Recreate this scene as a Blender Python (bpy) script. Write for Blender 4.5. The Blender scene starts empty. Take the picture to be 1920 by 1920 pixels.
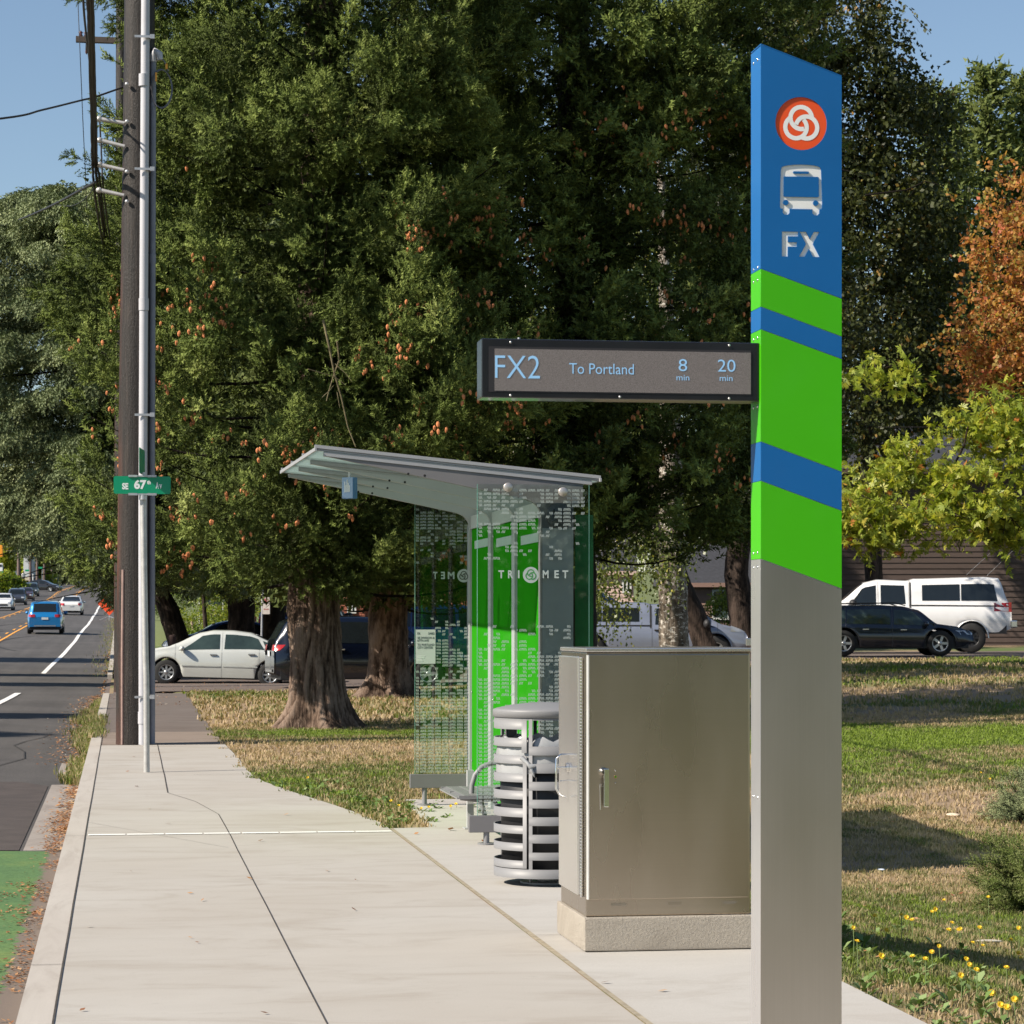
import bpy, math, random
import numpy as np
from mathutils import Vector, Matrix, noise as mnoise

random.seed(7)
RNG = np.random.default_rng(11)
SC = bpy.context.scene
COL = SC.collection
PI = math.pi
R = math.radians

# ------------------------------------------------------------------ camera
FPX = 4800.0                      # focal length in units of a 1920 px wide frame
YAW = math.atan(732 / FPX)
SA, CA = math.sin(YAW), math.cos(YAW)
EYE = 1.6
cam_d = bpy.data.cameras.new('camera')
cam_d.sensor_width = 36.0
cam_d.lens = 36.0 * FPX / 1920
cam_d.shift_y = 210 / 1920
cam_d.clip_start = 0.5
cam_d.clip_end = 6000
cam_d.dof.use_dof = True
cam_d.dof.focus_distance = 15.5
cam_d.dof.aperture_fstop = 20.0
cam = bpy.data.objects.new('camera', cam_d)
cam.location = (0, 0, EYE)
cam.rotation_euler = (R(90), 0, -YAW)
COL.objects.link(cam)
SC.camera = cam

# ------------------------------------------------------------------ light
SUN_T = Vector((1.0, 0.27, -0.79)).normalized()      # direction the light travels
SUN_EL = math.asin(-SUN_T.z)
w = bpy.data.worlds.new('World')
SC.world = w
w.use_nodes = True
nt = w.node_tree
bg = nt.nodes['Background']
sky = nt.nodes.new('ShaderNodeTexSky')
sky.sky_type = 'NISHITA'
sky.sun_disc = False
sky.sun_elevation = SUN_EL
sky.sun_rotation = math.atan2(-SUN_T.x, -SUN_T.y)    # azimuth of the sun, from +Y towards +X
sky.altitude = 50
sky.air_density = 1.0
sky.dust_density = 0.4
sky.ozone_density = 1.6
nt.links.new(sky.outputs[0], bg.inputs[0])
bg.inputs[1].default_value = 0.080
sd = bpy.data.lights.new('sun', 'SUN')
sd.energy = 5.0
sd.angle = R(0.53)
sd.color = (1.0, 0.905, 0.775)
sun = bpy.data.objects.new('sun', sd)
sun.rotation_euler = SUN_T.to_track_quat('-Z', 'Y').to_euler()
COL.objects.link(sun)
SC.view_settings.view_transform = 'Standard'
SC.view_settings.look = 'None'
SC.view_settings.gamma = 1
SC.view_settings.exposure = 0.66
SC.cycles.max_bounces = 6
SC.cycles.diffuse_bounces = 1
SC.cycles.glossy_bounces = 3
SC.cycles.transmission_bounces = 4
SC.cycles.transparent_max_bounces = 12
SC.cycles.caustics_reflective = False
SC.cycles.caustics_refractive = False

# ------------------------------------------------------------------ places
def P(px, py, d):
    """point in the scene seen at (px, py) of the 1920 px photograph at depth d"""
    xc = (px - 960) / FPX * d
    return Vector((CA * xc + SA * d, CA * d - SA * xc, EYE - (py - 1170) / FPX * d))

def ss(t):
    t = min(1.0, max(0.0, t))
    return t * t * (3 - 2 * t)

RP = [(-200, -.15), (60, -.15), (80, -.07), (96, .25), (127, .85), (136, 1.04), (177, 1.82), (200, 2.23), (263, 3.46),
      (308, 4.6), (343, 5.7), (384, 6.6), (500, 9.0), (900, 17), (3000, 40)]
def road_z(y):
    for (a, za), (b, zb) in zip(RP, RP[1:]):
        if y <= b:
            t = (y - a) / (b - a)
            return za + (zb - za) * t
    return RP[-1][1]
def RZ(x, y):                      # road surface with its crown
    return road_z(y) + .02 * max(0, min(6.5, -x - .45) - max(0, -x - 8))
def SZ(y):
    return road_z(y) + .15
def LZ(x, y):                      # lawn
    z = SZ(y) - .015
    z += .65 * ss((x - 5) / 14) * ss((y - 25) / 40)
    z -= .30 * ss((x - 3.15) / 2.4) * (1 - ss((y - 17) / 14))
    z += .02 * mnoise.noise(Vector((x * .5, y * .5, 3))) * ss((x - 3) / 2)
    return z
def G(px, py, fz=None):
    """where the sight line through a photograph point meets the ground"""
    z = 0
    for _ in range(12):
        d = (EYE - z) * FPX / (py - 1170) if py > 1172 else 300
        p = P(px, py, min(d, 400))
        z = (fz or (lambda x, y: RZ(x, y) if x < -.42 else (SZ(y) if x < 2 else LZ(x, y))))(p.x, p.y)
    return Vector((p.x, p.y, z))

# ------------------------------------------------------------------ objects
def link(o, parent=None):
    COL.objects.link(o)
    if parent is not None:
        o.parent = parent
    return o
def tag(o, label=None, cat=None, group=None, kind=None):
    if label: o['label'] = label
    if cat: o['category'] = cat
    if group: o['group'] = group
    if kind: o['kind'] = kind
    return o
def thing(name, label, cat, loc=(0, 0, 0), rz=0, group=None):
    o = bpy.data.objects.new(name, None)
    o.empty_display_size = .2
    o.location = loc
    o.rotation_euler = (0, 0, rz)
    link(o)
    return tag(o, label, cat, group)
def copy_tree(o, parent=None):
    c = o.copy()
    link(c, parent)
    for ch in list(o.children):
        copy_tree(ch, c)
    return c

class MB:
    """collects shapes, builds them as one mesh object"""
    def __init__(self):
        self.v, self.f, self.m, self.s = [], [], [], []
    def face(self, idx, mi=0, sm=False):
        self.f.append(tuple(idx)); self.m.append(mi); self.s.append(sm)
    def quad(self, a, b, c, d, mi=0):
        n = len(self.v); self.v += [tuple(a), tuple(b), tuple(c), tuple(d)]
        self.face((n, n + 1, n + 2, n + 3), mi)
    def poly(self, pts, mi=0):
        n = len(self.v); self.v += [tuple(p) for p in pts]
        self.face(range(n, n + len(pts)), mi)
    def box(self, lo, hi, mi=0, M=None, bev=0.0):
        x0, y0, z0 = lo; x1, y1, z1 = hi
        if bev <= 0:
            pts = [(x, y, z) for z in (z0, z1) for y in (y0, y1) for x in (x0, x1)]
            n = len(self.v)
            self.v += [tuple(M @ Vector(p)) if M else p for p in pts]
            for q in ((0, 2, 3, 1), (4, 5, 7, 6), (0, 1, 5, 4), (2, 6, 7, 3), (0, 4, 6, 2), (1, 3, 7, 5)):
                self.face([n + i for i in q], mi)
        else:
            import bmesh
            bm = bmesh.new()
            bmesh.ops.create_cube(bm, size=1)
            for v in bm.verts:
                v.co = Vector(((x0 + x1) / 2 + v.co.x * (x1 - x0), (y0 + y1) / 2 + v.co.y * (y1 - y0), (z0 + z1) / 2 + v.co.z * (z1 - z0)))
            bmesh.ops.bevel(bm, geom=bm.edges[:], offset=bev, segments=2, affect='EDGES', profile=.6)
            self.add_bm(bm, mi, M)
            bm.free()
    def add_bm(self, bm, mi=0, M=None, smooth=False):
        n = len(self.v)
        bm.verts.index_update()
        self.v += [tuple(M @ v.co) if M else tuple(v.co) for v in bm.verts]
        for f in bm.faces:
            self.face([n + v.index for v in f.verts], mi, smooth)
    def prism(self, pts, h, mi=0, M=None, z0=0.0):
        """outline in xy pushed up by h"""
        n = len(self.v); k = len(pts)
        low = [Vector((p[0], p[1], z0)) for p in pts]; up = [Vector((p[0], p[1], z0 + h)) for p in pts]
        self.v += [tuple(M @ p) if M else tuple(p) for p in low + up]
        self.face([n + k - 1 - i for i in range(k)], mi)
        self.face([n + k + i for i in range(k)], mi)
        for i in range(k):
            j = (i + 1) % k
            self.face((n + i, n + j, n + k + j, n + k + i), mi)
    def tube(self, pts, rad, n=10, mi=0, cap=True, smooth=True, closed=False):
        pts = [Vector(p) for p in pts]
        rads = rad if isinstance(rad, (list, tuple)) else [rad] * len(pts)
        base = len(self.v); prev = None
        K = len(pts)
        for i, p in enumerate(pts):
            if closed: t = pts[(i + 1) % K] - pts[i - 1]
            else: t = pts[min(i + 1, K - 1)] - pts[max(i - 1, 0)]
            if t.length < 1e-9: t = Vector((0, 0, 1))
            t.normalize()
            if prev is None:
                a = Vector((0, 0, 1)) if abs(t.z) < .9 else Vector((1, 0, 0))
                u = t.cross(a).normalized()
            else:
                u = prev - t * prev.dot(t)
                u = u.normalized() if u.length > 1e-6 else t.cross(Vector((0, 1, 0))).normalized()
            prev = u
            v = t.cross(u)
            for k in range(n):
                a = 2 * PI * k / n
                self.v.append(tuple(p + (u * math.cos(a) + v * math.sin(a)) * rads[i]))
        for i in range(K if closed else K - 1):
            i2 = (i + 1) % K
            for k in range(n):
                k2 = (k + 1) % n
                self.face((base + i * n + k, base + i * n + k2, base + i2 * n + k2, base + i2 * n + k), mi, smooth)
        if cap and not closed:
            c0 = len(self.v); self.v += self.v[base:base + n] + self.v[base + (K - 1) * n:base + K * n]
            self.face([c0 + n - 1 - k for k in range(n)], mi)
            self.face([c0 + n + k for k in range(n)], mi)
    def cyl(self, c, r, h, n=24, mi=0, axis='Z', smooth=True):
        c = Vector(c); d = {'Z': Vector((0, 0, h)), 'X': Vector((h, 0, 0)), 'Y': Vector((0, h, 0))}[axis]
        self.tube([c, c + d], r, n, mi, True, smooth)
    def lathe(self, prof, c=(0, 0, 0), n=32, mi=0, M=None, smooth=True, a0=0, a1=2 * PI):
        """prof: list of (radius, z)"""
        base = len(self.v); full = abs(a1 - a0 - 2 * PI) < 1e-6
        cols = n if full else n + 1
        for r, z in prof:
            for k in range(cols):
                a = a0 + (a1 - a0) * k / n
                p = Vector((c[0] + r * math.cos(a), c[1] + r * math.sin(a), c[2] + z))
                self.v.append(tuple(M @ p) if M else tuple(p))
        for i in range(len(prof) - 1):
            for k in range(n):
                k2 = (k + 1) % cols
                self.face((base + i * cols + k, base + i * cols + k2, base + (i + 1) * cols + k2, base + (i + 1) * cols + k), mi, smooth)
    def ball(self, c, r, n=10, mi=0, sz=None):
        prof = [(max(1e-4, math.sin(PI * i / n)), -math.cos(PI * i / n)) for i in range(n + 1)]
        s = sz or (r, r, r)
        M = Matrix.Translation(Vector(c)) @ Matrix.Diagonal((s[0], s[1], s[2], 1))
        self.lathe(prof, (0, 0, 0), n * 2, mi, M)
    def build(self, name, mats, parent=None, loc=None, rot=None):
        me = bpy.data.meshes.new(name)
        me.from_pydata(self.v, [], self.f)
        mats = mats if isinstance(mats, (list, tuple)) else [mats]
        for m in mats: me.materials.append(m)
        me.polygons.foreach_set('material_index', self.m)
        me.polygons.foreach_set('use_smooth', self.s)
        me.update()
        o = bpy.data.objects.new(name, me)
        if loc is not None: o.location = loc
        if rot is not None: o.rotation_euler = rot
        return link(o, parent)

def np_mesh(name, verts, faces, mats, parent=None, tint=None, mi=None, smooth=False):
    """verts (n,3), faces (m,k) with k = 3 or 4, tint (m,) value per face"""
    me = bpy.data.meshes.new(name)
    n, (m, k) = len(verts), faces.shape
    me.vertices.add(n); me.vertices.foreach_set('co', np.ascontiguousarray(verts, dtype=np.float32).ravel())
    me.loops.add(m * k); me.loops.foreach_set('vertex_index', np.ascontiguousarray(faces, dtype=np.int32).ravel())
    me.polygons.add(m)
    me.polygons.foreach_set('loop_start', np.arange(0, m * k, k, dtype=np.int32))
    me.polygons.foreach_set('loop_total', np.full(m, k, dtype=np.int32))
    mats = mats if isinstance(mats, (list, tuple)) else [mats]
    for q in mats: me.materials.append(q)
    if mi is not None: me.polygons.foreach_set('material_index', np.asarray(mi, dtype=np.int32))
    if smooth: me.polygons.foreach_set('use_smooth', np.ones(m, dtype=bool))
    if tint is not None:
        at = me.attributes.new('tint', 'FLOAT', 'FACE')
        at.data.foreach_set('value', np.asarray(tint, dtype=np.float32))
    me.update(calc_edges=True)
    o = bpy.data.objects.new(name, me)
    return link(o, parent)

_fontcache = {}
def text_geo(s, bold=0.0):
    key = (s, bold)
    if key not in _fontcache:
        c = bpy.data.curves.new('lettering', 'FONT')
        c.body = s; c.size = 1; c.offset = bold; c.resolution_u = 4; c.fill_mode = 'BOTH'
        o = bpy.data.objects.new('lettering', c)
        me = bpy.data.meshes.new_from_object(o)
        vs = [tuple(v.co) for v in me.vertices]; fs = [tuple(p.vertices) for p in me.polygons]
        bpy.data.objects.remove(o); bpy.data.meshes.remove(me)
        _fontcache[key] = (vs, fs)
    return _fontcache[key]
def add_text(mb, s, cx, cy, w_, h_, M, bold=0.0, mi=0, mirror=False, z=0.0):
    """write s into mb: box w_ x h_ centred on (cx, cy) in the plane of M"""
    vs, fs = text_geo(s, bold)
    x0 = min(v[0] for v in vs); x1 = max(v[0] for v in vs); y0 = min(v[1] for v in vs); y1 = max(v[1] for v in vs)
    n = len(mb.v)
    for v in vs:
        x = ((v[0] - x0) / (x1 - x0) - .5) * w_; y = ((v[1] - y0) / (y1 - y0) - .5) * h_
        if mirror: x = -x
        mb.v.append(tuple(M @ Vector((cx + x, cy + y, z))))
    for f in fs: mb.face([n + i for i in f], mi)

# ------------------------------------------------------------------ materials
def _new(name):
    m = bpy.data.materials.new(name); m.use_nodes = True
    return m, m.node_tree, m.node_tree.nodes['Principled BSDF']
def N(t, kind, **kw):
    n = t.nodes.new(kind)
    for k, v in kw.items():
        if k in n.inputs.keys() if hasattr(n.inputs, 'keys') else False: n.inputs[k].default_value = v
        else: setattr(n, k, v)
    return n
def ramp(t, stops, src):
    r = t.nodes.new('ShaderNodeValToRGB')
    e = r.color_ramp.elements
    while len(e) > 1: e.remove(e[0])
    e[0].position, e[0].color = stops[0][0], (*stops[0][1], 1)
    for p, c in stops[1:]:
        q = e.new(p); q.color = (*c, 1)
    t.links.new(src, r.inputs[0])
    return r.outputs[0]
def coords(t, scale=(1, 1, 1), obj=True):
    tc = t.nodes.new('ShaderNodeTexCoord'); mp = t.nodes.new('ShaderNodeMapping')
    mp.inputs['Scale'].default_value = scale
    t.links.new(tc.outputs['Object' if obj else 'Generated'], mp.inputs[0])
    return mp.outputs[0]
def noise_tex(t, co, scale=5, detail=4, rough=.5, dist=0):
    n = t.nodes.new('ShaderNodeTexNoise')
    n.inputs['Scale'].default_value = scale; n.inputs['Detail'].default_value = detail
    n.inputs['Roughness'].default_value = rough; n.inputs['Distortion'].default_value = dist
    t.links.new(co, n.inputs['Vector'])
    return n.outputs['Fac']
def mix(t, fac, a, b, mode='MIX'):
    m = t.nodes.new('ShaderNodeMix'); m.data_type = 'RGBA'; m.blend_type = mode; m.clamp_factor = True
    for s, v in ((m.inputs[0], fac), (m.inputs[6], a), (m.inputs[7], b)):
        if hasattr(v, 'links'): t.links.new(v, s)
        elif isinstance(v, (int, float)): s.default_value = v
        else: s.default_value = (*v, 1)
    return m.outputs[2]
def bump(t, bs, h, strength=.3, dist=.01):
    b = t.nodes.new('ShaderNodeBump'); b.inputs['Strength'].default_value = strength; b.inputs['Distance'].default_value = dist
    t.links.new(h, b.inputs['Height']); t.links.new(b.outputs[0], bs.inputs['Normal'])
def mat(name, col, rough=.6, metal=0.0, var=.12, vscale=6, bmp=0.0, bscale=60, coat=0.0, stretch=(1, 1, 1), spec=.5, dirt=None):
    m, t, b = _new(name)
    co = coords(t, stretch)
    f = noise_tex(t, co, vscale, 5, .6)
    lo = tuple(c * (1 - var) for c in col); hi = tuple(min(1, c * (1 + var)) for c in col)
    c = ramp(t, [(.3, lo), (.7, hi)], f)
    if dirt:
        g = noise_tex(t, co, dirt[1], 6, .7, .5)
        c = mix(t, ramp(t, [(dirt[2], (0, 0, 0)), (dirt[2] + .15, (1, 1, 1))], g), c, dirt[0])
    t.links.new(c, b.inputs['Base Color'])
    b.inputs['Roughness'].default_value = rough; b.inputs['Metallic'].default_value = metal
    b.inputs['Coat Weight'].default_value = coat; b.inputs['Coat Roughness'].default_value = .04
    b.inputs['Specular IOR Level'].default_value = spec
    if bmp: bump(t, b, noise_tex(t, co, bscale, 4, .6), bmp, .004)
    return m
def emit_mat(name, col, s=1.0, base=(.02, .02, .02)):
    m, t, b = _new(name)
    b.inputs['Base Color'].default_value = (*base, 1)
    b.inputs['Emission Color'].default_value = (*col, 1); b.inputs['Emission Strength'].default_value = s
    return m
def leaf_mat(name, stops, trans=.35, rough=.5, spec=.3, tcol=None):
    """colour from each face's own tint value"""
    m = bpy.data.materials.new(name); m.use_nodes = True
    t = m.node_tree; t.nodes.clear()
    out = t.nodes.new('ShaderNodeOutputMaterial')
    at = t.nodes.new('ShaderNodeAttribute'); at.attribute_name = 'tint'
    c = ramp(t, stops, at.outputs['Fac'])
    p = t.nodes.new('ShaderNodeBsdfPrincipled'); p.inputs['Roughness'].default_value = rough; p.inputs['Specular IOR Level'].default_value = spec
    t.links.new(c, p.inputs['Base Color'])
    tr = t.nodes.new('ShaderNodeBsdfTranslucent')
    t.links.new(mix(t, 1.0, c, tcol or (1.0, 1.0, .5), 'MULTIPLY'), tr.inputs[0])
    mx = t.nodes.new('ShaderNodeMixShader'); mx.inputs[0].default_value = trans
    t.links.new(p.outputs[0], mx.inputs[1]); t.links.new(tr.outputs[0], mx.inputs[2]); t.links.new(mx.outputs[0], out.inputs[0])
    return m
def glass_mat(name, tint=(.80, .93, .87), refl=1.0):
    m = bpy.data.materials.new(name); m.use_nodes = True
    t = m.node_tree; t.nodes.clear()
    out = t.nodes.new('ShaderNodeOutputMaterial')
    tr = t.nodes.new('ShaderNodeBsdfTransparent'); tr.inputs[0].default_value = (*tint, 1)
    gl = t.nodes.new('ShaderNodeBsdfGlossy'); gl.inputs['Roughness'].default_value = .02
    fr = t.nodes.new('ShaderNodeFresnel'); fr.inputs[0].default_value = 1.5
    mx = t.nodes.new('ShaderNodeMixShader')
    t.links.new(fr.outputs[0], mx.inputs[0]); t.links.new(tr.outputs[0], mx.inputs[1]); t.links.new(gl.outputs[0], mx.inputs[2])
    t.links.new(mx.outputs[0], out.inputs[0])
    return m
# ================================================================== ground
M_asphalt, t, b = _new('asphalt')
co = coords(t)
big = noise_tex(t, co, .35, 5, .6, .4)
fine = noise_tex(t, co, 55, 3, .8)
long = noise_tex(t, coords(t, (1.6, .05, 1)), 1.2, 4, .6)
c1 = ramp(t, [(.3, (.068, .062, .058)), (.7, (.108, .099, .093))], big)
c2 = ramp(t, [(.35, (.45, .45, .45)), (.55, (1, 1, 1)), (.70, (1.05, 1.03, 1.0)), (.78, (3.0, 2.9, 2.7))], fine)
c3 = ramp(t, [(.3, (.8, .8, .8)), (.7, (1.15, 1.15, 1.15))], long)
t.links.new(mix(t, 1.0, mix(t, 1.0, c1, c2, 'MULTIPLY'), c3, 'MULTIPLY'), b.inputs['Base Color'])
b.inputs['Roughness'].default_value = .85
bump(t, b, fine, .5, .006)

def concrete(name, base, warm, sx=(.7, 1.5, 1), stain=.13, grit=160):
    m, t, b = _new(name)
    brush = noise_tex(t, coords(t, sx), 1.5, 8, .68, .9)
    cloud = noise_tex(t, coords(t), .55, 4, .55, .3)
    speck = noise_tex(t, coords(t), grit, 2, .9)
    spot = noise_tex(t, coords(t), 3.1, 6, .8)
    c = ramp(t, [(.25, tuple(x * (1 - stain) for x in warm)), (.5, base), (.75, tuple(min(1, x * (1 + stain * .7)) for x in base))], brush)
    c = mix(t, ramp(t, [(.35, (.0, .0, .0)), (.75, (.55, .55, .55))], cloud), c, warm)
    c = mix(t, 1.0, c, ramp(t, [(.3, (.90, .90, .90)), (.7, (1.06, 1.06, 1.06))], speck), 'MULTIPLY')
    c = mix(t, ramp(t, [(.66, (0, 0, 0)), (.74, (.55, .55, .55))], spot), c, tuple(x * .62 for x in warm))
    t.links.new(c, b.inputs['Base Color'])
    b.inputs['Roughness'].default_value = .82
    dirt2 = noise_tex(t, coords(t), 11, 5, .75, .4)
    c = mix(t, ramp(t, [(.60, (0, 0, 0)), (.80, (.35, .35, .35))], dirt2), c, tuple(x * .55 for x in warm))
    t.links.new(c, b.inputs['Base Color'])
    bump(t, b, noise_tex(t, coords(t, (1, 6, 1)), 45, 3, .7), .22, .003)
    return m
M_conc = concrete('sidewalk_concrete', (.42, .395, .355), (.355, .315, .265), stain=.10)
M_conc2 = concrete('pad_concrete', (.44, .42, .385), (.39, .355, .31), stain=.09)
M_oldconc = concrete('weathered_concrete', (.25, .20, .165), (.20, .155, .125), stain=.25)
M_path = concrete('tar_path', (.15, .125, .11), (.13, .10, .085), stain=.3, grit=60)
M_kerb = concrete('kerb_concrete', (.44, .405, .36), (.38, .335, .29), (4, .5, 1))
M_gut = concrete('gutter_concrete', (.30, .265, .235), (.24, .205, .18), (2, 1, 1), stain=.25)
M_joint = mat('joint_dirt', (.05, .042, .035), .95, var=.5, vscale=20)
M_seal = mat('joint_sealant', (.30, .255, .18), .9, var=.3, vscale=14, bmp=.3)
M_white = mat('white_road_paint', (.78, .77, .74), .7, var=.08, vscale=5, dirt=((.35, .33, .31), 9, .62))
M_yellow = mat('yellow_road_paint', (.80, .36, .05), .7, var=.1, vscale=5, dirt=((.3, .2, .1), 6, .66))
M_tactile = mat('white_strip_paint', (.80, .79, .74), .7, var=.05)

# green bike lane, worn towards the gutter
M_green, t, b = _new('green_lane_paint')
co = coords(t)
g1 = noise_tex(t, coords(t, (1, .6, 1)), 1.6, 6, .7, .4)
g2 = noise_tex(t, co, 42, 3, .8)
gc = ramp(t, [(.25, (.065, .15, .060)), (.55, (.105, .20, .062)), (.8, (.22, .27, .065))], g1)
gc = mix(t, 1.0, gc, ramp(t, [(.35, (.55, .6, .5)), (.6, (1, 1, 1))], g2), 'MULTIPLY')
sep = t.nodes.new('ShaderNodeSeparateXYZ'); t.links.new(co, sep.inputs[0])
mr = t.nodes.new('ShaderNodeMapRange'); mr.inputs[1].default_value = -.70; mr.inputs[2].default_value = -.40
t.links.new(sep.outputs[0], mr.inputs[0])
ad = t.nodes.new('ShaderNodeMath'); ad.operation = 'ADD'
wear = noise_tex(t, co, 5, 7, .8)
t.links.new(mr.outputs[0], ad.inputs[0]); t.links.new(wear, ad.inputs[1])
t.links.new(mix(t, ramp(t, [(.93, (0, 0, 0)), (1.12, (1, 1, 1))], ad.outputs[0]), gc, (.16, .125, .10)), b.inputs['Base Color'])
b.inputs['Roughness'].default_value = .8
bump(t, b, g2, .4, .005)

def vmesh(name, X, Y, zf, m, kind='structure', parent=None, attr=None, skip=None):
    """grid surface over the given lines"""
    nx, ny = len(X), len(Y)
    v = np.array([(x, y, zf(x, y)) for y in Y for x in X], dtype=np.float32)
    f = np.array([(j * nx + i, j * nx + i + 1, (j + 1) * nx + i + 1, (j + 1) * nx + i) for j in range(ny - 1) for i in range(nx - 1)
                  if not (skip and skip((X[i] + X[i + 1]) / 2, (Y[j] + Y[j + 1]) / 2))], dtype=np.int32)
    o = np_mesh(name, v, f, m, parent, smooth=True)
    if attr:
        at = o.data.attributes.new('tint', 'FLOAT', 'POINT')
        at.data.foreach_set('value', np.array([attr(p[0], p[1]) for p in v], dtype=np.float32))
    return tag(o, kind=kind)
def frange(a, b, s):
    n = max(1, int(round((b - a) / s)))
    return [a + (b - a) * i / n for i in range(n + 1)]

YF = frange(-30, 60, 3) + frange(60, 420, 8)[1:] + frange(420, 900, 60)[1:]
vmesh('road', [-16.0] + frange(-15, -.45, 1.4) + [-.42], YF, RZ, M_asphalt)

# --- lawn with dry and green patches
def patch(x, y):
    a = mnoise.noise(Vector((x * .28, y * .20, 0))) + .55 * mnoise.noise(Vector((x * .9, y * .55, 5))) + .3 * mnoise.noise(Vector((x * 2.7, y * 2.1, 9)))
    v = (.40 + 1.0 * a) * ss((x - 5) / 3) + (.34 + .55 * a) * (1 - ss((x - 5) / 3))
    p = x + y * 0
    # lush watered strip and the green shaded corner near the pad
    v += 1.9 * math.exp(-((y - 33.6 - .06 * (x - 9)) / 1.9) ** 2) * ss((x - 7) / 2)
    v += .55 * math.exp(-((y - 16.0) / 2.4) ** 2) * ss((x - 3) / 2)
    if x < 4 and y < 34: v += .02 * ss((34 - y) / 4)
    v += .18 * math.exp(-((y - 37.5) / 1.3) ** 2) * (1 if x < 6 else 0) + .55 * mnoise.noise(Vector((x * 3.1, y * 2.6, 13)))
    if y > 70: v += .4 * ss((y - 70) / 20)
    return min(1, max(0, v))
STOPS_SOIL = [(0, (.33, .23, .145)), (.35, (.34, .25, .14)), (.6, (.16, .17, .06)), (1, (.10, .155, .035))]
M_soil, t, b = _new('lawn_soil')
at = t.nodes.new('ShaderNodeAttribute'); at.attribute_name = 'tint'
n1 = noise_tex(t, coords(t), 7, 6, .75)
ma = t.nodes.new('ShaderNodeMath'); ma.operation = 'MULTIPLY_ADD'; ma.inputs[1].default_value = .9; t.links.new(n1, ma.inputs[0])
sb = t.nodes.new('ShaderNodeMath'); sb.operation = 'SUBTRACT'; sb.inputs[1].default_value = .45
t.links.new(at.outputs['Fac'], sb.inputs[0]); t.links.new(sb.outputs[0], ma.inputs[2])
sc_ = ramp(t, STOPS_SOIL, ma.outputs[0])
t.links.new(mix(t, 1.0, sc_, ramp(t, [(.3, (.6, .6, .6)), (.7, (1.1, 1.1, 1.1))], noise_tex(t, coords(t), 60, 3, .8)), 'MULTIPLY'), b.inputs['Base Color'])
b.inputs['Roughness'].default_value = .95
bump(t, b, noise_tex(t, coords(t), 30, 4, .8), .6, .02)
LX = frange(-.3, 12, .4) + frange(12, 40, 1.0)[1:]
LY = frange(6, 50, .5) + frange(50, 110, 1.5)[1:]
def lawn_z(x, y):
    return LZ(x, y) if x > 1.0 else SZ(y) - .12
vmesh('lawn', LX, LY, lawn_z, M_soil, attr=patch)
# --- wide terrain beyond it
def far_z(x, y):
    if -16.5 < x < -.35: return road_z(y) - .6
    if -.4 < x < 40.5 and 5.5 < y < 110.5: return lawn_z(min(x, 40), y) - .25
    if x > -.4: return LZ(x, y) - .02 + 0.02 * max(0, x - 60) * ss((y - 60) / 100)
    return SZ(y) + .02 * max(0, -x - 20)
FX_ = [-700, -300, -140, -70, -40, -25, -16.5, -16.0, -.42, -.38, -.3, 3, 8, 14, 22, 30, 40, 40.6, 60, 100, 200, 400, 900]
FY_ = [-300, -100, -30, -10, 0, 5.4, 6] + frange(14, 106, 8) + [110, 111, 120, 135, 150, 175, 200, 230, 263, 308, 343, 384, 440, 500, 700, 900, 1600, 3000]
vmesh('ground', FX_, FY_, far_z, M_soil, attr=lambda x, y: .75)

# --- kerb, gutter, sidewalk
def strip(mb, x0, x1, Y, z, th, mi=0, zf=SZ):
    n = len(mb.v)
    for y in Y:
        zz = zf(y)
        mb.v += [(x0, y, zz + z), (x1, y, zz + z), (x1, y, zz + z - th), (x0, y, zz + z - th)]
    for j in range(len(Y) - 1):
        a = n + 4 * j; c = a + 4
        mb.face((a, a + 1, c + 1, c), mi); mb.face((a + 1, a + 2, c + 2, c + 1), mi); mb.face((a + 3, a, c, c + 3), mi)
    mb.face((n, n + 3, n + 2, n + 1), mi); e = n + 4 * (len(Y) - 1); mb.face((e, e + 1, e + 2, e + 3), mi)
k = MB()
strip(k, -.42, -.275, frange(-12, 60, 3), 0, .4)
strip(k, -.42, -.275, [78, 84, 96, 110, 127, 136, 177, 200, 263, 308], 0, .4)
tag(k.build('kerb', M_kerb), kind='structure')
gt = MB()
strip(gt, -.76, -.425, [20.05, 24, 28.2], .006, .05, zf=road_z)
strip(gt, -.74, -.425, [30.2, 32.6], .006, .05, zf=road_z)
tag(gt.build('gutter_apron', M_gut), kind='structure')

# outlines of the slabs seen from above
edge = [(2.07, -12), (2.07, 19.95), (2.06, 20.6), (1.98, 21.6), (1.86, 22.6), (1.62, 24.4), (1.42, 26.2), (1.36, 28), (1.38, 31), (1.36, 34.2)]
def slab(name, pts, m, z=.012, th=.12):
    mb = MB(); mb.prism(pts, th, 0, z0=z - th)
    return tag(mb.build(name, m), kind='structure')
slab('sidewalk', [(-.27, 34.2), (-.27, -12)] + edge, M_conc, 0.0, .2)
slab('station_pad', [(2.095, -12), (3.185, -12), (3.185, 17.0), (3.75, 17.0), (3.75, 23.2), (2.55, 23.2), (2.4, 20.0), (2.095, 19.95)], M_conc2, 0.002, .2)
slab('old_sidewalk', [(-.27, 34.23), (1.36, 34.23), (1.36, 38.4), (-.27, 38.4)], M_oldconc, -.004, .2)
slab('tar_sidewalk', [(-.27, 38.43), (1.36, 38.43), (1.48, 60), (-.27, 60)], M_path, -.008, .2)
dv = MB()
dv.v += [(-.42, 60, -.15), (-.42, 77, -.09), (1.5, 77, .02), (1.5, 60, -.01), (40, 77, .5), (40, 66.5, .42), (6, 77, .04), (6, 63, .0)]
dv.face((0, 1, 2, 3)); dv.face((3, 2, 6, 7)); dv.face((7, 6, 4, 5))
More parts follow.
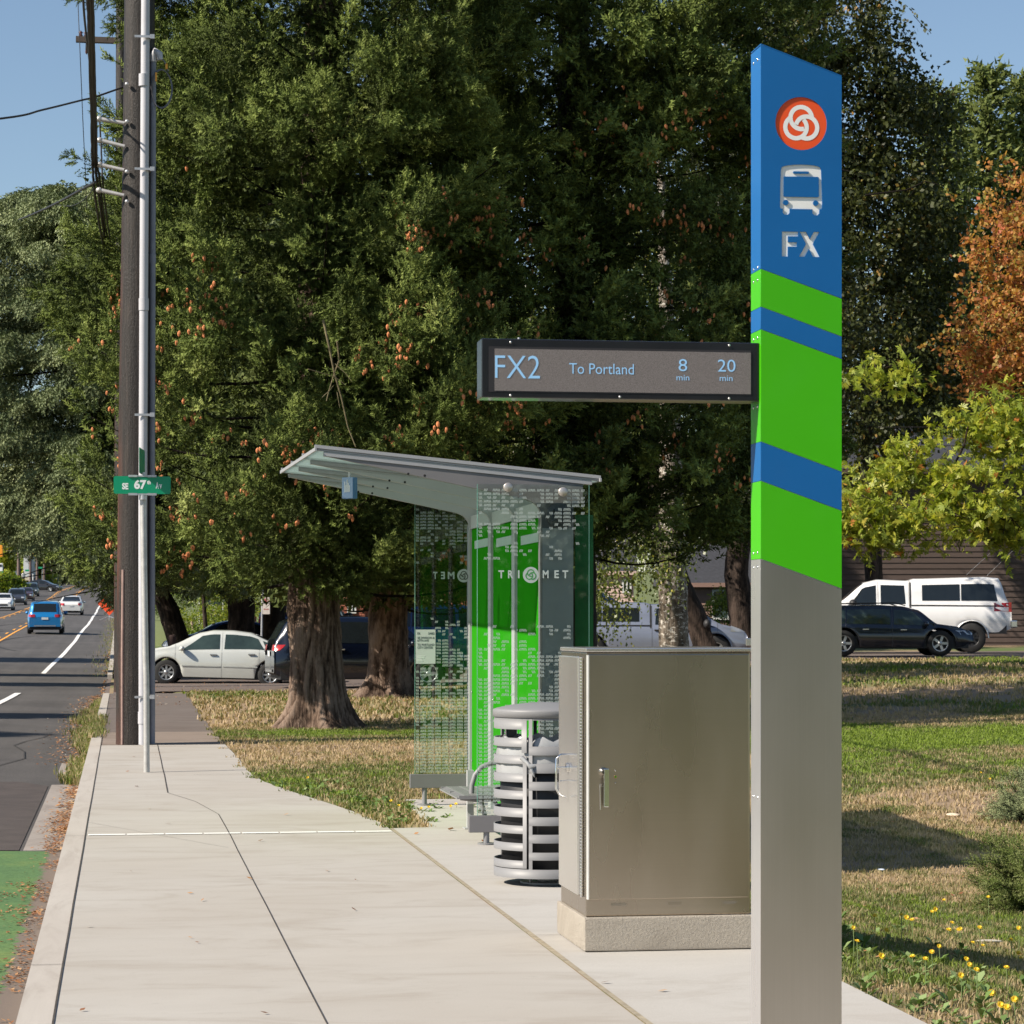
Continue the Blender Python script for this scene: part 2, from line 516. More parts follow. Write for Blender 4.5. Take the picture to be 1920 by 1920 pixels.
dv.v = [(x, y, (z if x < 1 else max(z, LZ(x, y) + .012))) for x, y, z in dv.v]
# subdivided drive so that it follows the ground
dX = frange(-.42, 40, 1.35)
dvo = vmesh('driveway', dX, frange(61, 79, 1.5), lambda x, y: max(LZ(x, y), -.2) + .02 if x > .5 else SZ(y) - .15 * (1 - ss((x + .42) / 1.0)) + .006, mat('drive_asphalt', (.13, .10, .085), .9, var=.2, vscale=3, bmp=.4),
            skip=lambda x, y: (y < 66 and x > 6 + (y - 61) * 3) )

# --- joints
def flat_line(mb, pts, wd, z, zf=SZ, mi=0, jig=0.0):
    """a painted or cut line on the ground through 2D points"""
    P2 = []
    for (x0, y0), (x1, y1) in zip(pts, pts[1:]):
        L = math.hypot(x1 - x0, y1 - y0); n = max(1, int(L / 1.2))
        for i in range(n): P2.append((x0 + (x1 - x0) * i / n, y0 + (y1 - y0) * i / n))
    P2.append(pts[-1])
    if jig: P2 = [(x + random.uniform(-jig, jig), y + random.uniform(-jig, jig)) for x, y in P2]
    n0 = len(mb.v)
    for i, (x, y) in enumerate(P2):
        a = P2[max(0, i - 1)]; c = P2[min(len(P2) - 1, i + 1)]
        dx, dy = c[0] - a[0], c[1] - a[1]; L = math.hypot(dx, dy) or 1
        nx, ny = -dy / L * wd / 2, dx / L * wd / 2
        zz = zf(y) + z if zf is SZ else zf(x, y) + z
        mb.v += [(x + nx, y + ny, zz), (x - nx, y - ny, zz)]
    for i in range(len(P2) - 1):
        a = n0 + 2 * i
        mb.face((a, a + 1, a + 3, a + 2), mi)
j = MB()
flat_line(j, [(-.272, -12), (-.272, 38)], .009, .004, jig=.0015)
def g2(px, py): p = G(px, py, lambda x, y: 0); return (p.x, p.y)
flat_line(j, [(.815, -12), (.812, 19.4), g2(410, 1527)], .006, .004, jig=.003)
flat_line(j, [g2(410, 1527), g2(365, 1503), g2(315, 1487)], .005, .004, jig=.004)
flat_line(j, [g2(315, 1487), g2(305, 1440), g2(295, 1396)], .010, .004, jig=.003)
flat_line(j, [(.75, 27.35), (1.36, 27.4)], .008, .004)
flat_line(j, [(-.27, 34.2), (1.36, 34.2)], .03, .004)
flat_line(j, [(-.26, 20.9), g2(428, 1590)], .003, .004)
flat_line(j, [(2.10, 12.95), (2.23, 12.95)], .006, .007)
for yy in (4.5, 12.2, 19.6, 27.4): flat_line(j, [(-.42, yy), (-.275, yy)], .008, .004)
tag(j.build('sidewalk_joints', M_joint), kind='structure')
j = MB(); flat_line(j, [(2.082, -12), (2.082, 19.9)], .026, .006, jig=.002)
tag(j.build('sealed_joint', M_seal), kind='structure')
j = MB()
for i in range(8):
    x0 = -.25 + i * .29; j.quad((x0, 19.60, .004), (x0 + .278, 19.60, .004), (x0 + .278, 19.71, .004), (x0, 19.71, .004))
tag(j.build('white_edge_strip', M_tactile), kind='structure')

# --- road paint
def interp_x(t_, y):
    for (a, xa), (b, xb) in zip(t_, t_[1:]):
        if y <= b: return xa + (xb - xa) * (y - a) / (b - a)
    return t_[-1][1]
def rz4(x, y): return RZ(x, y)
j = MB()
flat_line(j, [(interp_x([(82.5, -2.45), (96, -2.30), (127, -2.16), (177, -2.05), (260, -2.15), (400, -2.2)], y) + .022 * math.sin(y / 8.0) + .01 * math.sin(y / 3.1), y) for y in frange(82.5, 400, 2.5)], .16, .012, rz4)
flat_line(j, [(-2.62, 55), (-2.5, 63.6)], .16, .012, rz4)
tag(j.build('fog_line', M_white), kind='structure')
j = MB()
for xs, xd in ((-5.55, -5.85), (-8.3, -8.0)):
    flat_line(j, [(xs, 20), (xs, 500)] if xs > -6 else [(xs, 20), (xs, 500)], .12, .012, rz4)
    y = 25
    while y < 420:
        flat_line(j, [(xd, y), (xd, y + 3.0)], .12, .012, rz4); y += 9.0
tag(j.build('turn_lane_lines', M_yellow), kind='structure')
j = MB()
n = frange(-12, 19.9, 2)
for a, c in zip(n, n[1:]):
    j.quad((-2.2, a, RZ(-2.2, a) + .008), (-.43, a, RZ(-.43, a) + .008), (-.43, c, RZ(-.43, c) + .008), (-2.2, c, RZ(-2.2, c) + .008))
tag(j.build('green_bike_lane', M_green), kind='structure')
# darker repaired asphalt by the gutter, tyre marks
j = MB()
for pts in ([(-.78, 20.0), (-.78, 27.9), (-1.1, 28.6), (-2.6, 28.4), (-2.6, 20.0)],):
    j.v += [(x, y, RZ(x, y) + .005) for x, y in pts]; j.face(range(len(pts)))
tag(j.build('asphalt_patch', mat('fresh_asphalt', (.060, .047, .042), .9, var=.25, vscale=3, bmp=.5, bscale=70)), kind='structure')
j = MB()
def arc(cx, cy, rx, ry, a0, a1): return [(cx + rx * math.cos(a0 + (a1 - a0) * i / 16), cy + ry * math.sin(a0 + (a1 - a0) * i / 16)) for i in range(17)]
flat_line(j, arc(-3.1, 118, 2.4, 14, 1.9, 4.2), .14, .009, rz4)
flat_line(j, arc(-5.3, 132, 1.5, 9, 1.2, 4.6), .12, .009, rz4)
flat_line(j, arc(-5.6, 150, 1.6, 10, 1.2, 4.2), .12, .009, rz4)
flat_line(j, [(-15, 205), (-8, 203), (-2, 207)], .25, .009, rz4)
flat_line(j, [(-8.5, 97.5), (-4, 98.5), (-.5, 97.6)], .05, .009, rz4)
flat_line(j, [(-2.6, 30), (-1.6, 31.2), (-1.2, 33.5), (-1.5, 37), (-1.1, 41)], .02, .009, rz4, jig=.05)
flat_line(j, [(-3.4, 48), (-2.0, 49.5), (-.6, 49.0)], .03, .009, rz4, jig=.06)
flat_line(j, [(-3.6, 58.5), (-1.9, 57.6), (-.7, 58.3)], .03, .009, rz4, jig=.06)
tag(j.build('tyre_marks', mat('rubber_mark', (.028, .026, .025), .8)), kind='structure')

# ================================================================== grass, litter, weeds
def in_view(p, marg=1.06):
    """rough test that a ground point is near the visible wedge, a little wider than the frame"""
    d = p[:, 0] * SA + p[:, 1] * CA
    xc = p[:, 0] * CA - p[:, 1] * SA
    return (d > 8) & (np.abs(xc) < .2 * marg * d + .8)
def blades(name, spots, h, wd, tints, m, lean=.35, k=1):
    """k narrow bent blades at each spot; each blade a quad and a tip"""
    n = len(spots) * k
    base = np.repeat(np.array(spots, dtype=np.float32), k, axis=0)
    if k > 1: base[:, :2] += RNG.normal(0, .018, (n, 2)) * (np.repeat(h, k)[:, None] / .06 if not np.isscalar(h) else h / .06)
    H = (np.repeat(h, k) if not np.isscalar(h) else np.full(n, h)) * RNG.uniform(.5, 1.25, n)
    W = (np.repeat(wd, k) if not np.isscalar(wd) else np.full(n, wd))
    a = RNG.uniform(0, 2 * PI, n); la = RNG.uniform(0, 2 * PI, n); ll = RNG.uniform(.1, 1, n) * lean * H * 1.6
    side = np.stack([np.cos(a), np.sin(a), np.zeros(n)], 1) * W[:, None] / 2
    ld = np.stack([np.cos(la) * ll, np.sin(la) * ll, np.zeros(n)], 1)
    up = np.zeros((n, 3)); up[:, 2] = H
    mid = base + up * .6 + ld * .35
    v = np.stack([base - side, base + side, mid + side * .75, mid - side * .75, base + up * (1 - .25 * (ll / (H + 1e-6)))[:, None] + ld], 1).reshape(-1, 3)
    i = np.arange(n, dtype=np.int32)[:, None] * 5
    f = np.concatenate([i + np.array([[0, 1, 2]]), i + np.array([[0, 2, 3]]), i + np.array([[3, 2, 4]])], 0)
    tt = np.repeat(tints, k) + RNG.normal(0, .17, n)
    return tag(np_mesh(name, v, f, m, tint=np.clip(np.concatenate([tt, tt, tt]), 0, 1)), kind='stuff')
M_grass = leaf_mat('grass_blades', [(0, (.50, .375, .235)), (.32, (.41, .32, .175)), (.52, (.21, .20, .085)), (.75, (.125, .165, .040)), (1, (.21, .29, .035))], .3, .6)

def spots_in(x0, x1, y0, y1, dens, excl=None):
    n = int((x1 - x0) * (y1 - y0) * dens)
    p = np.stack([RNG.uniform(x0, x1, n), RNG.uniform(y0, y1, n)], 1)
    p = p[in_view(p)]
    if excl is not None: p = p[~excl(p)]
    z = np.array([LZ(x, y) for x, y in p]); t_ = np.array([patch(x, y) for x, y in p])
    keep = RNG.uniform(0, 1, len(p)) < np.clip(.32 + t_ * 1.1, 0, 1)
    return np.column_stack([p, z])[keep], t_[keep]
def edge_x(y):                       # right edge of the paving at y
    if y < 17: return 3.185
    if y < 23.2: return 3.75
    for (xa, ya), (xb, yb) in zip(edge, edge[1:]):
        if ya <= y <= yb: return xa + (xb - xa) * (y - ya) / max(1e-6, yb - ya)
    return 1.36 if y < 38.4 else 1.36 + .12 * (y - 38.4) / 21.6
EX = np.vectorize(edge_x)
def off_lawn(p):
    wob = .05 * np.sin(p[:, 1] * 9) + .04 * np.sin(p[:, 1] * 23 + 1) + .09 * np.maximum(0, np.sin(p[:, 1] * 3.1))
    bad = p[:, 0] < EX(p[:, 1]) + .02 - wob * np.clip((p[:, 1] - 19) / 4, .15, 1)
    # the verge between walk and pad is grass too
    verge = (p[:, 1] > 20.02) & (p[:, 1] < 23.2) & (p[:, 0] > 2.02 - .05 * (p[:, 1] - 20)) & (p[:, 0] < 2.43 + .04 * (p[:, 1] - 20))
    return bad & ~verge
sA, tA = spots_in(3.1, 7.5, 9.0, 24, 1700, off_lawn)
blades('grass', sA, .035, .0065, tA, M_grass, .5, 2)
sB, tB = spots_in(1.2, 17, 20, 41, 400, off_lawn)
blades('grass', sB, .05, .012, tB, M_grass, .5, 3)
sC, tC = spots_in(1.2, 24, 40, 76, 40, lambda p: off_lawn(p) | ((p[:, 1] > 61) & (p[:, 0] < 6 + (p[:, 1] - 61) * 3)))
blades('grass', sC, .085, .03, tC, M_grass, .5, 3)
# weeds and tufts along the gutter
pg = []
for _ in range(2600):
    y = RNG.uniform(34, 58); wdt = .55 * math.sin(PI * (y - 34) / 24) + .12
    x = -.43 - abs(RNG.normal(0, .28)) * wdt
    if mnoise.noise(Vector((x * 2, y * .5, 2))) > -.15: pg.append((x, y, RZ(x, y)))
for _ in range(420):
    x, y = -.43 - abs(RNG.normal(0, .10)), RNG.uniform(28, 33); pg.append((x, y, RZ(x, y)))
for _ in range(260):
    x, y = -.36 + RNG.normal(0, .05), RNG.uniform(36.5, 44); pg.append((x, y, SZ(y)))
for _ in range(1500):
    y = RNG.uniform(78, 180); x = -.2 + RNG.normal(0, .35); pg.append((x, y, SZ(y) - .05))
pg = np.array(pg)
blades('roadside_grass', pg, .11, .013, np.clip(RNG.normal(.58, .16, len(pg)), 0, 1), M_grass, .45, 3)
# fallen needles and leaves
M_litter = leaf_mat('dry_litter', [(0, (.13, .065, .035)), (.35, (.30, .13, .06)), (.7, (.46, .24, .11)), (.93, (.50, .34, .20)), (1, (.75, .70, .62))], .15, .7)
def flakes(name, spots, size, m, tints, flat=.35):
    n = len(spots); c = np.array(spots, dtype=np.float32)
    a = RNG.uniform(0, 2 * PI, n); s = size * RNG.uniform(.4, 1.3, n); asp = RNG.uniform(.25, .7, n)
    u = np.stack([np.cos(a), np.sin(a), RNG.uniform(-flat, flat, n)], 1) * s[:, None]
    v = np.stack([-np.sin(a), np.cos(a), RNG.uniform(-flat, flat, n)], 1) * (s * asp)[:, None]
    c[:, 2] += .006 + np.abs(u[:, 2]) * .6
    q = np.stack([c - u, c - v, c + u, c + v], 1).reshape(-1, 3)
    f = np.arange(n * 4, dtype=np.int32).reshape(-1, 4)
    return tag(np_mesh(name, q, f, m, tint=tints), kind='stuff')
lp = []
for _ in range(11000):
    y = RNG.uniform(9, 62); 
    dens = .22 + .65 * mnoise.noise(Vector((0, y * .8, 1)))
    if y > 20: dens += .45
    if RNG.uniform(0, 1) > dens: continue
    x = -.43 - abs(RNG.normal(0, .09 + (.16 if y > 32 else 0) + (.08 if 14 < y < 18 else 0)))
    lp.append((x, y, RZ(x, y) + (.01 if y < 28.3 else 0)))
for _ in range(2600):
    y = RNG.uniform(60, 110); x = -.5 - abs(RNG.normal(0, .8)) * mnoise.noise(Vector((3, y * .3, 1))); lp.append((x, y, RZ(x, y)))
for _ in range(2500):
    y = RNG.uniform(50, 76); x = RNG.uniform(-.3, 12); lp.append((x, y, max(LZ(x, y), -.02) + .03))
lq = [p for p in lp if p[1] < 24]; lq = lq + [(x - abs(RNG.normal(0, .03)), y + RNG.normal(0, .1), z) for x, y, z in lq] * 2
flakes('leaf_litter', lq, .016, M_litter, RNG.uniform(0, .9, len(lq)))
lp = [p for p in lp if p[1] >= 24]
flakes('leaf_litter', lp, .026, M_litter, RNG.uniform(0, 1, len(lp)))
lw = []
for _ in range(50):
    x, y = RNG.uniform(-.2, 3.1), RNG.uniform(9, 33)
    if x < edge_x(y) - .05: lw.append((x, y, SZ(y) + .002))
for _ in range(1600):
    x, y = RNG.uniform(1.4, 9), RNG.uniform(9, 45)
    if x > edge_x(y): lw.append((x, y, LZ(x, y) + .02))
flakes('scattered_leaves', lw, .022, M_litter, RNG.uniform(0, .95, len(lw)))
for nm, px, py, s in (('fallen_leaf', 845, 1557, .05),):
    p = G(px, py, lambda x, y: .004)
    f = flakes(nm, [(p.x, p.y, .004)], s, M_litter, [.5]); f['kind'] = 'thing'
    tag(f, 'single orange leaf lying on the pale pad before the bench', 'leaf')

# broad-leaved weeds near the pad edge
M_weed = leaf_mat('weed_leaves', [(0, (.10, .16, .05)), (.5, (.16, .25, .07)), (1, (.28, .36, .16))], .25, .5)
wp = []
for _ in range(150):
    x, y = 3.2 + abs(RNG.normal(0, .55)), RNG.uniform(9.6, 14.5)
    wp.append((x, y))
for _ in range(130):
    y = RNG.uniform(20.3, 26); x = edge_x(y) if y > 23.2 else 2.1
    wp.append((x + abs(RNG.normal(.25, .35)), y))
q, tt = [], []
for x, y in wp:
    z = LZ(x, y); s = RNG.uniform(.02, .05)
    for k_ in range(9):
        a = RNG.uniform(0, 2 * PI); e = RNG.uniform(.15, 1.0); L = s * RNG.uniform(.7, 1.6)
        d = np.array([math.cos(a), math.sin(a), 0]); n_ = np.array([-math.sin(a), math.cos(a), 0]) * L * .28
        b0 = np.array([x, y, z + .005]); tip = b0 + d * L + np.array([0, 0, e * L]); md = b0 + d * L * .55 + np.array([0, 0, e * L * .8])
        q += [b0, md - n_, tip, md + n_]; tt.append(RNG.uniform(0, 1))
tag(np_mesh('broadleaf_weeds', np.array(q), np.arange(len(q), dtype=np.int32).reshape(-1, 4), M_weed, tint=tt), kind='stuff')

# dandelions, each a plant of its own
M_petal = mat('dandelion_yellow', (.85, .55, .02), .6, var=.1)
M_stem = mat('dandelion_stem', (.16, .22, .08), .6)
def dandelion_proto():
    h = MB()
    for i in range(14):
        a = 2 * PI * i / 14
        for rr, zz in ((1.0, .15), (.6, .45)):
            c, s = math.cos(a + rr), math.sin(a + rr)
            h.quad((0, 0, .0), (c * .5 * rr - s * .16, s * .5 * rr + c * .16, .1 + zz * .3), (c * rr, s * rr, zz), (c * .5 * rr + s * .16, s * .5 * rr - c * .16, .1 + zz * .3))
    return h
hp = dandelion_proto()
hm = None
fl = [(1640,1747),(1662,1756),(1690,1757),(1700,1740),(1785,1733),(1779,1745),(1798,1748),(1801,1757),(1843,1776),(1600,1784),(1770,1691),(1710,1748),(1748,1716),(1754,1720),
      (1607,1810),(1653,1821),(1711,1807),(1747,1812),(1735,1832),(1761,1794),(1812,1816),(1818,1831),(1824,1773),(1837,1776),(1887,1842),(1831,1857),(1802,1871),(1859,1869),(1888,1903),
      (1876,1909),(1902,1911),(1853,1707),(1910,1775),(1896,1786),(1909,1795),(1914,1801),(1839,1443),(1856,1455)]
fl2 = [(733,1508),(748,1517),(790,1522),(804,1520),(845,1518),(855,1514),(577,1463)]
root = None
for i, (px, py) in enumerate(fl + fl2):
    nearf = i < len(fl)
    st = RNG.uniform(.05, .16) if nearf and i < 36 else .05
    p = G(px, py + (14 if nearf else 4), LZ)
    lab = ('yellow dandelion flower standing in the weedy grass beside the tall pylon', 'flower', 'dandelions in the grass beside the pylon') if nearf else \
          ('small yellow dandelion in the grass between the pavement and the bus shelter', 'flower', 'dandelions between pavement and shelter')
    if root is None:
        root = thing('dandelion', lab[0], lab[1], group=lab[2])
        fo = MB(); fo.v = [(x * .016, y * .016, z * .016) for x, y, z in hp.v]; fo.f, fo.m, fo.s = hp.f, hp.m, hp.s
        ho = fo.build('flower_head', M_petal, root, loc=(0, 0, .1))
        sm = MB(); sm.tube([(0, 0, -.01), (.004, .002, .05), (0, 0, .1)], .0022, 5); so = sm.build('stem', M_stem, root)
        r = root
    else:
        r = copy_tree(root); tag(r, *lab)
    r.location = p
    k_ = st / .1
    for ch in r.children:
        if ch.name.startswith('flower'): ch.location = (0, 0, st); ch.rotation_euler = (RNG.uniform(.3, 1.1), RNG.uniform(-.3, .3), 0); ch.scale = (RNG.uniform(.85, 1.2),) * 3
        else: ch.scale = (1, 1, k_)
# papers and stones in the grass
for px, py, lb, cl in ((1787, 1532, 'flat pale stone lying in the dry grass far right', (.6, .5, .38)), (1652, 1635, 'small pale scrap of paper in the shaded grass by the pylon', (.6, .65, .72)), (1855, 1771, 'short pale stick lying among the dandelions', (.6, .55, .45))):
    p = G(px, py, LZ); mb = MB()
    mb.ball((0, 0, 0), 1, 6, sz=(.07, .035, .018) if 'stone' in lb else ((.03, .03, .006) if 'paper' in lb else (.09, .012, .01)))
    tag(mb.build('stone' if 'stone' in lb else ('paper_scrap' if 'paper' in lb else 'stick'), mat('pale_bit', cl, .8, var=.2, vscale=30), loc=(p.x, p.y, p.z + .02), rot=(.1, .05, RNG.uniform(-.6, .3))), lb, lb.split()[2] if 'stone' in lb or 'stick' in lb else 'paper')
# ================================================================== street furniture
def brushed(name, col, rough, axis='z', strength=.06, smear=None):
    m, t, b = _new(name)
    st = (1, 1, 260) if axis == 'x' else (260, 260, 1)
    f = noise_tex(t, coords(t, st), 1.2, 3, .6)
    b.inputs['Metallic'].default_value = 1
    g = noise_tex(t, coords(t, (1.2, 1.2, .35)), 2.2, 4, .5)
    c = mix(t, 1.0, col, ramp(t, [(.3, (.975, .975, .975)), (.7, (1.02, 1.02, 1.02))], f), 'MULTIPLY')
    c = mix(t, 1.0, c, ramp(t, [(.3, (.88, .87, .86)), (.7, (1.04, 1.04, 1.04))], g), 'MULTIPLY')
    t.links.new(c, b.inputs['Base Color'])
    rr = t.nodes.new('ShaderNodeMapRange'); rr.inputs[3].default_value = rough * .8; rr.inputs[4].default_value = rough * 1.25
    t.links.new(g, rr.inputs[0]); t.links.new(rr.outputs[0], b.inputs['Roughness'])
    bump(t, b, f, strength, .001)
    return m
M_steel = brushed('brushed_steel', (.49, .425, .35), .27, 'x', .05)
M_steel_p = brushed('pylon_steel', (.52, .475, .425), .36, 'z', .05)
M_steel_n = brushed('cabinet_steel_lit', (.66, .64, .61), .20, 'z', .05)  # cabinet steel, colour lightened for its sunlit side and roof
M_steel_lit = brushed('pylon_steel_lit', (.66, .655, .67), .28, 'z', .05)  # pylon steel again, colour lightened for the side facing the sun
M_steel_lit.node_tree.nodes['Principled BSDF'].inputs['Metallic'].default_value = .72
M_steel_n.node_tree.nodes['Principled BSDF'].inputs['Metallic'].default_value = .8
M_chrome = mat('chrome', (.75, .75, .74), .12, 1.0, var=.03)
M_galv = mat('galvanised_steel', (.52, .52, .53), .45, .7, var=.12, vscale=18)
M_blue = mat('pylon_blue', (.008, .115, .34), .38, var=.05, vscale=2, coat=.12, spec=.3, bmp=.02, bscale=200, dirt=((.16, .22, .24), 55, .76))
M_lime = mat('pylon_green', (.055, .42, .004), .38, var=.04, vscale=2, coat=.12, spec=.3, bmp=.02, bscale=200, dirt=((.16, .22, .24), 55, .76))
M_plate = mat('white_backing', (.80, .80, .78), .5, var=.03)
M_orange = mat('orange_disc', (.80, .085, .012), .45, var=.04)
M_black = mat('black_frame', (.012, .012, .014), .28, var=.2, coat=.3)
M_dark = mat('dark_void', (.008, .008, .008), .9, var=.1)
M_rivet = mat('rivet', (.6, .6, .6), .2, 1.0)
M_greyp = mat('grey_powder_coat', (.33, .335, .35), .42, .0, var=.06, vscale=4, bmp=.04, bscale=300)
M_silverp = mat('silver_powder_coat', (.21, .21, .215), .5, .0, var=.04, vscale=4)
M_basec = concrete('rough_footing', (.44, .395, .33), (.36, .31, .25), (1, 1, 1), stain=.2, grit=70)
_t = M_basec.node_tree; _b = _t.nodes['Principled BSDF']
bump(_t, _b, noise_tex(_t, coords(_t), 70, 5, .8), 1.0, .012)

def plane_pt(px, py, Y):
    """where the sight line through a photograph point meets the upright plane at street distance Y"""
    k = (px - 960) / FPX; d = Y / (CA - SA * k)
    return Vector((CA * k * d + SA * d, Y, EYE - (py - 1170) / FPX * d))
def front_M(Y):                    # local x -> X, local y -> Z, local z -> towards the viewer
    return Matrix(((1, 0, 0, 0), (0, 0, -1, Y), (0, 1, 0, 0), (0, 0, 0, 1)))
def curve_plate(name, outlines, depth, M, m, parent):
    """flat plate with cut-outs, outlines are 2D loops in the plane of M"""
    c = bpy.data.curves.new(name, 'CURVE'); c.dimensions = '2D'; c.fill_mode = 'BOTH'; c.extrude = depth / 2
    for pts in outlines:
        s = c.splines.new('POLY'); s.points.add(len(pts) - 1); s.use_cyclic_u = True
        for q, p in zip(s.points, pts): q.co = (p[0], p[1], 0, 1)
    o = bpy.data.objects.new(name, c)
    me = bpy.data.meshes.new_from_object(o); bpy.data.objects.remove(o)
    me.transform(M @ Matrix.Translation((0, 0, -depth / 2)))
    me.name = name; me.materials.clear(); me.materials.append(m)
    return link(bpy.data.objects.new(name, me), parent)
def circ(cx, cy, r, n=32, a0=0, a1=2 * PI, ry=None):
    return [(cx + r * math.cos(a0 + (a1 - a0) * i / n), cy + (ry or r) * math.sin(a0 + (a1 - a0) * i / n)) for i in range(n + (0 if abs(a1 - a0 - 2 * PI) < 1e-6 else 1))]
def rrect(x0, y0, x1, y1, r, n=5):
    o = []
    for cx, cy, a in ((x1 - r, y1 - r, 0), (x0 + r, y1 - r, PI / 2), (x0 + r, y0 + r, PI), (x1 - r, y0 + r, 1.5 * PI)):
        o += [(cx + r * math.cos(a + PI / 2 * i / n), cy + r * math.sin(a + PI / 2 * i / n)) for i in range(n + 1)]
    return o
def knot(mb, cx, cy, RR, M, z, mi=0, wd=.165):
    """emblem of three interlocked rings inside a disc of radius RR"""
    for k in range(3):
        th = R(90 + 120 * k)
        ox, oy = cx + .235 * RR * math.cos(th), cy + .235 * RR * math.sin(th)
        r = .415 * RR; n = 40
        a0, a1 = th + R(196), th - R(84)
        base = len(mb.v)
        for i in range(n + 1):
            a = a0 + (a1 - a0) * i / n
            for rr in (r - wd * RR / 2, r + wd * RR / 2):
                mb.v.append(tuple(M @ Vector((ox + rr * math.cos(a), oy + rr * math.sin(a), z + k * .0003))))
        for i in range(n): mb.face((base + 2 * i, base + 2 * i + 1, base + 2 * i + 3, base + 2 * i + 2), mi)

# ------------------------------------------------------------------ station pylon
TX0, TY0, TW, TD = 2.222, 8.766, .293, .143
pyl = thing('station_pylon', 'tall blue and green bus station pylon with steel lower half and side display', 'pylon', (TX0 + TW / 2, TY0 + TD / 2, 0))
OFF = Matrix.Translation((-(TX0 + TW / 2), -(TY0 + TD / 2), 0))
def tz(py, u=0.0): return EYE + (1170 - py) * (9.0 + .045 * u / TW) / FPX
def tu(px): return (px - 1427) / 151.5 * TW
FM = OFF @ front_M(TY0)
def band(name, yl0, yr0, yl1, yr1, m, holes=(), gap=.0012):
    z = [tz(yl0) - gap, tz(yr0, TW) - gap, tz(yr1, TW) + gap, tz(yl1) + gap]
    out = [(TX0, z[0]), (TX0 + TW, z[1]), (TX0 + TW, z[2]), (TX0, z[3])]
    return curve_plate(name, [out] + list(holes), .004, FM @ Matrix.Translation((0, 0, .0)), m, pyl)
def hp_(px, py): u = tu(px); return (TX0 + u, tz(py, u))
cxy = hp_(1502.5, 231.5)
RC = .0935
bus = [hp_(*q) for q in ((1466, 313), (1474, 310.5), (1490, 308.8), (1503, 308.5), (1516, 309), (1531, 311), (1538.5, 314), (1540, 320), (1541, 345), (1542, 372), (1541.8, 389), (1540.5, 392.5),
      (1536.8, 392.7), (1536.6, 400), (1533, 403.7), (1527, 403.7), (1523.7, 400), (1523.6, 392.3), (1480.9, 391.5), (1480.8, 399), (1477.5, 402.5), (1471.5, 402.3), (1468, 399), (1467.9, 391.2), (1464, 391), (1462.8, 388), (1463, 370), (1463.4, 345), (1464.4, 319))]
bwin = [hp_(*q) for q in ((1471, 330.8), (1534, 331.6), (1535.5, 333), (1535.8, 368), (1534.5, 369.8), (1471, 368.8), (1469.6, 367), (1469.9, 332))]
bslot = [hp_(*q) for q in ((1488.5, 321), (1516, 321.4), (1517.4, 323.5), (1516, 325.8), (1488.5, 325.4), (1487.2, 323.2))]
bl = [circ(*hp_(1473.8, 379.6), .0098, 16), circ(*hp_(1529.8, 380.8), .0098, 16)]
Fp = [hp_(*q) for q in ((1466.5, 434), (1496.7, 434.4), (1496.5, 443), (1477.8, 442.8), (1477.6, 454), (1494.5, 454.3), (1494.3, 462.6), (1477.5, 462.4), (1477.4, 481), (1466.3, 480.8))]
Xp = [hp_(*q) for q in ((1499.5, 434.4), (1511.5, 434.5), (1518.5, 448.5), (1526.3, 434.8), (1537, 435), (1524.3, 457.5), (1537, 481.8), (1524.6, 481.6), (1517.2, 466.8), (1509, 481.4), (1498.5, 481.2), (1511.6, 457.6))]
band('blue_panel', 83, 143, 504, 560, M_blue, [circ(*cxy, RC, 48), bus, bwin, bslot, *bl, Fp, Xp])
band('green_panel', 504, 560, 575, 631, M_lime)
band('blue_panel', 575, 631, 617.3, 673.2, M_blue)
band('green_panel', 617.3, 673.2, 828, 884.6, M_lime)
band('blue_panel', 828, 884.6, 901.5, 957.5, M_blue)
band('green_panel', 901.5, 957.5, 1048, 1104, M_lime)
zb0, zb1 = tz(1048), tz(1104, TW)
curve_plate('steel_panel', [[(TX0, .0), (TX0 + TW, .0), (TX0 + TW, zb1 - .002), (TX0, zb0 - .002)]], .004, FM, M_steel_p, pyl)
# core behind the skins
co_ = MB()
co_.prism([(TX0 + .004, .0), (TX0 + TW - .004, .0), (TX0 + TW - .004, tz(143, TW) - .006), (TX0 + .004, tz(83) - .006)], TD - .0065, 0, FM @ Matrix.Translation((0, 0, -TD + .002)))
co_.build('core', M_plate, pyl)
# side skins in the same colours, level bands
def side(name, z0, z1, m, x):
    s = MB(); s.box((x - .002, TY0 + .0045, z0 + .0008), (x + .002, TY0 + TD, z1 - .0008)); s.v = [tuple(OFF @ Vector(v)) for v in s.v]
    return s.build(name, m, pyl)
lv = [(83, 504, M_blue, 'blue_side_panel'), (504, 575, M_lime, 'green_side_panel'), (575, 617.3, M_blue, 'blue_side_panel'), (617.3, 828, M_lime, 'green_side_panel'), (828, 901.5, M_blue, 'blue_side_panel'), (901.5, 1048, M_lime, 'green_side_panel')]
for a, c_, m, nm in lv: side(nm, tz(c_), tz(a) - (.004 if a == 83 else 0), m, TX0 + .002)
side('steel_side_panel', .0, zb0, M_steel_lit, TX0 + .002)
s = MB(); s.box((TX0 + TW - .004, TY0 + .0045, .001), (TX0 + TW, TY0 + TD, tz(143, TW) - .004)); s.v = [tuple(OFF @ Vector(v)) for v in s.v]; s.build('back_side_panel', M_steel, pyl)
s = MB(); s.prism([(TX0, tz(83)), (TX0 + TW, tz(143, TW)), (TX0 + TW, tz(143, TW) + .003), (TX0, tz(83) + .003)], TD - .001, 0, FM @ Matrix.Translation((0, 0, -TD + .001))); s.build('top_cap', M_blue, pyl)
rv = MB()
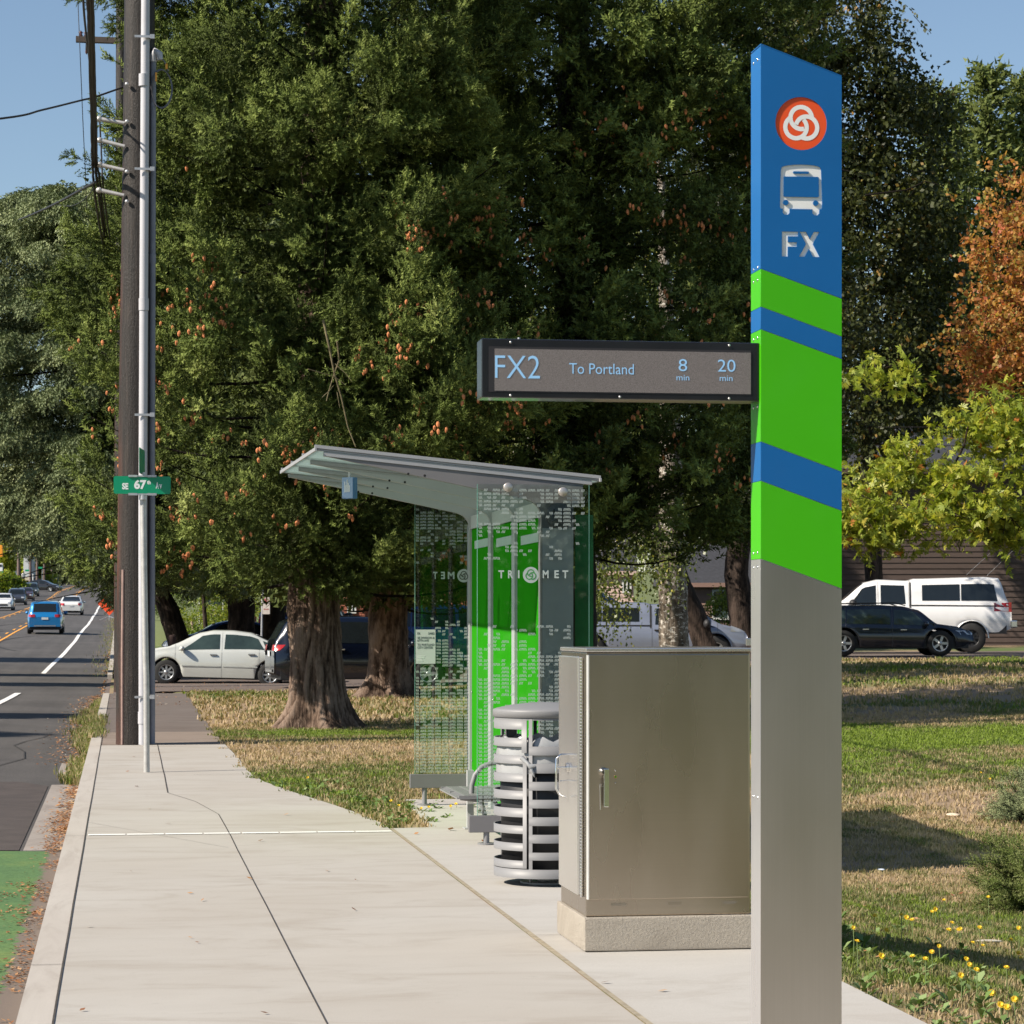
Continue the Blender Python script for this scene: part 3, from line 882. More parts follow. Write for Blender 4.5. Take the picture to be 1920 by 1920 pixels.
for py in (107, 498, 522, 631, 760, 1036, 1063, 1497):
    for yy in (TY0 + .045, TY0 + .105):
        rv.lathe([(.0055, 0), (.005, .002), (.0001, .0032)], (0, 0, 0), 10, 0, OFF @ Matrix.Translation((TX0 - .0001, yy, tz(py))) @ Matrix.Rotation(-PI / 2, 4, 'Y'))
rv.build('rivets', M_rivet, pyl)['kind'] = 'stuff'
od = MB(); od.lathe([(RC + .004, 0), (.0001, 0)], (0, 0, 0), 48, 0, FM @ Matrix.Translation((cxy[0], cxy[1], -.0042)))
od.build('orange_disc', M_orange, pyl)
kb = MB(); knot(kb, cxy[0] + .001, cxy[1] - .002, RC, FM, -.0038)
kb.build('emblem', M_plate, pyl)
# arrival display fixed to the pylon
DY = 8.786
dl, dr = plane_pt(903, 634.7, DY), plane_pt(1421.5, 643.5, DY)
zt_, zb_ = 2.5905, plane_pt(903, 745.2, DY).z
x0, x1 = dl.x, TX0 - .0005
dsp = MB(); dsp.box((x0, DY, zb_), (x1, DY + .118, zt_), bev=.004); dsp.v = [tuple(OFF @ Vector(v)) for v in dsp.v]
dso = dsp.build('display_case', M_black, pyl)
def dp(px, py): q = plane_pt(px, py, DY); return q.x, q.z
sx0, sz1 = dp(927, 657); sx1, sz0 = dp(1408, 737)
bx0, bz1 = dp(916, 649); bz0 = plane_pt(916, 731.5, DY).z
scm = emit_mat('led_screen', (.30, .26, .25), .10)
_m, t, b = scm, scm.node_tree, scm.node_tree.nodes['Principled BSDF']
dots = noise_tex(t, coords(t), 420, 2, .9)
t.links.new(ramp(t, [(.35, (.055, .048, .045)), (.65, (.17, .150, .142))], dots), b.inputs['Base Color']); b.inputs['Roughness'].default_value = .6
zd = EYE + (1170 - 732) * plane_pt(927, 700, DY).length / FPX
sb_ = MB(); D0 = DY - .0015
zc0, zc1 = dp(1100, 735)[1], dp(1100, 656.5)[1]
sb_.quad(*[OFF @ Vector(p) for p in ((bx0, D0, zc0 - .004), (sx1, D0, zc0 - .004), (sx1, D0, zc1 + .008), (bx0, D0, zc1 + .008))]); so_ = sb_.build('screen_bezel', mat('bezel', (.028, .025, .027), .4), dso)
sb_ = MB(); sb_.quad(*[OFF @ Vector(p) for p in ((sx0, D0 - .0012, zc0), (sx1 - .001, D0 - .0012, zc0), (sx1 - .001, D0 - .0012, zc1), (sx0, D0 - .0012, zc1))]); sb_.build('screen', scm, dso)
DM = OFF @ front_M(D0 - .0024); M_led = emit_mat('led_blue', (.27, .52, .78), .60)
for s_, a, b_, c_, d_, bo in (('FX2', 928, 666, 1012, 710, -.008), ('To Portland', 1067, 681, 1188, 702.5, -.004), ('8', 1272, 673.3, 1288, 696.3, -.003), ('min', 1268, 703, 1292, 713.5, -.002), ('20', 1345.5, 674.2, 1378.5, 697.5, -.003), ('min', 1349, 704, 1373, 714.6, -.002)):
    p, q = dp(a, b_), dp(b=0, a=0) if False else dp(c_, d_)
    tx = MB(); add_text(tx, s_, (p[0] + q[0]) / 2, (p[1] + q[1]) / 2, q[0] - p[0], p[1] - q[1], DM, bo); tx.build('display_lettering', M_led, dso)
sc2 = MB()
for px in (957, 1162, 1367):
    for py in (641, 740.5):
        if px == 1162 and py < 700: continue
        q = dp(px, py + (px - 903) * .0148); sc2.lathe([(.0045, 0), (.0045, .001), (.0001, .0024)], (0, 0, 0), 12, 0, DM @ Matrix.Translation((q[0], q[1], -.0008)))
q = dp(977, 634); sc2.cyl(OFF @ Vector((q[0], DY + .05, zt_ - .001)), .0045, .011, 10)
sc2.build('screws', M_galv, dso)['kind'] = 'stuff'

# ------------------------------------------------------------------ control cabinet on its footing
CX0, CY0, CX1, CY1 = 2.238, 12.285, 3.06, 13.0
ft = MB()
ft.box((CX0 - .014, CY0 - .03, .003), (CX1 + .03, CY1 + .06, .172), bev=.012)
fo_ = ft.build('concrete_footing', M_basec); fo_.modifiers.new('grain', 'SUBSURF').levels = 0
tag(fo_, 'rough concrete footing block under the steel cabinet', 'footing')
cab = thing('control_cabinet', 'stainless steel traffic control cabinet with lever handle beside the pylon', 'cabinet', (CX0, CY0, .173))
CO = Matrix.Translation((-CX0, -CY0, -.173))
def cbuild(mb, name, m, par=cab):
    mb.v = [tuple(CO @ Vector(v)) for v in mb.v]; return mb.build(name, m, par)
c = MB(); c.box((CX0, CY0, .173), (CX1, CY1, 1.462), bev=.006); cbuild(c, 'housing', M_steel)
c = MB(); c.box((CX0 - .004, CY0 - .018, 1.463), (CX1 + .012, CY1 + .01, 1.483), bev=.005); cbuild(c, 'roof', M_steel_n)
c = MB(); c.box((CX0 + .010, CY0 - .018, .256), (CX1 - .01, CY0 - .001, 1.452), bev=.004); cbuild(c, 'front_door', M_steel)
c = MB(); c.prism([(CX0 + .002, CY0 - .002), (CX0 + .009, CY0 - .002), (CX0 + .0125, CY0 - .0205), (CX0 + .008, CY0 - .0205)], 1.19, 0, None, .258); cbuild(c, 'door_edge', mat('edge_glint', (.85, .84, .82), .30, .6))  # pale strip added for the sun glint down the bevelled door edge
c = MB(); c.box((CX0 - .016, CY0 + .14, .262), (CX0 - .001, CY1 - .02, 1.440), bev=.006); cbuild(c, 'side_door', M_steel_n)
hg = MB(); hg.tube([(CX0 - .008, CY0 + .072, .262), (CX0 - .008, CY0 + .072, 1.435)], .007, 10)
hg.box((CX0 - .006, CY0 + .084, .266), (CX0 - .0005, CY0 + .139, 1.436)); hgo = cbuild(hg, 'hinge', M_galv)
kn = MB(); z = .268
while z < 1.43:
    kn.cyl((CX0 - .008, CY0 + .072, z), .0088, .011, 8); z += .0158
cbuild(kn, 'hinge_knuckles', M_chrome)['kind'] = 'stuff'
def cp(px, py): q = plane_pt(px, py, CY0 - .02); return q.x, q.z
hd = MB(); hx, hz = cp(1131, 1447)
hd.lathe([(.022, 0), (.022, .012), (.012, .02), (.012, .042)], (0, 0, 0), 20, 0, front_M(CY0 - .018) @ Matrix.Translation((hx, hz, 0)))
lvx, lvz = cp(1134, 1477)
hd.box((hx - .006, CY0 - .070, hz - .170), (hx + .020, CY0 - .058, hz + .018), bev=.004); hd.box((hx - .004, CY0 - .058, hz - .03), (hx + .018, CY0 - .034, hz + .012), bev=.003)
hd.box((hx - .008, CY0 - .034, hz - .075), (hx + .006, CY0 - .019, hz - .06)); hd.tube([(hx - .016, CY0 - .020, hz - .06), (hx - .013, CY0 - .020, hz - .185)], .004, 6)
cbuild(hd, 'handle', M_chrome)
lk = MB(); lx, lz = cp(1154, 1456.5)
lk.lathe([(.0075, 0), (.0075, .003), (.0055, .0035)], (0, 0, 0), 16, 0, front_M(CY0 - .0185) @ Matrix.Translation((lx, lz, 0)))
lk.lathe([(.0054, .0028), (.0001, .0028)], (0, 0, 0), 16, 1, front_M(CY0 - .0185) @ Matrix.Translation((lx, lz, 0)))
for dz in (.030, -.030): lk.ball((lx, CY0 - .019, lz + dz), .0034, 6, 2)
cbuild(lk, 'lock', [mat('brass', (.75, .45, .15), .3, 1.0), mat('lock_green', (.03, .30, .02), .4), M_rivet])
hs = MB()   # D handle and rose on the street side
ym = CY0 + .40; zz = cp(1040, 1462)[1] + .0
hs.tube([(CX0 - .016, ym, zz + .10), (CX0 - .055, ym, zz + .10), (CX0 - .078, ym, zz + .08), (CX0 - .080, ym, zz - .07), (CX0 - .06, ym, zz - .105), (CX0 - .03, ym, zz - .115)], .0055, 8)
hs.tube([(CX0 - .017, ym, zz + .035), (CX0 - .078, ym, zz + .035)], .006, 8)
hs.cyl((CX0 - .03, ym, zz + .035), .024, .013, 16, axis='X')
hs.tube([(CX0 - .016, ym + .01, zz - .03), (CX0 - .06, ym + .01, zz - .035)], .004, 6)
cbuild(hs, 'side_handle', M_chrome)
st = MB()
for px, w_ in ((1145, 30), (1252, 26), (1355, 26)):
    a = plane_pt(px, 1692, CY0 - .001); st.quad((a.x, CY0 - .0012, .238), (a.x + w_ / 370, CY0 - .0012, .238), (a.x + w_ / 385, CY0 - .0012, .224), (a.x + .004, CY0 - .0012, .224))
cbuild(st, 'glue_marks', mat('glue_mark', (.42, .34, .24), .8))

# ------------------------------------------------------------------ litter bin
BX, BY, BR = 2.59, 15.61, .32
AC = math.atan2(-BY, -BX)
bn = thing('litter_bin', 'silver slatted round litter bin standing beside the shelter glass', 'bin', (BX, BY, 0))
def arc_band(mb, a0, a1, z0, z1, r=BR, th=.007, mi=0):
    n = max(3, int(abs(a1 - a0) / R(5)))
    mb.lathe([(r, z0), (r, z1), (r - th, z1), (r - th, z0), (r, z0)], (0, 0, 0), n, mi, None, True, a0, a1)
    for a in (a0, a1):
        c_, s_ = math.cos(a), math.sin(a)
        mb.quad((r * c_, r * s_, z0), (r * c_, r * s_, z1), ((r - th) * c_, (r - th) * s_, z1), ((r - th) * c_, (r - th) * s_, z0), mi)
def zbin(zy): return EYE - ((1150 + zy * .2864) - 1170) * 15.8 / FPX
door = MB()
dA, dB = AC - R(19.5), AC - R(125)
for a, c_ in ((690, 750), (805, 862)): arc_band(door, AC - R(21), dB, zbin(c_), zbin(a))
for a in (AC - R(21), dB + R(6)): arc_band(door, a, a - R(6), zbin(900), zbin(690))
door.build('upper_slats', M_silverp, bn)
door = MB()
for a, c_ in ((918, 972), (1035, 1090), (1145, 1200), (1257, 1315), (1370, 1422), (1482, 1533), (1595, 1645)): arc_band(door, AC - R(21), dB, zbin(c_), zbin(a))
for a in (AC - R(21), dB + R(6)): arc_band(door, a, a - R(4.5), zbin(1645), zbin(918))
door.build('slatted_door', M_silverp, bn)
sh = MB()
for a, c_ in ((858, 915), (970, 1030), (1085, 1140), (1200, 1255), (1312, 1368), (1425, 1480), (1540, 1590)): arc_band(sh, AC - R(18.5), AC + R(232), zbin(c_), zbin(a))
arc_band(sh, 0, 2 * PI - .001, zbin(1710), zbin(1650)); arc_band(sh, 0, 2 * PI - .001, zbin(690), zbin(650), BR - .002)
arc_band(sh, AC + R(38), AC + R(128), zbin(862), zbin(690)); arc_band(sh, AC + R(215), AC + R(232), zbin(862), zbin(690))
for a in (-18.5, 34, 62, 90, 126, 155, 190, 228): arc_band(sh, AC + R(a), AC + R(a + 4), zbin(1660), zbin(680), BR - .001)
sh.build('slatted_shell', M_silverp, bn)
lid = MB(); lid.lathe([(.0001, 1.118), (.10, 1.114), (.22, 1.100), (.305, 1.082), (BR + .004, 1.074), (BR + .006, 1.066), (BR + .006, 1.030), (BR - .004, 1.028), (BR - .01, 1.04), (.0001, 1.045)], (0, 0, 0), 48); lid.build('lid', M_silverp, bn)
ln = MB(); ln.lathe([(.0001, .10), (.27, .10), (.285, .86), (.278, .86), (.26, .12), (.0001, .12)], (0, 0, 0), 36); ln.build('liner', mat('black_liner', (.016, .016, .018), .55), bn)
fb = MB(); fb.cyl((0, 0, .012), .05, .07, 20); fb.cyl((0, 0, .003), .155, .010, 36); fb.lathe([(.30, .068), (.0001, .068)], (0, 0, 0), 36)
for a in range(4): fb.cyl((.13 * math.cos(a * 1.57 + .6), .13 * math.sin(a * 1.57 + .6), .013), .008, .018, 8)
fb.build('pedestal', M_greyp, bn)
bag = MB(); nb = 60; rows = [(.900, 0.284), (.888, .290), (.85, .296), (.79, .300), (.735, .303), (.70, .304)]
M_bag = leaf_mat('bag_film', [(0, (.50, .51, .52)), (1, (.56, .56, .57))], .3, .25, .6, (1, 1, 1))
base = len(bag.v)
for z_, r_ in rows:
    for i in range(nb):
        a = 2 * PI * i / nb; q = .010 * math.sin(a * 17 + z_ * 40) + .007 * math.sin(a * 31 - z_ * 22)
        low = -.05 * max(0, math.sin(a * 2.0 + .8)) if z_ < .76 else (.016 * math.sin(a * 13) if z_ > .87 else 0)
        bag.v.append((BX * 0 + (r_ + q * .45) * math.cos(a), (r_ + q * .45) * math.sin(a), z_ + low))
for j_ in range(len(rows) - 1):
    for i in range(nb): bag.face((base + j_ * nb + i, base + j_ * nb + (i + 1) % nb, base + (j_ + 1) * nb + (i + 1) % nb, base + (j_ + 1) * nb + i), 0, True)
a = AC - R(19); p0 = Vector((math.cos(a), math.sin(a), 0))
bag.tube([p0 * .30 + Vector((-.05, 0, .79)), p0 * .325 + Vector((0, 0, .755)), p0 * .335 + Vector((.01, 0, .735)), p0 * .33 + Vector((.10, .01, .745))], [.015, .012, .020, .006], 6)
bag.tube([p0 * .33 + Vector((.01, 0, .742)), p0 * .345 + Vector((.035, -.005, .70)), p0 * .34 + Vector((.045, 0, .672))], [.014, .010, .003], 6)
bo_ = bag.build('bin_bag', M_bag, None, (BX, BY, 0)); tag(bo_, 'crumpled clear white bin bag inside the slatted litter bin', 'bin bag')

# ------------------------------------------------------------------ bus shelter
FYs = [18.43, 19.74, 21.05, 22.36]
def rise(y): return .018 * (y - 18.43)
shl = thing('bus_shelter', 'bus shelter with sloping glass roof, green back panels and patterned end glass', 'shelter', (3.0, 18.43, 0))
SO_ = Matrix.Translation((-3.0, -18.43, 0))
def sbuild(mb, name, m, par=shl):
    mb.v = [tuple(SO_ @ Vector(v)) for v in mb.v]; return mb.build(name, m, par)
def roof_z(x): return 2.868 - (x - 1.38) * .098
M_beam = mat('shelter_grey_shaded', (.17, .165, .17), .45, var=.05, vscale=3)  # near frame's grey, darkened in the colour for the roof's shade
M_col_lit = mat('column_grey_lit', (.62, .61, .60), .45, var=.05)  # same shelter grey, lightened to lift the near column out of shade
M_pale = mat('shelter_grey_lit', (.40, .41, .41), .45, var=.05, vscale=3)  # same shelter grey, paler for the frames that catch more light
for i, y in enumerate(FYs):
    r_ = rise(y)
    pts = [(1.45, roof_z(1.45) - .052), (1.50, 2.800), (2.896, 2.512), (2.93, 2.503)]
    pts += [(2.905 + .125 * math.cos(a), 2.375 + .128 * math.sin(a)) for a in [R(80 - 10 * k_) for k_ in range(9)]]
    pts += [(3.03, .02), (3.265, .02), (3.265, 2.45), (3.335, 2.50), (3.335, roof_z(3.335) - .052)]
    bm_ = MB(); bm_.prism(pts, .05, 0, Matrix.Translation((0, 0, r_)) @ front_M(y) @ Matrix.Translation((0, 0, -.05)))
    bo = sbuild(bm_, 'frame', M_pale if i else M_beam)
    if i == 0:
        h_ = MB(); h_.box((3.034, y - .006, .05), (3.262, y - .001, 2.30)); sbuild(h_, 'column_light_plate', M_col_lit)  # thin plate added over the near column only to lighten its shaded face
    h_ = MB()
    for xx in (2.05, 2.17): h_.lathe([(.009, 0), (.009, .001), (.0001, .0012)], (0, 0, 0), 10, 0, Matrix.Translation((0, 0, r_)) @ front_M(y) @ Matrix.Translation((xx, roof_z(xx) - .115, .0)))
    sbuild(h_, 'bolt_holes', M_dark, bo)
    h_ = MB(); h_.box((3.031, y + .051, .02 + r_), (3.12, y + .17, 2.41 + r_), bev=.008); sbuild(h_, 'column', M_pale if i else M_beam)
    h_ = MB(); h_.box((1.44, y - .009, 0), (3.40, y + .062, .03)); h_.v = [(x, yy, z + roof_z(x) - .052 + r_ + .0) for x, yy, z in h_.v]; sbuild(h_, 'roof_bracket', M_greyp)
y0, y1 = FYs[0] - .055, FYs[-1] + .12
M_roofglass = bpy.data.materials.new('frosted_roof_glass'); M_roofglass.use_nodes = True
t = M_roofglass.node_tree; t.nodes.clear(); out = t.nodes.new('ShaderNodeOutputMaterial')
tr = t.nodes.new('ShaderNodeBsdfTransparent'); tr.inputs[0].default_value = (.78, .88, .85, 1)
df = t.nodes.new('ShaderNodeBsdfTranslucent'); df.inputs[0].default_value = (.58, .68, .65, 1)
dd = t.nodes.new('ShaderNodeBsdfDiffuse'); dd.inputs[0].default_value = (.46, .54, .52, 1)
m1 = t.nodes.new('ShaderNodeMixShader'); m1.inputs[0].default_value = .5; m2 = t.nodes.new('ShaderNodeMixShader'); m2.inputs[0].default_value = .60
t.links.new(df.outputs[0], m1.inputs[1]); t.links.new(dd.outputs[0], m1.inputs[2]); t.links.new(tr.outputs[0], m2.inputs[1]); t.links.new(m1.outputs[0], m2.inputs[2]); t.links.new(m2.outputs[0], out.inputs[0])
for i in range(3):
    g_ = MB(); a, c_ = FYs[i] + .03, FYs[i + 1] + .02
    g_.v = [(x, y, roof_z(x) - .018 + rise(y) + dz) for dz in (0, .012) for x, y in ((1.385, a), (3.455, a), (3.455, c_), (1.385, c_))]
    for q in ((0, 1, 2, 3), (7, 6, 5, 4), (0, 4, 5, 1), (1, 5, 6, 2), (2, 6, 7, 3), (3, 7, 4, 0)): g_.face(q)
    sbuild(g_, 'roof_pane', M_roofglass)
def rail(y, h=.034, d0=0):
    g_ = MB()
    for (z0, z1, yo, xo) in ((-.018, -.004, .010, .0), (-.002, .022, .0, 0)):
        g_.v_base = len(g_.v)
        n = len(g_.v)
        g_.v += [(x, yy, roof_z(x) + zz + rise(y)) for x in (1.375 - xo, 3.465 + xo) for yy in (y - .02 + yo, y + .03) for zz in (z0, z1)]
        for q in ((0, 1, 3, 2), (4, 6, 7, 5), (0, 2, 6, 4), (1, 5, 7, 3), (0, 4, 5, 1), (2, 3, 7, 6)): g_.face([n + k_ for k_ in q])
    return sbuild(g_, 'roof_edge_rail', M_greyp)
for y in FYs: rail(y)
for x in (1.378, 3.458):
    g_ = MB()
    n = len(g_.v); g_.v += [(x + dx, y, roof_z(x) + rise(y) + dz) for y in (y0, y1) for dx in (-.006, .006) for dz in (-.024, .002)]
    for q in ((0, 1, 3, 2), (4, 6, 7, 5), (0, 2, 6, 4), (1, 5, 7, 3), (0, 4, 5, 1), (2, 3, 7, 6)): g_.face([n + k_ for k_ in q])
    sbuild(g_, 'gutter', M_greyp)
M_pgreen = mat('panel_green', (.022, .24, .008), .6, var=.06, vscale=2, spec=.0)
M_label = mat('pale_label', (.40, .48, .44), .8, var=.03, spec=.0)
for i in range(3):
    a, c_ = FYs[i] + .172, FYs[i + 1] - .002; r_ = rise(a)
    g_ = MB(); g_.box((3.052, a, .10 + r_), (3.07, c_, 2.385 + r_)); pn = sbuild(g_, 'back_panel', M_pgreen)
    g_ = MB(); g_.box((3.048, a + .0, 2.205 + r_), (3.0515, c_ - .20, 2.275 + r_)); sbuild(g_, 'label_strip', M_label, pn)
    g_ = MB(); g_.box((3.04, a, 2.386 + r_), (3.08, c_, 2.50 + r_)); sbuild(g_, 'header', M_pale)
    g_ = MB()
    for zz in (2.30, 1.55, .95, .35): g_.ball((3.046, c_ - .05, zz + r_), .008, 5)
    sbuild(g_, 'panel_screws', M_rivet, pn)
# green rear screen that shows beyond the near column
g_ = MB(); g_.box((3.285, 18.47, .12), (3.42, 18.485, 2.40)); sbuild(g_, 'rear_screen', mat('dark_panel_green', (.010, .14, .035), .25, var=.25, vscale=4, coat=.3))
# round splice plate and glass buttons
g_ = MB(); q = plane_pt(1047, 967, FYs[0])
g_.lathe([(.092, 0), (.092, .010), (.088, .013), (.0001, .013)], (0, 0, 0), 32, 0, front_M(FYs[0]) @ Matrix.Translation((q.x, q.z, 0)))
for a in (45, 135, 225, 315):
    g_.lathe([(.012, .012), (.012, .017), (.0001, .018)], (0, 0, 0), 10, 0, front_M(FYs[0]) @ Matrix.Translation((q.x + .055 * math.cos(R(a)), q.z + .055 * math.sin(R(a)), 0)))
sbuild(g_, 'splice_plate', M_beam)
M_pane = glass_mat('end_glass', (.93, .975, .95))
M_frit = mat('frit_white', (.42, .48, .45), .7, var=.03)
M_edge = mat('glass_edge', (.18, .42, .34), .2, coat=.5)
def end_pane(Y, X0, X1, z0, z1, full):
    g_ = MB(); g_.box((X0, Y, z0), (X1, Y + .010, z1)); pn = sbuild(g_, 'end_pane', M_pane)
    g_ = MB()
    for x in (X0, X1): g_.box((x - .0015, Y - .0005, z0), (x + .0015, Y + .0105, z1))
    sbuild(g_, 'glass_edge', M_edge, pn)
    fr = []; pitch, col = .0275, .0325
    rs = random.Random(3 + int(Y * 10))
    nr = int((z1 - z0 - .03) / pitch)
    for r_ in range(nr):
        z = z0 + .02 + r_ * pitch; hgt = z - z0
        top = (z1 - z)
        nn = lambda k_: .5 + .5 * mnoise.noise(Vector((k_ * .28 + Y, r_ * .45, Y)))
        for k_ in range(int((X1 - X0 - .02) / col)):
            v = nn(k_) + rs.uniform(-.22, .22)
            thr = 1.2
            if hgt < .42: thr = .06
            elif hgt < .72: thr = .30
            elif hgt < 1.15: thr = .47
            elif hgt < 1.38: thr = .68
            elif top < .34: thr = .42
            elif top < .55: thr = .66
            if v < thr: continue
            if full and k_ * col < .13 and .95 < hgt < 1.3: continue
            sl = .006 if k_ % 2 else -.006
            for s_ in range(3):
                x = X0 + .014 + k_ * col + s_ * .0092
                fr.append(((x, z), (x + .0042, z), (x + .0042 + sl, z + .0190), (x + sl, z + .0190)))
    q = np.array([[(x - 3.0, Y - .0012 - 18.43, z) for x, z in f] for f in fr]).reshape(-1, 3)
    np_mesh('frit_pattern', q, np.arange(len(q), dtype=np.int32).reshape(-1, 4), M_frit, pn)
    return pn
NP = FYs[0] - .055
xa, xb = plane_pt(895, 1000, NP).x, plane_pt(1104.5, 1000, NP).x
np_ = end_pane(NP, xa, xb, .205, 2.615, False)
FPY = FYs[3] + .07
fa = plane_pt(778, 1000, FPY).x
fp_ = end_pane(FPY, fa, fa + (xb - xa), .270, 2.66, True)
def wtext(mb, s_, Y, a, c_, ya, yb, mirror=False, bold=.03):
    p, q = plane_pt(a, ya, Y), plane_pt(c_, yb, Y)
    add_text(mb, s_, (p.x + q.x) / 2, (p.z + q.z) / 2, q.x - p.x, p.z - q.z, front_M(Y), bold, 0, mirror, .0016)
lg = MB()
for s_, a, c_ in (('T', 934.5, 945), ('R', 952.5, 962), ('I', 971, 974), ('M', 1017.5, 1028.5), ('E', 1039.5, 1047.8), ('T', 1054.3, 1065.5)): wtext(lg, s_, NP, a, c_, 1069.3, 1084.2)
q = plane_pt(995.3, 1078, NP)
def ring_logo(mb, q, Y, r_):
    mb.lathe([(r_, .0016), (r_ * .80, .0016)], (0, 0, 0), 32, 0, front_M(Y) @ Matrix.Translation((q.x, q.z, 0)))
    # pale disc with the knot left clear: drawn as the pieces between
    mb.lathe([(r_ * .80, .0016), (r_ * .70, .0016)], (0, 0, 0), 32, 0, front_M(Y) @ Matrix.Translation((q.x, q.z, 0)))
lgd = MB(); lgd.lathe([(.0585, .0014), (.0001, .0014)], (0, 0, 0), 36, 0, front_M(NP) @ Matrix.Translation((q.x, q.z, 0)))
lgk = MB(); knot(lgk, q.x, q.z, .0585, front_M(NP), .0020, wd=.13)
sbuild(lg, 'glass_lettering', M_frit, np_); sbuild(lgd, 'logo_disc', M_frit, np_); sbuild(lgk, 'logo_knot', mat('logo_clear_green', (.05, .26, .06), .4), np_)
lg = MB()
for s_, a, c_ in (('T', 812, 820), ('E', 826.6, 834), ('M', 839.5, 852)): wtext(lg, s_, FPY, a, c_, 1072, 1085.7, s_ == 'E')
q = plane_pt(869.5, 1079.5, FPY)
lgd = MB(); lgd.lathe([(.0585, .0014), (.0001, .0014)], (0, 0, 0), 36, 0, front_M(FPY) @ Matrix.Translation((q.x, q.z, 0)))
lgk = MB(); knot(lgk, q.x, q.z, .0585, front_M(FPY), .0020, wd=.13)
sbuild(lg, 'glass_lettering', M_frit, fp_); sbuild(lgd, 'logo_disc', M_frit, fp_); sbuild(lgk, 'logo_knot', mat('logo_clear_dark', (.03, .035, .02), .4), fp_)
# stop notice on the far pane
p, q = plane_pt(779.5, 1180.5, FPY - .004), plane_pt(816.5, 1244.5, FPY - .004)
nb_ = MB(); nb_.box((p.x, FPY - .004, q.z), (q.x, FPY - .0015, p.z)); sbuild(nb_, 'stop_notice', mat('notice_grey', (.50, .53, .52), .6, var=.02), fp_)
nl = MB(); nw = MB()
def ntx(mb, s_, a, c_, ya, yb, bold=.0): 
    u, v = plane_pt(a, ya, FPY - .0055), plane_pt(c_, yb, FPY - .0055)
    add_text(mb, s_, (u.x + v.x) / 2, (u.z + v.z) / 2, v.x - u.x, u.z - v.z, front_M(FPY - .0052), bold)
ntx(nl, 'FX', 782.6, 788.2, 1185.6, 1190, .03); ntx(nl, '5482', 803, 814.8, 1185.6, 1190, .02)
ntx(nl, 'SE DIVISION &', 782.6, 815, 1193.8, 1198, .02); ntx(nl, '67TH AVE', 782.6, 804, 1199, 1203.2, .02)
ntx(nl, 'TO PORTLAND', 782.6, 814.6, 1206.8, 1211.2, .02); ntx(nl, 'CITY CENTER', 782.6, 812, 1212.2, 1216.6, .02)
sbuild(nl, 'notice_lettering', mat('notice_ink', (.06, .08, .10), .6), fp_)
for k_, (a, c_) in enumerate(((782.5, 797), (782.5, 796), (782.5, 792), (782.5, 793))):
    u, v = plane_pt(a, 1229.4 + k_ * 3, FPY - .0055), plane_pt(c_, 1231 + k_ * 3, FPY - .0055); nw.quad((u.x, FPY - .0052, v.z), (v.x, FPY - .0052, v.z), (v.x, FPY - .0052, u.z), (u.x, FPY - .0052, u.z))
sbuild(nw, 'notice_small_print', mat('notice_white', (.75, .77, .76), .6), fp_)
# rails that carry the panes, feet, buttons
for Y, X0, r_ in ((NP, 2.485, 0), (FPY, fa - .045, .065)):
    g_ = MB(); g_.box((X0, Y - .025, .09 + r_), (X0 + .84, Y + .035, .212 + r_), bev=.004)
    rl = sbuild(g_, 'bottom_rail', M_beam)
    g_ = MB(); g_.cyl((X0 + .13, Y + .005, .012), .022, .08 + r_, 14); g_.cyl((X0 + .13, Y + .005, .003), .065, .010, 24); sbuild(g_, 'rail_foot', M_silverp, rl)
g_ = MB()
for px, py in ((952, 914), (1055, 922.5)):
    q = plane_pt(px, py, NP); g_.lathe([(.034, 0), (.034, .018), (.030, .022), (.0001, .022)], (0, 0, 0), 28, 0, front_M(NP - .001) @ Matrix.Translation((q.x, q.z, 0)))
sbuild(g_, 'glass_buttons', mat('satin_button', (.52, .48, .44), .38, .7))
# square post under the bench end
g_ = MB(); g_.box((2.665, 19.78, .006), (2.715, 19.84, .46)); g_.box((2.64, 19.74, .004), (2.76, 19.88, .012)); sbuild(g_, 'post', M_pale)
# small blue hanging sign
hs_ = thing('hanging_sign', 'small blue hanging sign under the shelter roof', 'sign', (1.80, 20.4, 2.685), R(-38))
g_ = MB(); g_.box((-.055, -.03, -.085), (.055, .03, .085), bev=.004); g_.build('sign_box', mat('sign_blue', (.03, .16, .42), .35, coat=.3), hs_)
g_ = MB(); g_.box((-.05, -.034, -.082), (.05, -.0305, .082)); g_.build('sign_face', mat('sign_face_blue', (.20, .30, .48), .3, var=.1, coat=.3), hs_)
g_ = MB()
for k_, hgt in enumerate((.085, .06, .10, .075, .055)): g_.box((-.026 + k_ * .011, -.0365, -.035 + k_ * .001), (-.020 + k_ * .011, -.0345, -.035 + hgt))
g_.build('pale_lettering', M_plate, hs_)
g_ = MB(); g_.tube([(0, 0, .085), (0, 0, .13)], .012, 10); g_.tube([(-.06, 0, .075), (-.035, 0, .075)], .009, 10); g_.build('bracket', M_galv, hs_)

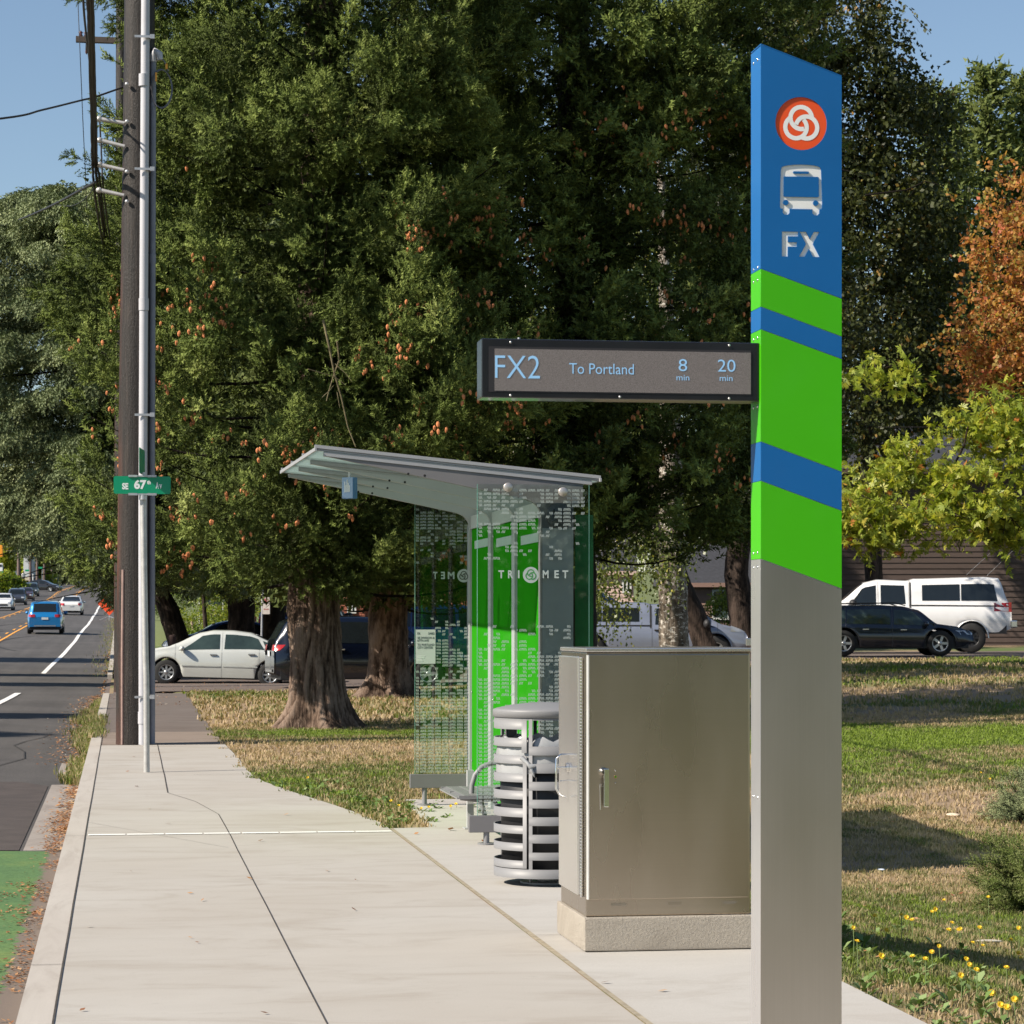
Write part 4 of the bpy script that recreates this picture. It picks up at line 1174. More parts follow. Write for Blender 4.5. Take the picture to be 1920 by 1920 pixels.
# ------------------------------------------------------------------ bench
bq = thing('bench', 'pale perforated metal bench with tubular armrest inside the shelter', 'bench', (2.56, 19.5, 0))
BY0, BY1 = 18.66, 19.72
g_ = MB()
prof = [(2.45, .322), (2.50, .338), (2.60, .340), (2.72, .338), (2.84, .342), (2.95, .356)]
ny = 20
for jy in range(ny):
    a = BY0 + (BY1 - BY0) * jy / ny; c_ = a + (BY1 - BY0) / ny * .68
    for (xa_, za_), (xb_, zb__) in zip(prof, prof[1:]):
        g_.quad((xa_, a, za_), (xb_ - .012, a, zb__), (xb_ - .012, c_, zb__), (xa_, c_, za_))
        g_.quad((xa_, a, za_ - .008), (xa_, a, za_), (xb_ - .012, a, zb__), (xb_ - .012, a, zb__ - .008))
for xx, zz in prof: g_.box((xx - .012, BY0, zz - .010), (xx + .010, BY1, zz + .0015))
for y in (BY0, (BY0 + BY1) / 2, BY1): g_.box((2.45, y - .012, .312), (2.96, y + .012, .338))
g_.v = [(x - 2.56, y - 19.5, z) for x, y, z in g_.v]; g_.build('seat', M_silverp, bq)
for y in (BY0 + .22,):
    g_ = MB(); g_.tube([(2.575, y, .33), (2.578, y, .40), (2.60, y, .475), (2.65, y, .535), (2.73, y, .565), (2.86, y, .57), (2.98, y, .56)], .019, 12)
    g_.v = [(x - 2.56, yy - 19.5, z) for x, yy, z in g_.v]; g_.build('armrest', M_silverp, bq)
for y in (BY0 + .05, BY1 - .1):
    g_ = MB(); g_.tube([(2.47, y, .318), (2.60, y, .300), (2.75, y, .31), (2.98, y, .33)], .018, 10)
    g_.tube([(2.72, y, .30), (2.76, y, .20), (2.80, y, .02)], .018, 10); g_.cyl((2.80, y, .003), .05, .012, 16)
    g_.v = [(x - 2.56, yy - 19.5, z) for x, yy, z in g_.v]; g_.build('leg', M_silverp, bq)

# ------------------------------------------------------------------ street name sign
SX, SY = G(275, 1448).x, G(275, 1448).y
sg = thing('street_name_sign', 'green SE 67th Av street name sign on galvanised post in front of pole', 'street sign', (SX, SY, 0))
g_ = MB(); g_.tube([(0, 0, -.1), (-.004, 0, 1.0), (-.012, 0, 1.25), (-.040, 0, 2.98)], .033, 16); g_.build('post', mat('post_galvanised', (.50, .49, .47), .5, .5, var=.15, vscale=14), sg)
dS = 27.5
def sgp(px, py): q = plane_pt(px, py, SY - .05); return q.x - SX, q.z
xl, zt1 = sgp(213, 892.5); xr, zb1 = sgp(320, 926.5)
g_ = MB(); g_.prism(rrect(xl, zb1, xr, zt1, .022), .004, 0, front_M(-.05)); bl_ = g_.build('name_blade', mat('sign_green', (.0, .27, .13), .35, var=.04, coat=.2), sg)
tx = MB()
for s_, a, c_, ya, yb in (('SE', 229, 240.6, 905.5, 917.8), ('67', 251.5, 274.5, 899.5, 917.5), ('th', 275.6, 282.5, 900.5, 908.2), ('A', 292, 297.8, 904, 916.2), ('v', 298.6, 303.6, 908, 916.2)):
    (ax, az), (cx_, cz) = sgp(a, ya), sgp(c_, yb); add_text(tx, s_, (ax + cx_) / 2, (az + cz) / 2, cx_ - ax, az - cz, front_M(-.05), .045, 0, False, .0055)
tx.build('name_lettering', mat('sign_white', (.80, .82, .80), .4), bl_)
g_ = MB()
for py in (890.5, 924.5):
    (ax, az), (cx_, cz) = sgp(240.5, py), sgp(293.5, py + 4.5)
    g_.box((ax, -.066, cz), (ax + .095, -.040, az)); g_.box((cx_ - .095, -.066, cz), (cx_, -.040, az)); g_.box((ax + .095, -.06, cz + .004), (cx_ - .095, -.044, az - .004))
g_.cyl((-.040, -.02, 2.94), .042, .06, 16); (ax, az) = sgp(268, 888); g_.cyl((ax, -.03, az - .03), .022, .045, 12)
g_.build('bracket', M_galv, sg)
g_ = MB(); (ax, az) = sgp(266, 889); g_.prism(rrect(-.30, 0, .30, .275, .03), .004, 0, Matrix.Translation((ax, .02, az)) @ Matrix.Rotation(R(84), 4, 'Z') @ front_M(0)); g_.build('cross_blade', bl_.data.materials[0], sg)

# ------------------------------------------------------------------ utility pole
UX, UY = .165, 34.52
up = thing('utility_pole', 'tall black creosoted wooden utility pole with grey conduits', 'utility pole', (UX, UY, 0))
M_pole, t, b = _new('creosoted_wood')
c4 = coords(t, (1, 1, .05)); grain = noise_tex(t, c4, 34, 5, .7); drops = t.nodes.new('ShaderNodeTexVoronoi'); drops.inputs['Scale'].default_value = 75
t.links.new(coords(t, (1, 1, .45)), drops.inputs['Vector'])
wash = noise_tex(t, coords(t, (1, 1, .12)), 2.2, 4, .6)
cc = ramp(t, [(.3, (.009, .008, .007)), (.55, (.026, .021, .018)), (.8, (.075, .055, .044))], grain)
sepx = t.nodes.new('ShaderNodeSeparateXYZ'); t.links.new(coords(t), sepx.inputs[0])
mrx = t.nodes.new('ShaderNodeMapRange'); mrx.inputs[1].default_value = -.13; mrx.inputs[2].default_value = -.22; t.links.new(sepx.outputs[0], mrx.inputs[0])
mm = t.nodes.new('ShaderNodeMath'); mm.operation = 'MULTIPLY'; t.links.new(mrx.outputs[0], mm.inputs[0]); t.links.new(ramp(t, [(.42, (0, 0, 0)), (.6, (1, 1, 1))], wash), mm.inputs[1])
t.links.new(mix(t, mm.outputs[0], cc, (.12, .042, .024)), b.inputs['Base Color'])
b.inputs['Roughness'].default_value = .5; b.inputs['Specular IOR Level'].default_value = .35
bb = t.nodes.new('ShaderNodeMath'); bb.operation = 'ADD'; t.links.new(grain, bb.inputs[0]); t.links.new(noise_tex(t, coords(t, (1, 1, .5)), 60, 3, .8), bb.inputs[1])
bump(t, b, bb.outputs[0], .7, .012)
g_ = MB(); g_.tube([(0, 0, -.3), (.01, 0, 2), (.03, 0, 5), (.06, 0, 8), (.09, 0, 12.5)], [.243, .238, .225, .21, .19], 40); g_.build('shaft', M_pole, up)
M_cond = mat('grey_conduit', (.47, .47, .50), .45, var=.06, vscale=3)
g_ = MB(); x_ = .115
pts = [(x_, -.285, 0), (x_, -.285, .28), (x_ - .003, -.283, 3), (x_ + .01, -.275, 6), (x_ + .04, -.26, 11)]
g_.tube(pts, .058, 18)
for zz in (.28, 5.75, 8.72): g_.cyl((x_ + (.01 if zz > 5 else 0), -.284 + (.008 if zz > 5 else 0), zz), .067, .16, 18)
g_.build('conduit', M_cond, up)
g_ = MB(); g_.tube([(.235, -.12, 0), (.235, -.12, 4), (.25, -.115, 9.1)], .042, 14); g_.cyl((.24, -.118, 6.4), .049, .12, 14); g_.build('thin_conduit', mat('dark_conduit', (.20, .21, .25), .45), up)
g_ = MB(); g_.tube([(.25, -.115, 9.08), (.25, -.115, 9.16), (.285, -.13, 9.22), (.33, -.15, 9.18), (.345, -.155, 9.10)], [.05, .055, .056, .05, .035], 12)
g_.build('weatherhead', M_cond, up)
g_ = MB(); loop = [(.36 + .135 * math.cos(a), -.17 + .03 * math.sin(a * 2), 8.72 + .255 * math.sin(a)) for a in [2 * PI * k_ / 24 for k_ in range(24)]]
g_.tube(loop, .009, 6, closed=True); g_.tube([(x + .008, y - .015, z - .012) for x, y, z in loop], .007, 6, closed=True)
g_.tube([(.33, -.15, 9.15), (.40, -.17, 9.08), (.45, -.17, 8.95)], .009, 6); g_.build('cable_coil', mat('cable_grey', (.14, .14, .16), .35), up)
g_ = MB(); g_.box((.41, -.185, 8.98), (.44, -.175, 9.05)); g_.box((.275, -.225, 8.80), (.30, -.215, 8.92)); g_.build('orange_cable_tag', mat('tag_orange', (.75, .33, .03), .5), up)
for zz in (.62, 4.35, 7.60, 9.35):
    g_ = MB()
    g_.box((x_ - .11, -.352, zz), (x_ + .085, -.344, zz + .03)); g_.box((x_ + .085, -.352, zz), (x_ + .10, -.10, zz + .03)); g_.box((x_ + .09, -.36, zz - .01), (x_ + .15, -.33, zz + .045)); g_.build('strap', M_galv, up)
g_ = MB(); g_.tube([(-.155, -.185, 0), (-.155, -.185, 1.2), (-.145, -.18, 2.32)], .020, 8); g_.build('ground_wire_moulding', mat('moulding_brown', (.30, .20, .17), .6, var=.2), up)
M_arm = mat('arm_grey', (.52, .50, .48), .4, .4)
for (ax, ay, cx_, cy_) in ((186, 223, 228, 231), (187, 263, 228, 274.5), (187, 309, 227, 319), (186, 356.5, 227, 366.5)):
    a, c_ = plane_pt(ax, ay, UY - .10), plane_pt(cx_ + 6, cy_, UY - .16)
    g_ = MB(); g_.tube([(a.x - UX, a.y - UY, a.z), (c_.x - UX, c_.y - UY, c_.z)], [.030, .024], 10); g_.ball((a.x - UX, a.y - UY, a.z), .05, 6, 0, (.045, .045, .04)); g_.build('standoff_arm', M_arm, up)
g_ = MB()
for py in (158, 228, 322, 378): q = plane_pt(238, py, UY - .2); g_.ball((q.x - UX, -.21, q.z), .028, 6)
g_.build('pole_bolt', M_galv, up)

# cables: each run is a thing of its own
M_cable = mat('cable_black', (.018, .014, .014), .5, var=.2)
def cable(name, label, pts, r_, px=True, m=None, jit=0, group=None, cat='cable'):
    w_ = [P(*p) if px else Vector(p) for p in pts]
    # smooth interpolation
    out_ = []
    for i in range(len(w_) - 1):
        a, b_, c_, d_ = w_[max(0, i - 1)], w_[i], w_[i + 1], w_[min(len(w_) - 1, i + 2)]
        for k_ in range(6):
            u = k_ / 6
            out_.append(.5 * ((2 * b_) + (c_ - a) * u + (2 * a - 5 * b_ + 4 * c_ - d_) * u * u + (3 * b_ - a - 3 * c_ + d_) * u ** 3))
    out_.append(w_[-1])
    if jit: out_ = [p + Vector((random.uniform(-jit, jit), 0, random.uniform(-jit, jit))) for p in out_]
    g_ = MB(); g_.tube(out_, r_, 7); o = g_.build(name, m or M_cable); o.visible_shadow = True
    return tag(o, label, cat, group)
trunk_run = [(165, -160, 22.0), (170, 0, 25.0), (172, 60, 26.4), (174, 150, 29.3), (177, 240, 32.2), (178, 300, 33.8)]
strands = [
    ('thick black cable running overhead past the pole, left strand of the bundle', [(x - 5, y, d) for x, y, d in trunk_run] + [(176, 345, 34.2), (183, 400, 35.5), (196, 470, 39)], .017, .004),
    ('thick black cable running overhead past the pole, middle strand of the bundle', [(x - .5, y, d) for x, y, d in trunk_run] + [(183, 345, 34.4), (190, 400, 36), (200, 470, 40)], .019, .004),
    ('black cable running overhead past the pole, right strand of the bundle', [(x + 3.5, y, d) for x, y, d in trunk_run] + [(188, 345, 34.5), (194, 400, 36), (205, 470, 40)], .015, .003),
    ('thin black cable dropping beside the standoff arms nearest the pole', [(187, 225, 34.3), (189, 265, 34.3), (191, 310, 34.3), (194, 356, 34.5), (202, 420, 36.5), (212, 480, 40)], .012, .002),
    ('thin black overhead cable crossing left of the bundle', [(150, -160, 20), (156, 0, 24), (161, 60, 27), (169, 130, 31), (172, 200, 34), (176, 280, 36)], .012, 0),
]
for lb, pts, r_, jt in strands: cable('overhead_cable', lb, pts, r_, jit=jt, group='cables running past the pole')
cable('service_wire', 'single twisted service wire crossing the blue sky to the pole', [(-400, 262, 24), (0, 222.5, 29.5), (80, 206, 31.5), (153, 188, 33.4), (178, 182, 34), (232, 163, 34.3)], .013)
cable('service_wire', 'pair of wires sloping from pole bundle down to the cedar top', [(178, 342, 34), (150, 357, 37), (112, 378, 42), (70, 398, 50), (36, 412, 62)], .020)
cable('service_wire', 'thin slack wire sagging below the pair above the cedar', [(176, 352, 34), (160, 372, 36), (135, 386, 39), (108, 384, 43)], .007)
cable('service_wire', 'thin vertical wire hanging in the sky left of the bundle', [(142, -100, 62), (146, 0, 62), (151, 120, 62), (156, 240, 63), (160, 320, 64), (163, 392, 65)], .010)
# next pole of the same line, its crossarm shows left of the bundle
p2 = P(228, 1170, 64); u2 = thing('utility_pole', 'farther utility pole hidden behind the near one, wooden crossarm showing in the sky', 'utility pole', (p2.x, p2.y, 0))
g_ = MB(); g_.tube([(0, 0, -.5), (0, 0, 17.5)], [.20, .14], 14); g_.build('shaft', M_pole, u2)
q = P(147, 77, 64); g_ = MB(); g_.box((q.x - p2.x - .06, -.09, q.z - .07), (.25, .05, q.z + .07)); g_.build('crossarm', mat('crossarm_wood', (.10, .075, .06), .8, var=.2), u2)
g_ = MB(); 
for dx, hh in ((.06, .16), (.19, .10)): g_.lathe([(.03, 0), (.055, .04), (.03, .07), (.06, .11), (.0001, hh)], (q.x - p2.x + dx, 0, q.z + .07), 10)
g_.lathe([(.02, 0), (.03, -.25), (.001, -.30)], (q.x - p2.x + .20, 0, q.z - .07), 8); g_.build('insulator', mat('insulator', (.10, .04, .035), .2, var=.1), u2)
# ================================================================== trees
def bark_mat(name, stops, sc=(8, 8, .9), bs=.9, dist=.03, spots=None):
    m, t, b = _new(name)
    co = coords(t, sc)
    f = noise_tex(t, co, 1.7, 7, .72, 1.4)
    v = t.nodes.new('ShaderNodeTexVoronoi'); v.feature = 'DISTANCE_TO_EDGE'; v.inputs['Scale'].default_value = 2.2
    t.links.new(co, v.inputs['Vector'])
    mu = t.nodes.new('ShaderNodeMath'); mu.operation = 'MULTIPLY'; t.links.new(f, mu.inputs[0])
    vr = ramp(t, [(0, (.55, .55, .55)), (.25, (1, 1, 1))], v.outputs['Distance']); t.links.new(vr, mu.inputs[1])
    at = t.nodes.new('ShaderNodeAttribute'); at.attribute_name = 'tint'
    av = t.nodes.new('ShaderNodeMath'); av.operation = 'MULTIPLY_ADD'; av.inputs[1].default_value = .62
    h2 = t.nodes.new('ShaderNodeMath'); h2.operation = 'MULTIPLY'; h2.inputs[1].default_value = .55
    t.links.new(mu.outputs[0], h2.inputs[0]); t.links.new(at.outputs['Fac'], av.inputs[0]); t.links.new(h2.outputs[0], av.inputs[2])
    fz = noise_tex(t, coords(t, (2.2, 2.2, 1)), 9, 6, .8)
    hz = t.nodes.new('ShaderNodeMath'); hz.operation = 'MULTIPLY_ADD'; hz.inputs[1].default_value = 1.1; sz_ = t.nodes.new('ShaderNodeMath'); sz_.operation = 'SUBTRACT'; sz_.inputs[1].default_value = .55
    t.links.new(av.outputs[0], sz_.inputs[0]); t.links.new(fz, hz.inputs[0]); t.links.new(sz_.outputs[0], hz.inputs[2])
    c = ramp(t, stops, hz.outputs[0])
    if spots:
        s2 = noise_tex(t, coords(t, (3, 3, 5)), 3.0, 4, .7)
        c = mix(t, ramp(t, [(spots[1], (0, 0, 0)), (spots[1] + .06, (1, 1, 1))], s2), c, spots[0])
    t.links.new(c, b.inputs['Base Color']); b.inputs['Roughness'].default_value = .9; b.inputs['Specular IOR Level'].default_value = .2
    bump(t, b, mu.outputs[0], bs, dist)
    return m
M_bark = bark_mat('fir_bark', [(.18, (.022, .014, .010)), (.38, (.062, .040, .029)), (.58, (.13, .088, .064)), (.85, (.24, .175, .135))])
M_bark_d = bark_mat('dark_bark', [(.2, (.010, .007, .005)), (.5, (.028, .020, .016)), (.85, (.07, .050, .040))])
M_bark_b = bark_mat('birch_bark', [(.1, (.03, .025, .02)), (.4, (.10, .08, .06)), (.8, (.20, .17, .14))], spots=((.55, .52, .47), .54))
M_twig = mat('twig', (.10, .065, .045), .9, var=.3)

def trunk(name, pts, rads, m, parent, seg=40, rough=.06, flare=0.0, loc=None):
    """bark-ridged trunk along a line"""
    # dense resample
    Q, Rr = [], []
    for i in range(len(pts) - 1):
        L = (Vector(pts[i + 1]) - Vector(pts[i])).length; n = max(1, int(L / .09)) if rough > .02 and i < 3 else max(1, int(L / .4))
        for k in range(n):
            u = k / n; Q.append(Vector(pts[i]).lerp(Vector(pts[i + 1]), u)); Rr.append(rads[i] + (rads[i + 1] - rads[i]) * u)
    Q.append(Vector(pts[-1])); Rr.append(rads[-1])
    mb = MB(); z0 = Q[0].z; tn = []
    for q, r in zip(Q, Rr):
        for k in range(seg):
            a = 2 * PI * k / seg
            h = q.z - z0
            wv = .25 * mnoise.noise(Vector((q.z * 1.3, a, 2)))
            rid = abs(mnoise.noise(Vector((math.cos(a + wv) * 4.2, math.sin(a + wv) * 4.2, q.z * 1.1)))) * 1.5 + .6 * abs(mnoise.noise(Vector((math.cos(a) * 10, math.sin(a) * 10, q.z * 3.2 + 5))))
            tn.append(min(1, rid * 1.5))
            rr = r * (1 + rough * 2 * (rid - .3))
            fl = flare * math.exp(-h / .38) * (.55 + .55 * math.cos(a * 5 + .7) + .35 * math.cos(a * 3 + 2)) + flare * .5 * math.exp(-h / .15)
            mb.v.append((q.x + (rr + r * max(0, fl)) * math.cos(a), q.y + (rr + r * max(0, fl)) * math.sin(a), q.z))
    for i in range(len(Q) - 1):
        for k in range(seg):
            k2 = (k + 1) % seg
            mb.face((i * seg + k, i * seg + k2, (i + 1) * seg + k2, (i + 1) * seg + k), 0, True)
    o = mb.build(name, m, parent)
    o.data.attributes.new('tint', 'FLOAT', 'POINT').data.foreach_set('value', np.array(tn, dtype=np.float32))
    return o

def unit(v): return v / (np.linalg.norm(v, axis=-1, keepdims=True) + 1e-9)
def expand(tmpl, pos, dirs, scale, roll=None, up=None):
    """place template triangles (t,3,3), built along +X, at every pos"""
    n = len(pos)
    d = unit(dirs)
    ref = np.tile(np.array([0., 0., 1.]), (n, 1)) if up is None else up
    s = np.cross(ref, d); bad = np.linalg.norm(s, axis=1) < 1e-3; s[bad] = [0, 1, 0]; s = unit(s); u = np.cross(d, s)
    if roll is not None:
        c, q = np.cos(roll)[:, None], np.sin(roll)[:, None]
        s, u = s * c + u * q, u * c - s * q
    T = tmpl.reshape(1, -1, 3)
    sc = np.asarray(scale, dtype=float).reshape(n, 1, 1) if not np.isscalar(scale) else scale
    out = pos[:, None, :] + sc * (T[:, :, 0:1] * d[:, None, :] + T[:, :, 1:2] * s[:, None, :] + T[:, :, 2:3] * u[:, None, :])
    return out.reshape(-1, 3).astype(np.float32)
def tri_mesh(name, V, m, parent, tint):
    return np_mesh(name, V, np.arange(len(V), dtype=np.int32).reshape(-1, 3), m, parent, tint=tint)
def shoot_tmpl(n=18, L=1.0, nl=.26, w=.075, spread=1.0, flat=0.0):
    """bottle-brush conifer shoot of length L along +X"""
    T = []
    rs = random.Random(5)
    for i in range(n):
        x = L * (.02 + .96 * i / (n - 1)); a = 2.4 * i + rs.uniform(-.3, .3)
        cy, cz = math.cos(a) * spread, math.sin(a) * spread * (1 - flat)
        l = nl * (1.0 if x < L * .8 else .8)
        b = np.array([x, 0, 0]); tip = b + np.array([l * .75, cy * l * .8, cz * l * .8])
        side = np.cross(np.array([1, 0, 0]), np.array([0, cy, cz])); side = side / (np.linalg.norm(side) + 1e-9) * w / 2
        T.append([b - side, b + side, tip])
    return np.array(T)
SH_NEAR = shoot_tmpl(13, 1, .34, .13)
SH_MID = shoot_tmpl(9, 1, .38, .19)
SH_FAR = shoot_tmpl(6, 1, .45, .26)
SH_CEDAR = shoot_tmpl(9, 1, .26, .13, flat=.3)

def conifer(name_label, cat, x, y, z0, zc0, zc1, rmax, nprim, tm, shoot, mats, tr_pts, tr_r, trm, group=None, seed=1, droop=.18, upturn=.25, sec_gap=.26, shape=None,
            cones=None, sstep=.085, hang=.25, azr=None, flare=.35, trseg=40, rough=.06, tint0=.5, keep=None, sprad=1.0, name='conifer_tree', sidefac=.42, coneclip=None, minr=.3, sprays=None, sprays_w=.42, limbk=1.0, inner=0):
    rs = np.random.default_rng(seed)
    root = thing(name, name_label, cat, (x, y, z0), group=group)
    trunk('trunk', [(a, b, c) for a, b, c in tr_pts], tr_r, trm, root, trseg, rough, flare)
    def tc(z):
        for (a, b, c), (d, e, f) in zip(tr_pts, tr_pts[1:]):
            if c <= z <= f:
                u = (z - c) / (f - c); return np.array([a + (d - a) * u, b + (e - b) * u, z])
        return np.array([tr_pts[-1][0], tr_pts[-1][1], z])
    Pp, Dd, Sc, Tt, CP = [], [], [], [], []
    limbs = MB()
    shape = shape or (lambda u: math.sqrt(max(0, 1 - u)) * (.55 + .45 * min(1, u * 4)))
    for i in range(nprim):
        u = (i + rs.uniform(0, 1)) / nprim
        z = zc0 + (zc1 - zc0) * u
        az = i * 2.39996 + rs.uniform(-.4, .4) if azr is None else rs.uniform(*azr)
        Lp = rmax * shape(u) * rs.uniform(.72, 1.12)
        if Lp < minr: continue
        d0 = np.array([math.cos(az), math.sin(az), 0]); sd_ = np.array([-math.sin(az), math.cos(az), 0])
        b = tc(z); ph = rs.uniform(-.5, .5)
        def pt(t_): return b + d0 * Lp * t_ + sd_ * (ph * .12 * Lp * t_ * t_) + np.array([0, 0, Lp * (-droop * t_ * 1.6 + (droop + upturn * .6) * t_ * t_ * 1.2)])
        n = 7
        lp_ = [tuple(pt(k / n)) for k in range(n + 1)]
        if Lp > 1.0: limbs.tube(lp_, [max(.008, limbk * (.014 + Lp * .009) * (1 - .85 * k / n)) for k in range(n + 1)], 5, 0, False)
        t_ = .14 if Lp > 2 else .05
        brt = rs.normal(0, .10)
        while t_ < 1.0:
            p = pt(t_); tg = unit((pt(min(1, t_ + .05)) - pt(t_ - .02))[None])[0]
            for sg_ in (-1, 1):
                if rs.uniform() < .08: continue
                ls = (sidefac * Lp * (1 - t_) ** .75 * (.5 + t_ * .6) + .22) * rs.uniform(.65, 1.25)
                sdir = unit((tg * rs.uniform(.45, .9) + sd_ * sg_ * rs.uniform(.6, 1.0) + np.array([0, 0, rs.uniform(-.30, .12) - hang * .3]))[None])[0]
                ns = max(2, int(ls / sstep))
                q = np.arange(ns) / ns
                sp = p[None] + sdir[None] * (ls * q)[:, None] + np.array([0, 0, 1.0])[None] * (-hang * ls * q ** 1.5 + upturn * .5 * ls * q ** 2.6)[:, None]
                al = np.where(np.arange(ns) % 2 == 0, 1.0, -1.0)[:, None]
                perp = np.cross(sdir, np.array([0, 0, 1.0])); perp = perp / (np.linalg.norm(perp) + 1e-9)
                sd3 = sdir[None] * .75 + perp[None] * al * .75 + rs.normal(0, .28, (ns, 3)) + np.array([0, 0, 1.0])[None] * rs.uniform(-hang, upturn + .1, ns)[:, None]
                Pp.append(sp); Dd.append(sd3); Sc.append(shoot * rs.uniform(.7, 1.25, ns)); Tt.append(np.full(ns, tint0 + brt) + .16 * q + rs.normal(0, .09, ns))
                # leading tip
                e = sp[-1] + sdir * sstep
                Pp.append(e[None]); Dd.append((sdir + np.array([0, 0, rs.uniform(0, .9) * upturn * 2.2]))[None]); Sc.append(np.array([shoot * 1.35])); Tt.append(np.array([tint0 + brt + .25]))
                if cones and t_ > .45: CP.append(e)
            t_ += sec_gap * rs.uniform(.75, 1.25) / max(Lp, .6)
        e = pt(1.0); k_ = 5
        Pp.append(np.repeat(e[None], k_, 0)); Dd.append(d0[None] + rs.normal(0, .4, (k_, 3)) + np.array([0, 0, upturn])); Sc.append(np.full(k_, shoot * 1.3)); Tt.append(np.full(k_, tint0 + .2))
    if sprays:
        N_, S_, ns_, mode, fr_, thr = sprays[:6]
        zz_ = zc0 + (zc1 - zc0) * rs.uniform(0, 1, N_ * 3) ** .9; aa_ = rs.uniform(0, 2 * PI, N_ * 3); uu_ = (zz_ - zc0) / (zc1 - zc0)
        rr_ = rmax * np.array([shape(u) for u in uu_]) * (fr_ + (1 - fr_) * rs.uniform(0, 1, N_ * 3) ** .6)
        fq = sprays[6] if len(sprays) > 6 else (.75, .75, .9)
        c_ = np.stack([rr_ * np.cos(aa_), rr_ * np.sin(aa_), zz_], 1)
        nv = np.array([mnoise.noise(Vector((p_[0] * fq[0] + seed, p_[1] * fq[1], p_[2] * fq[2]))) for p_ in c_])
        n2 = np.array([mnoise.noise(Vector((p_[0] * 1.7 + 9, p_[1] * 1.7, p_[2] * 1.9 + seed))) for p_ in c_])
        c_[:, :2] *= (.86 + .55 * np.clip(nv, -.1, .5))[:, None]
        ok = np.nonzero((nv > thr) & (n2 > -.22))[0][:N_]; c_ = c_[ok]; aa_ = aa_[ok]; n_ = len(ok)
        bx = np.array([tc(z_)[:2] for z_ in c_[:, 2]]); c_[:, :2] += bx
        od_ = np.stack([np.cos(aa_), np.sin(aa_), np.zeros(n_)], 1)
        if mode == 'up': ax_ = unit(od_ * rs.uniform(.2, .9, n_)[:, None] + np.array([0, 0, 1.0]) * rs.uniform(-.15, 1.0, n_)[:, None] + rs.normal(0, .15, (n_, 3)))
        else: ax_ = unit(od_ + rs.normal(0, .35, (n_, 3)) * np.array([1, 1, .2]) + np.array([0, 0, -.28]))
        sz_ = S_ * rs.uniform(.55, 1.3, n_)
        t_ = rs.uniform(0, 1, (n_, ns_)) ** .8
        rad = unit(rs.normal(0, 1, (n_ * ns_, 3))).reshape(n_, ns_, 3)
        if mode != 'up': rad[:, :, 2] *= .12
        w__ = (1.02 - t_) * rs.uniform(.1, 1, (n_, ns_)) ** .6 * sprays_w
        pos = c_[:, None, :] + ax_[:, None, :] * (t_ * sz_[:, None])[:, :, None] + rad * (w__ * sz_[:, None])[:, :, None]
        if mode != 'up': pos[:, :, 2] -= (w__ * sz_[:, None]) * .35 + t_ ** 2 * sz_[:, None] * .25
        dr_ = ax_[:, None, :] * .8 + rad * .75 + rs.normal(0, .22, (n_, ns_, 3)) + np.array([0, 0, .12 if mode == 'up' else -.45])
        Pp.append(pos.reshape(-1, 3)); Dd.append(dr_.reshape(-1, 3)); Sc.append(shoot * rs.uniform(.75, 1.3, n_ * ns_))
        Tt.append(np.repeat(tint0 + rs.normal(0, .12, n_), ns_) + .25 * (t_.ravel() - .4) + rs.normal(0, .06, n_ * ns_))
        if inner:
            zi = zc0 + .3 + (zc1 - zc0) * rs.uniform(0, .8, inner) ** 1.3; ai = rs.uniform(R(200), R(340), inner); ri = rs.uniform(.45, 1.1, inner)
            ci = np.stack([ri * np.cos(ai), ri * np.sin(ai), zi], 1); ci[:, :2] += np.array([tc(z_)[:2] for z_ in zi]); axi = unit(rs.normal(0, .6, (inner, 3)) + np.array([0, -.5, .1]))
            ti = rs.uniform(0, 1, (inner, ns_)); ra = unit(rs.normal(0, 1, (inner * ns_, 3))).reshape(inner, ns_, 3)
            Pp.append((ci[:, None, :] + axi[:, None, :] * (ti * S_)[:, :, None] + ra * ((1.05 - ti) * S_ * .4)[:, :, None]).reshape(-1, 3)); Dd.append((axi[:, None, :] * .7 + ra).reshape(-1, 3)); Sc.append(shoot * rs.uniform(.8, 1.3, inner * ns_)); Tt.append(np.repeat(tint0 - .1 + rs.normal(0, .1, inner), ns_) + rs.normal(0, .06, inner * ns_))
        if cones: CP.extend(list(c_ + ax_ * sz_[:, None] * .35 + od_ * .22)); CP.extend(list(c_ + ax_ * sz_[:, None] * .1 + od_ * .34))
    Pp = np.concatenate(Pp); Dd = np.concatenate(Dd); Sc = np.concatenate(Sc); Tt = np.concatenate(Tt)
    if keep is not None:
        kk = keep(Pp + np.array([x, y, z0]), rs); Pp, Dd, Sc, Tt = Pp[kk], Dd[kk], Sc[kk], Tt[kk]
    V = expand(tm, Pp, Dd, Sc, rs.uniform(0, 6.28, len(Pp)))
    tint = np.repeat(Tt, len(tm)) + rs.normal(0, .05, len(Pp) * len(tm))
    cr = tri_mesh('crown', V, mats, root, np.clip(tint, 0, 1))
    limbs.build('limbs', M_bark_d, root)['kind'] = 'stuff'
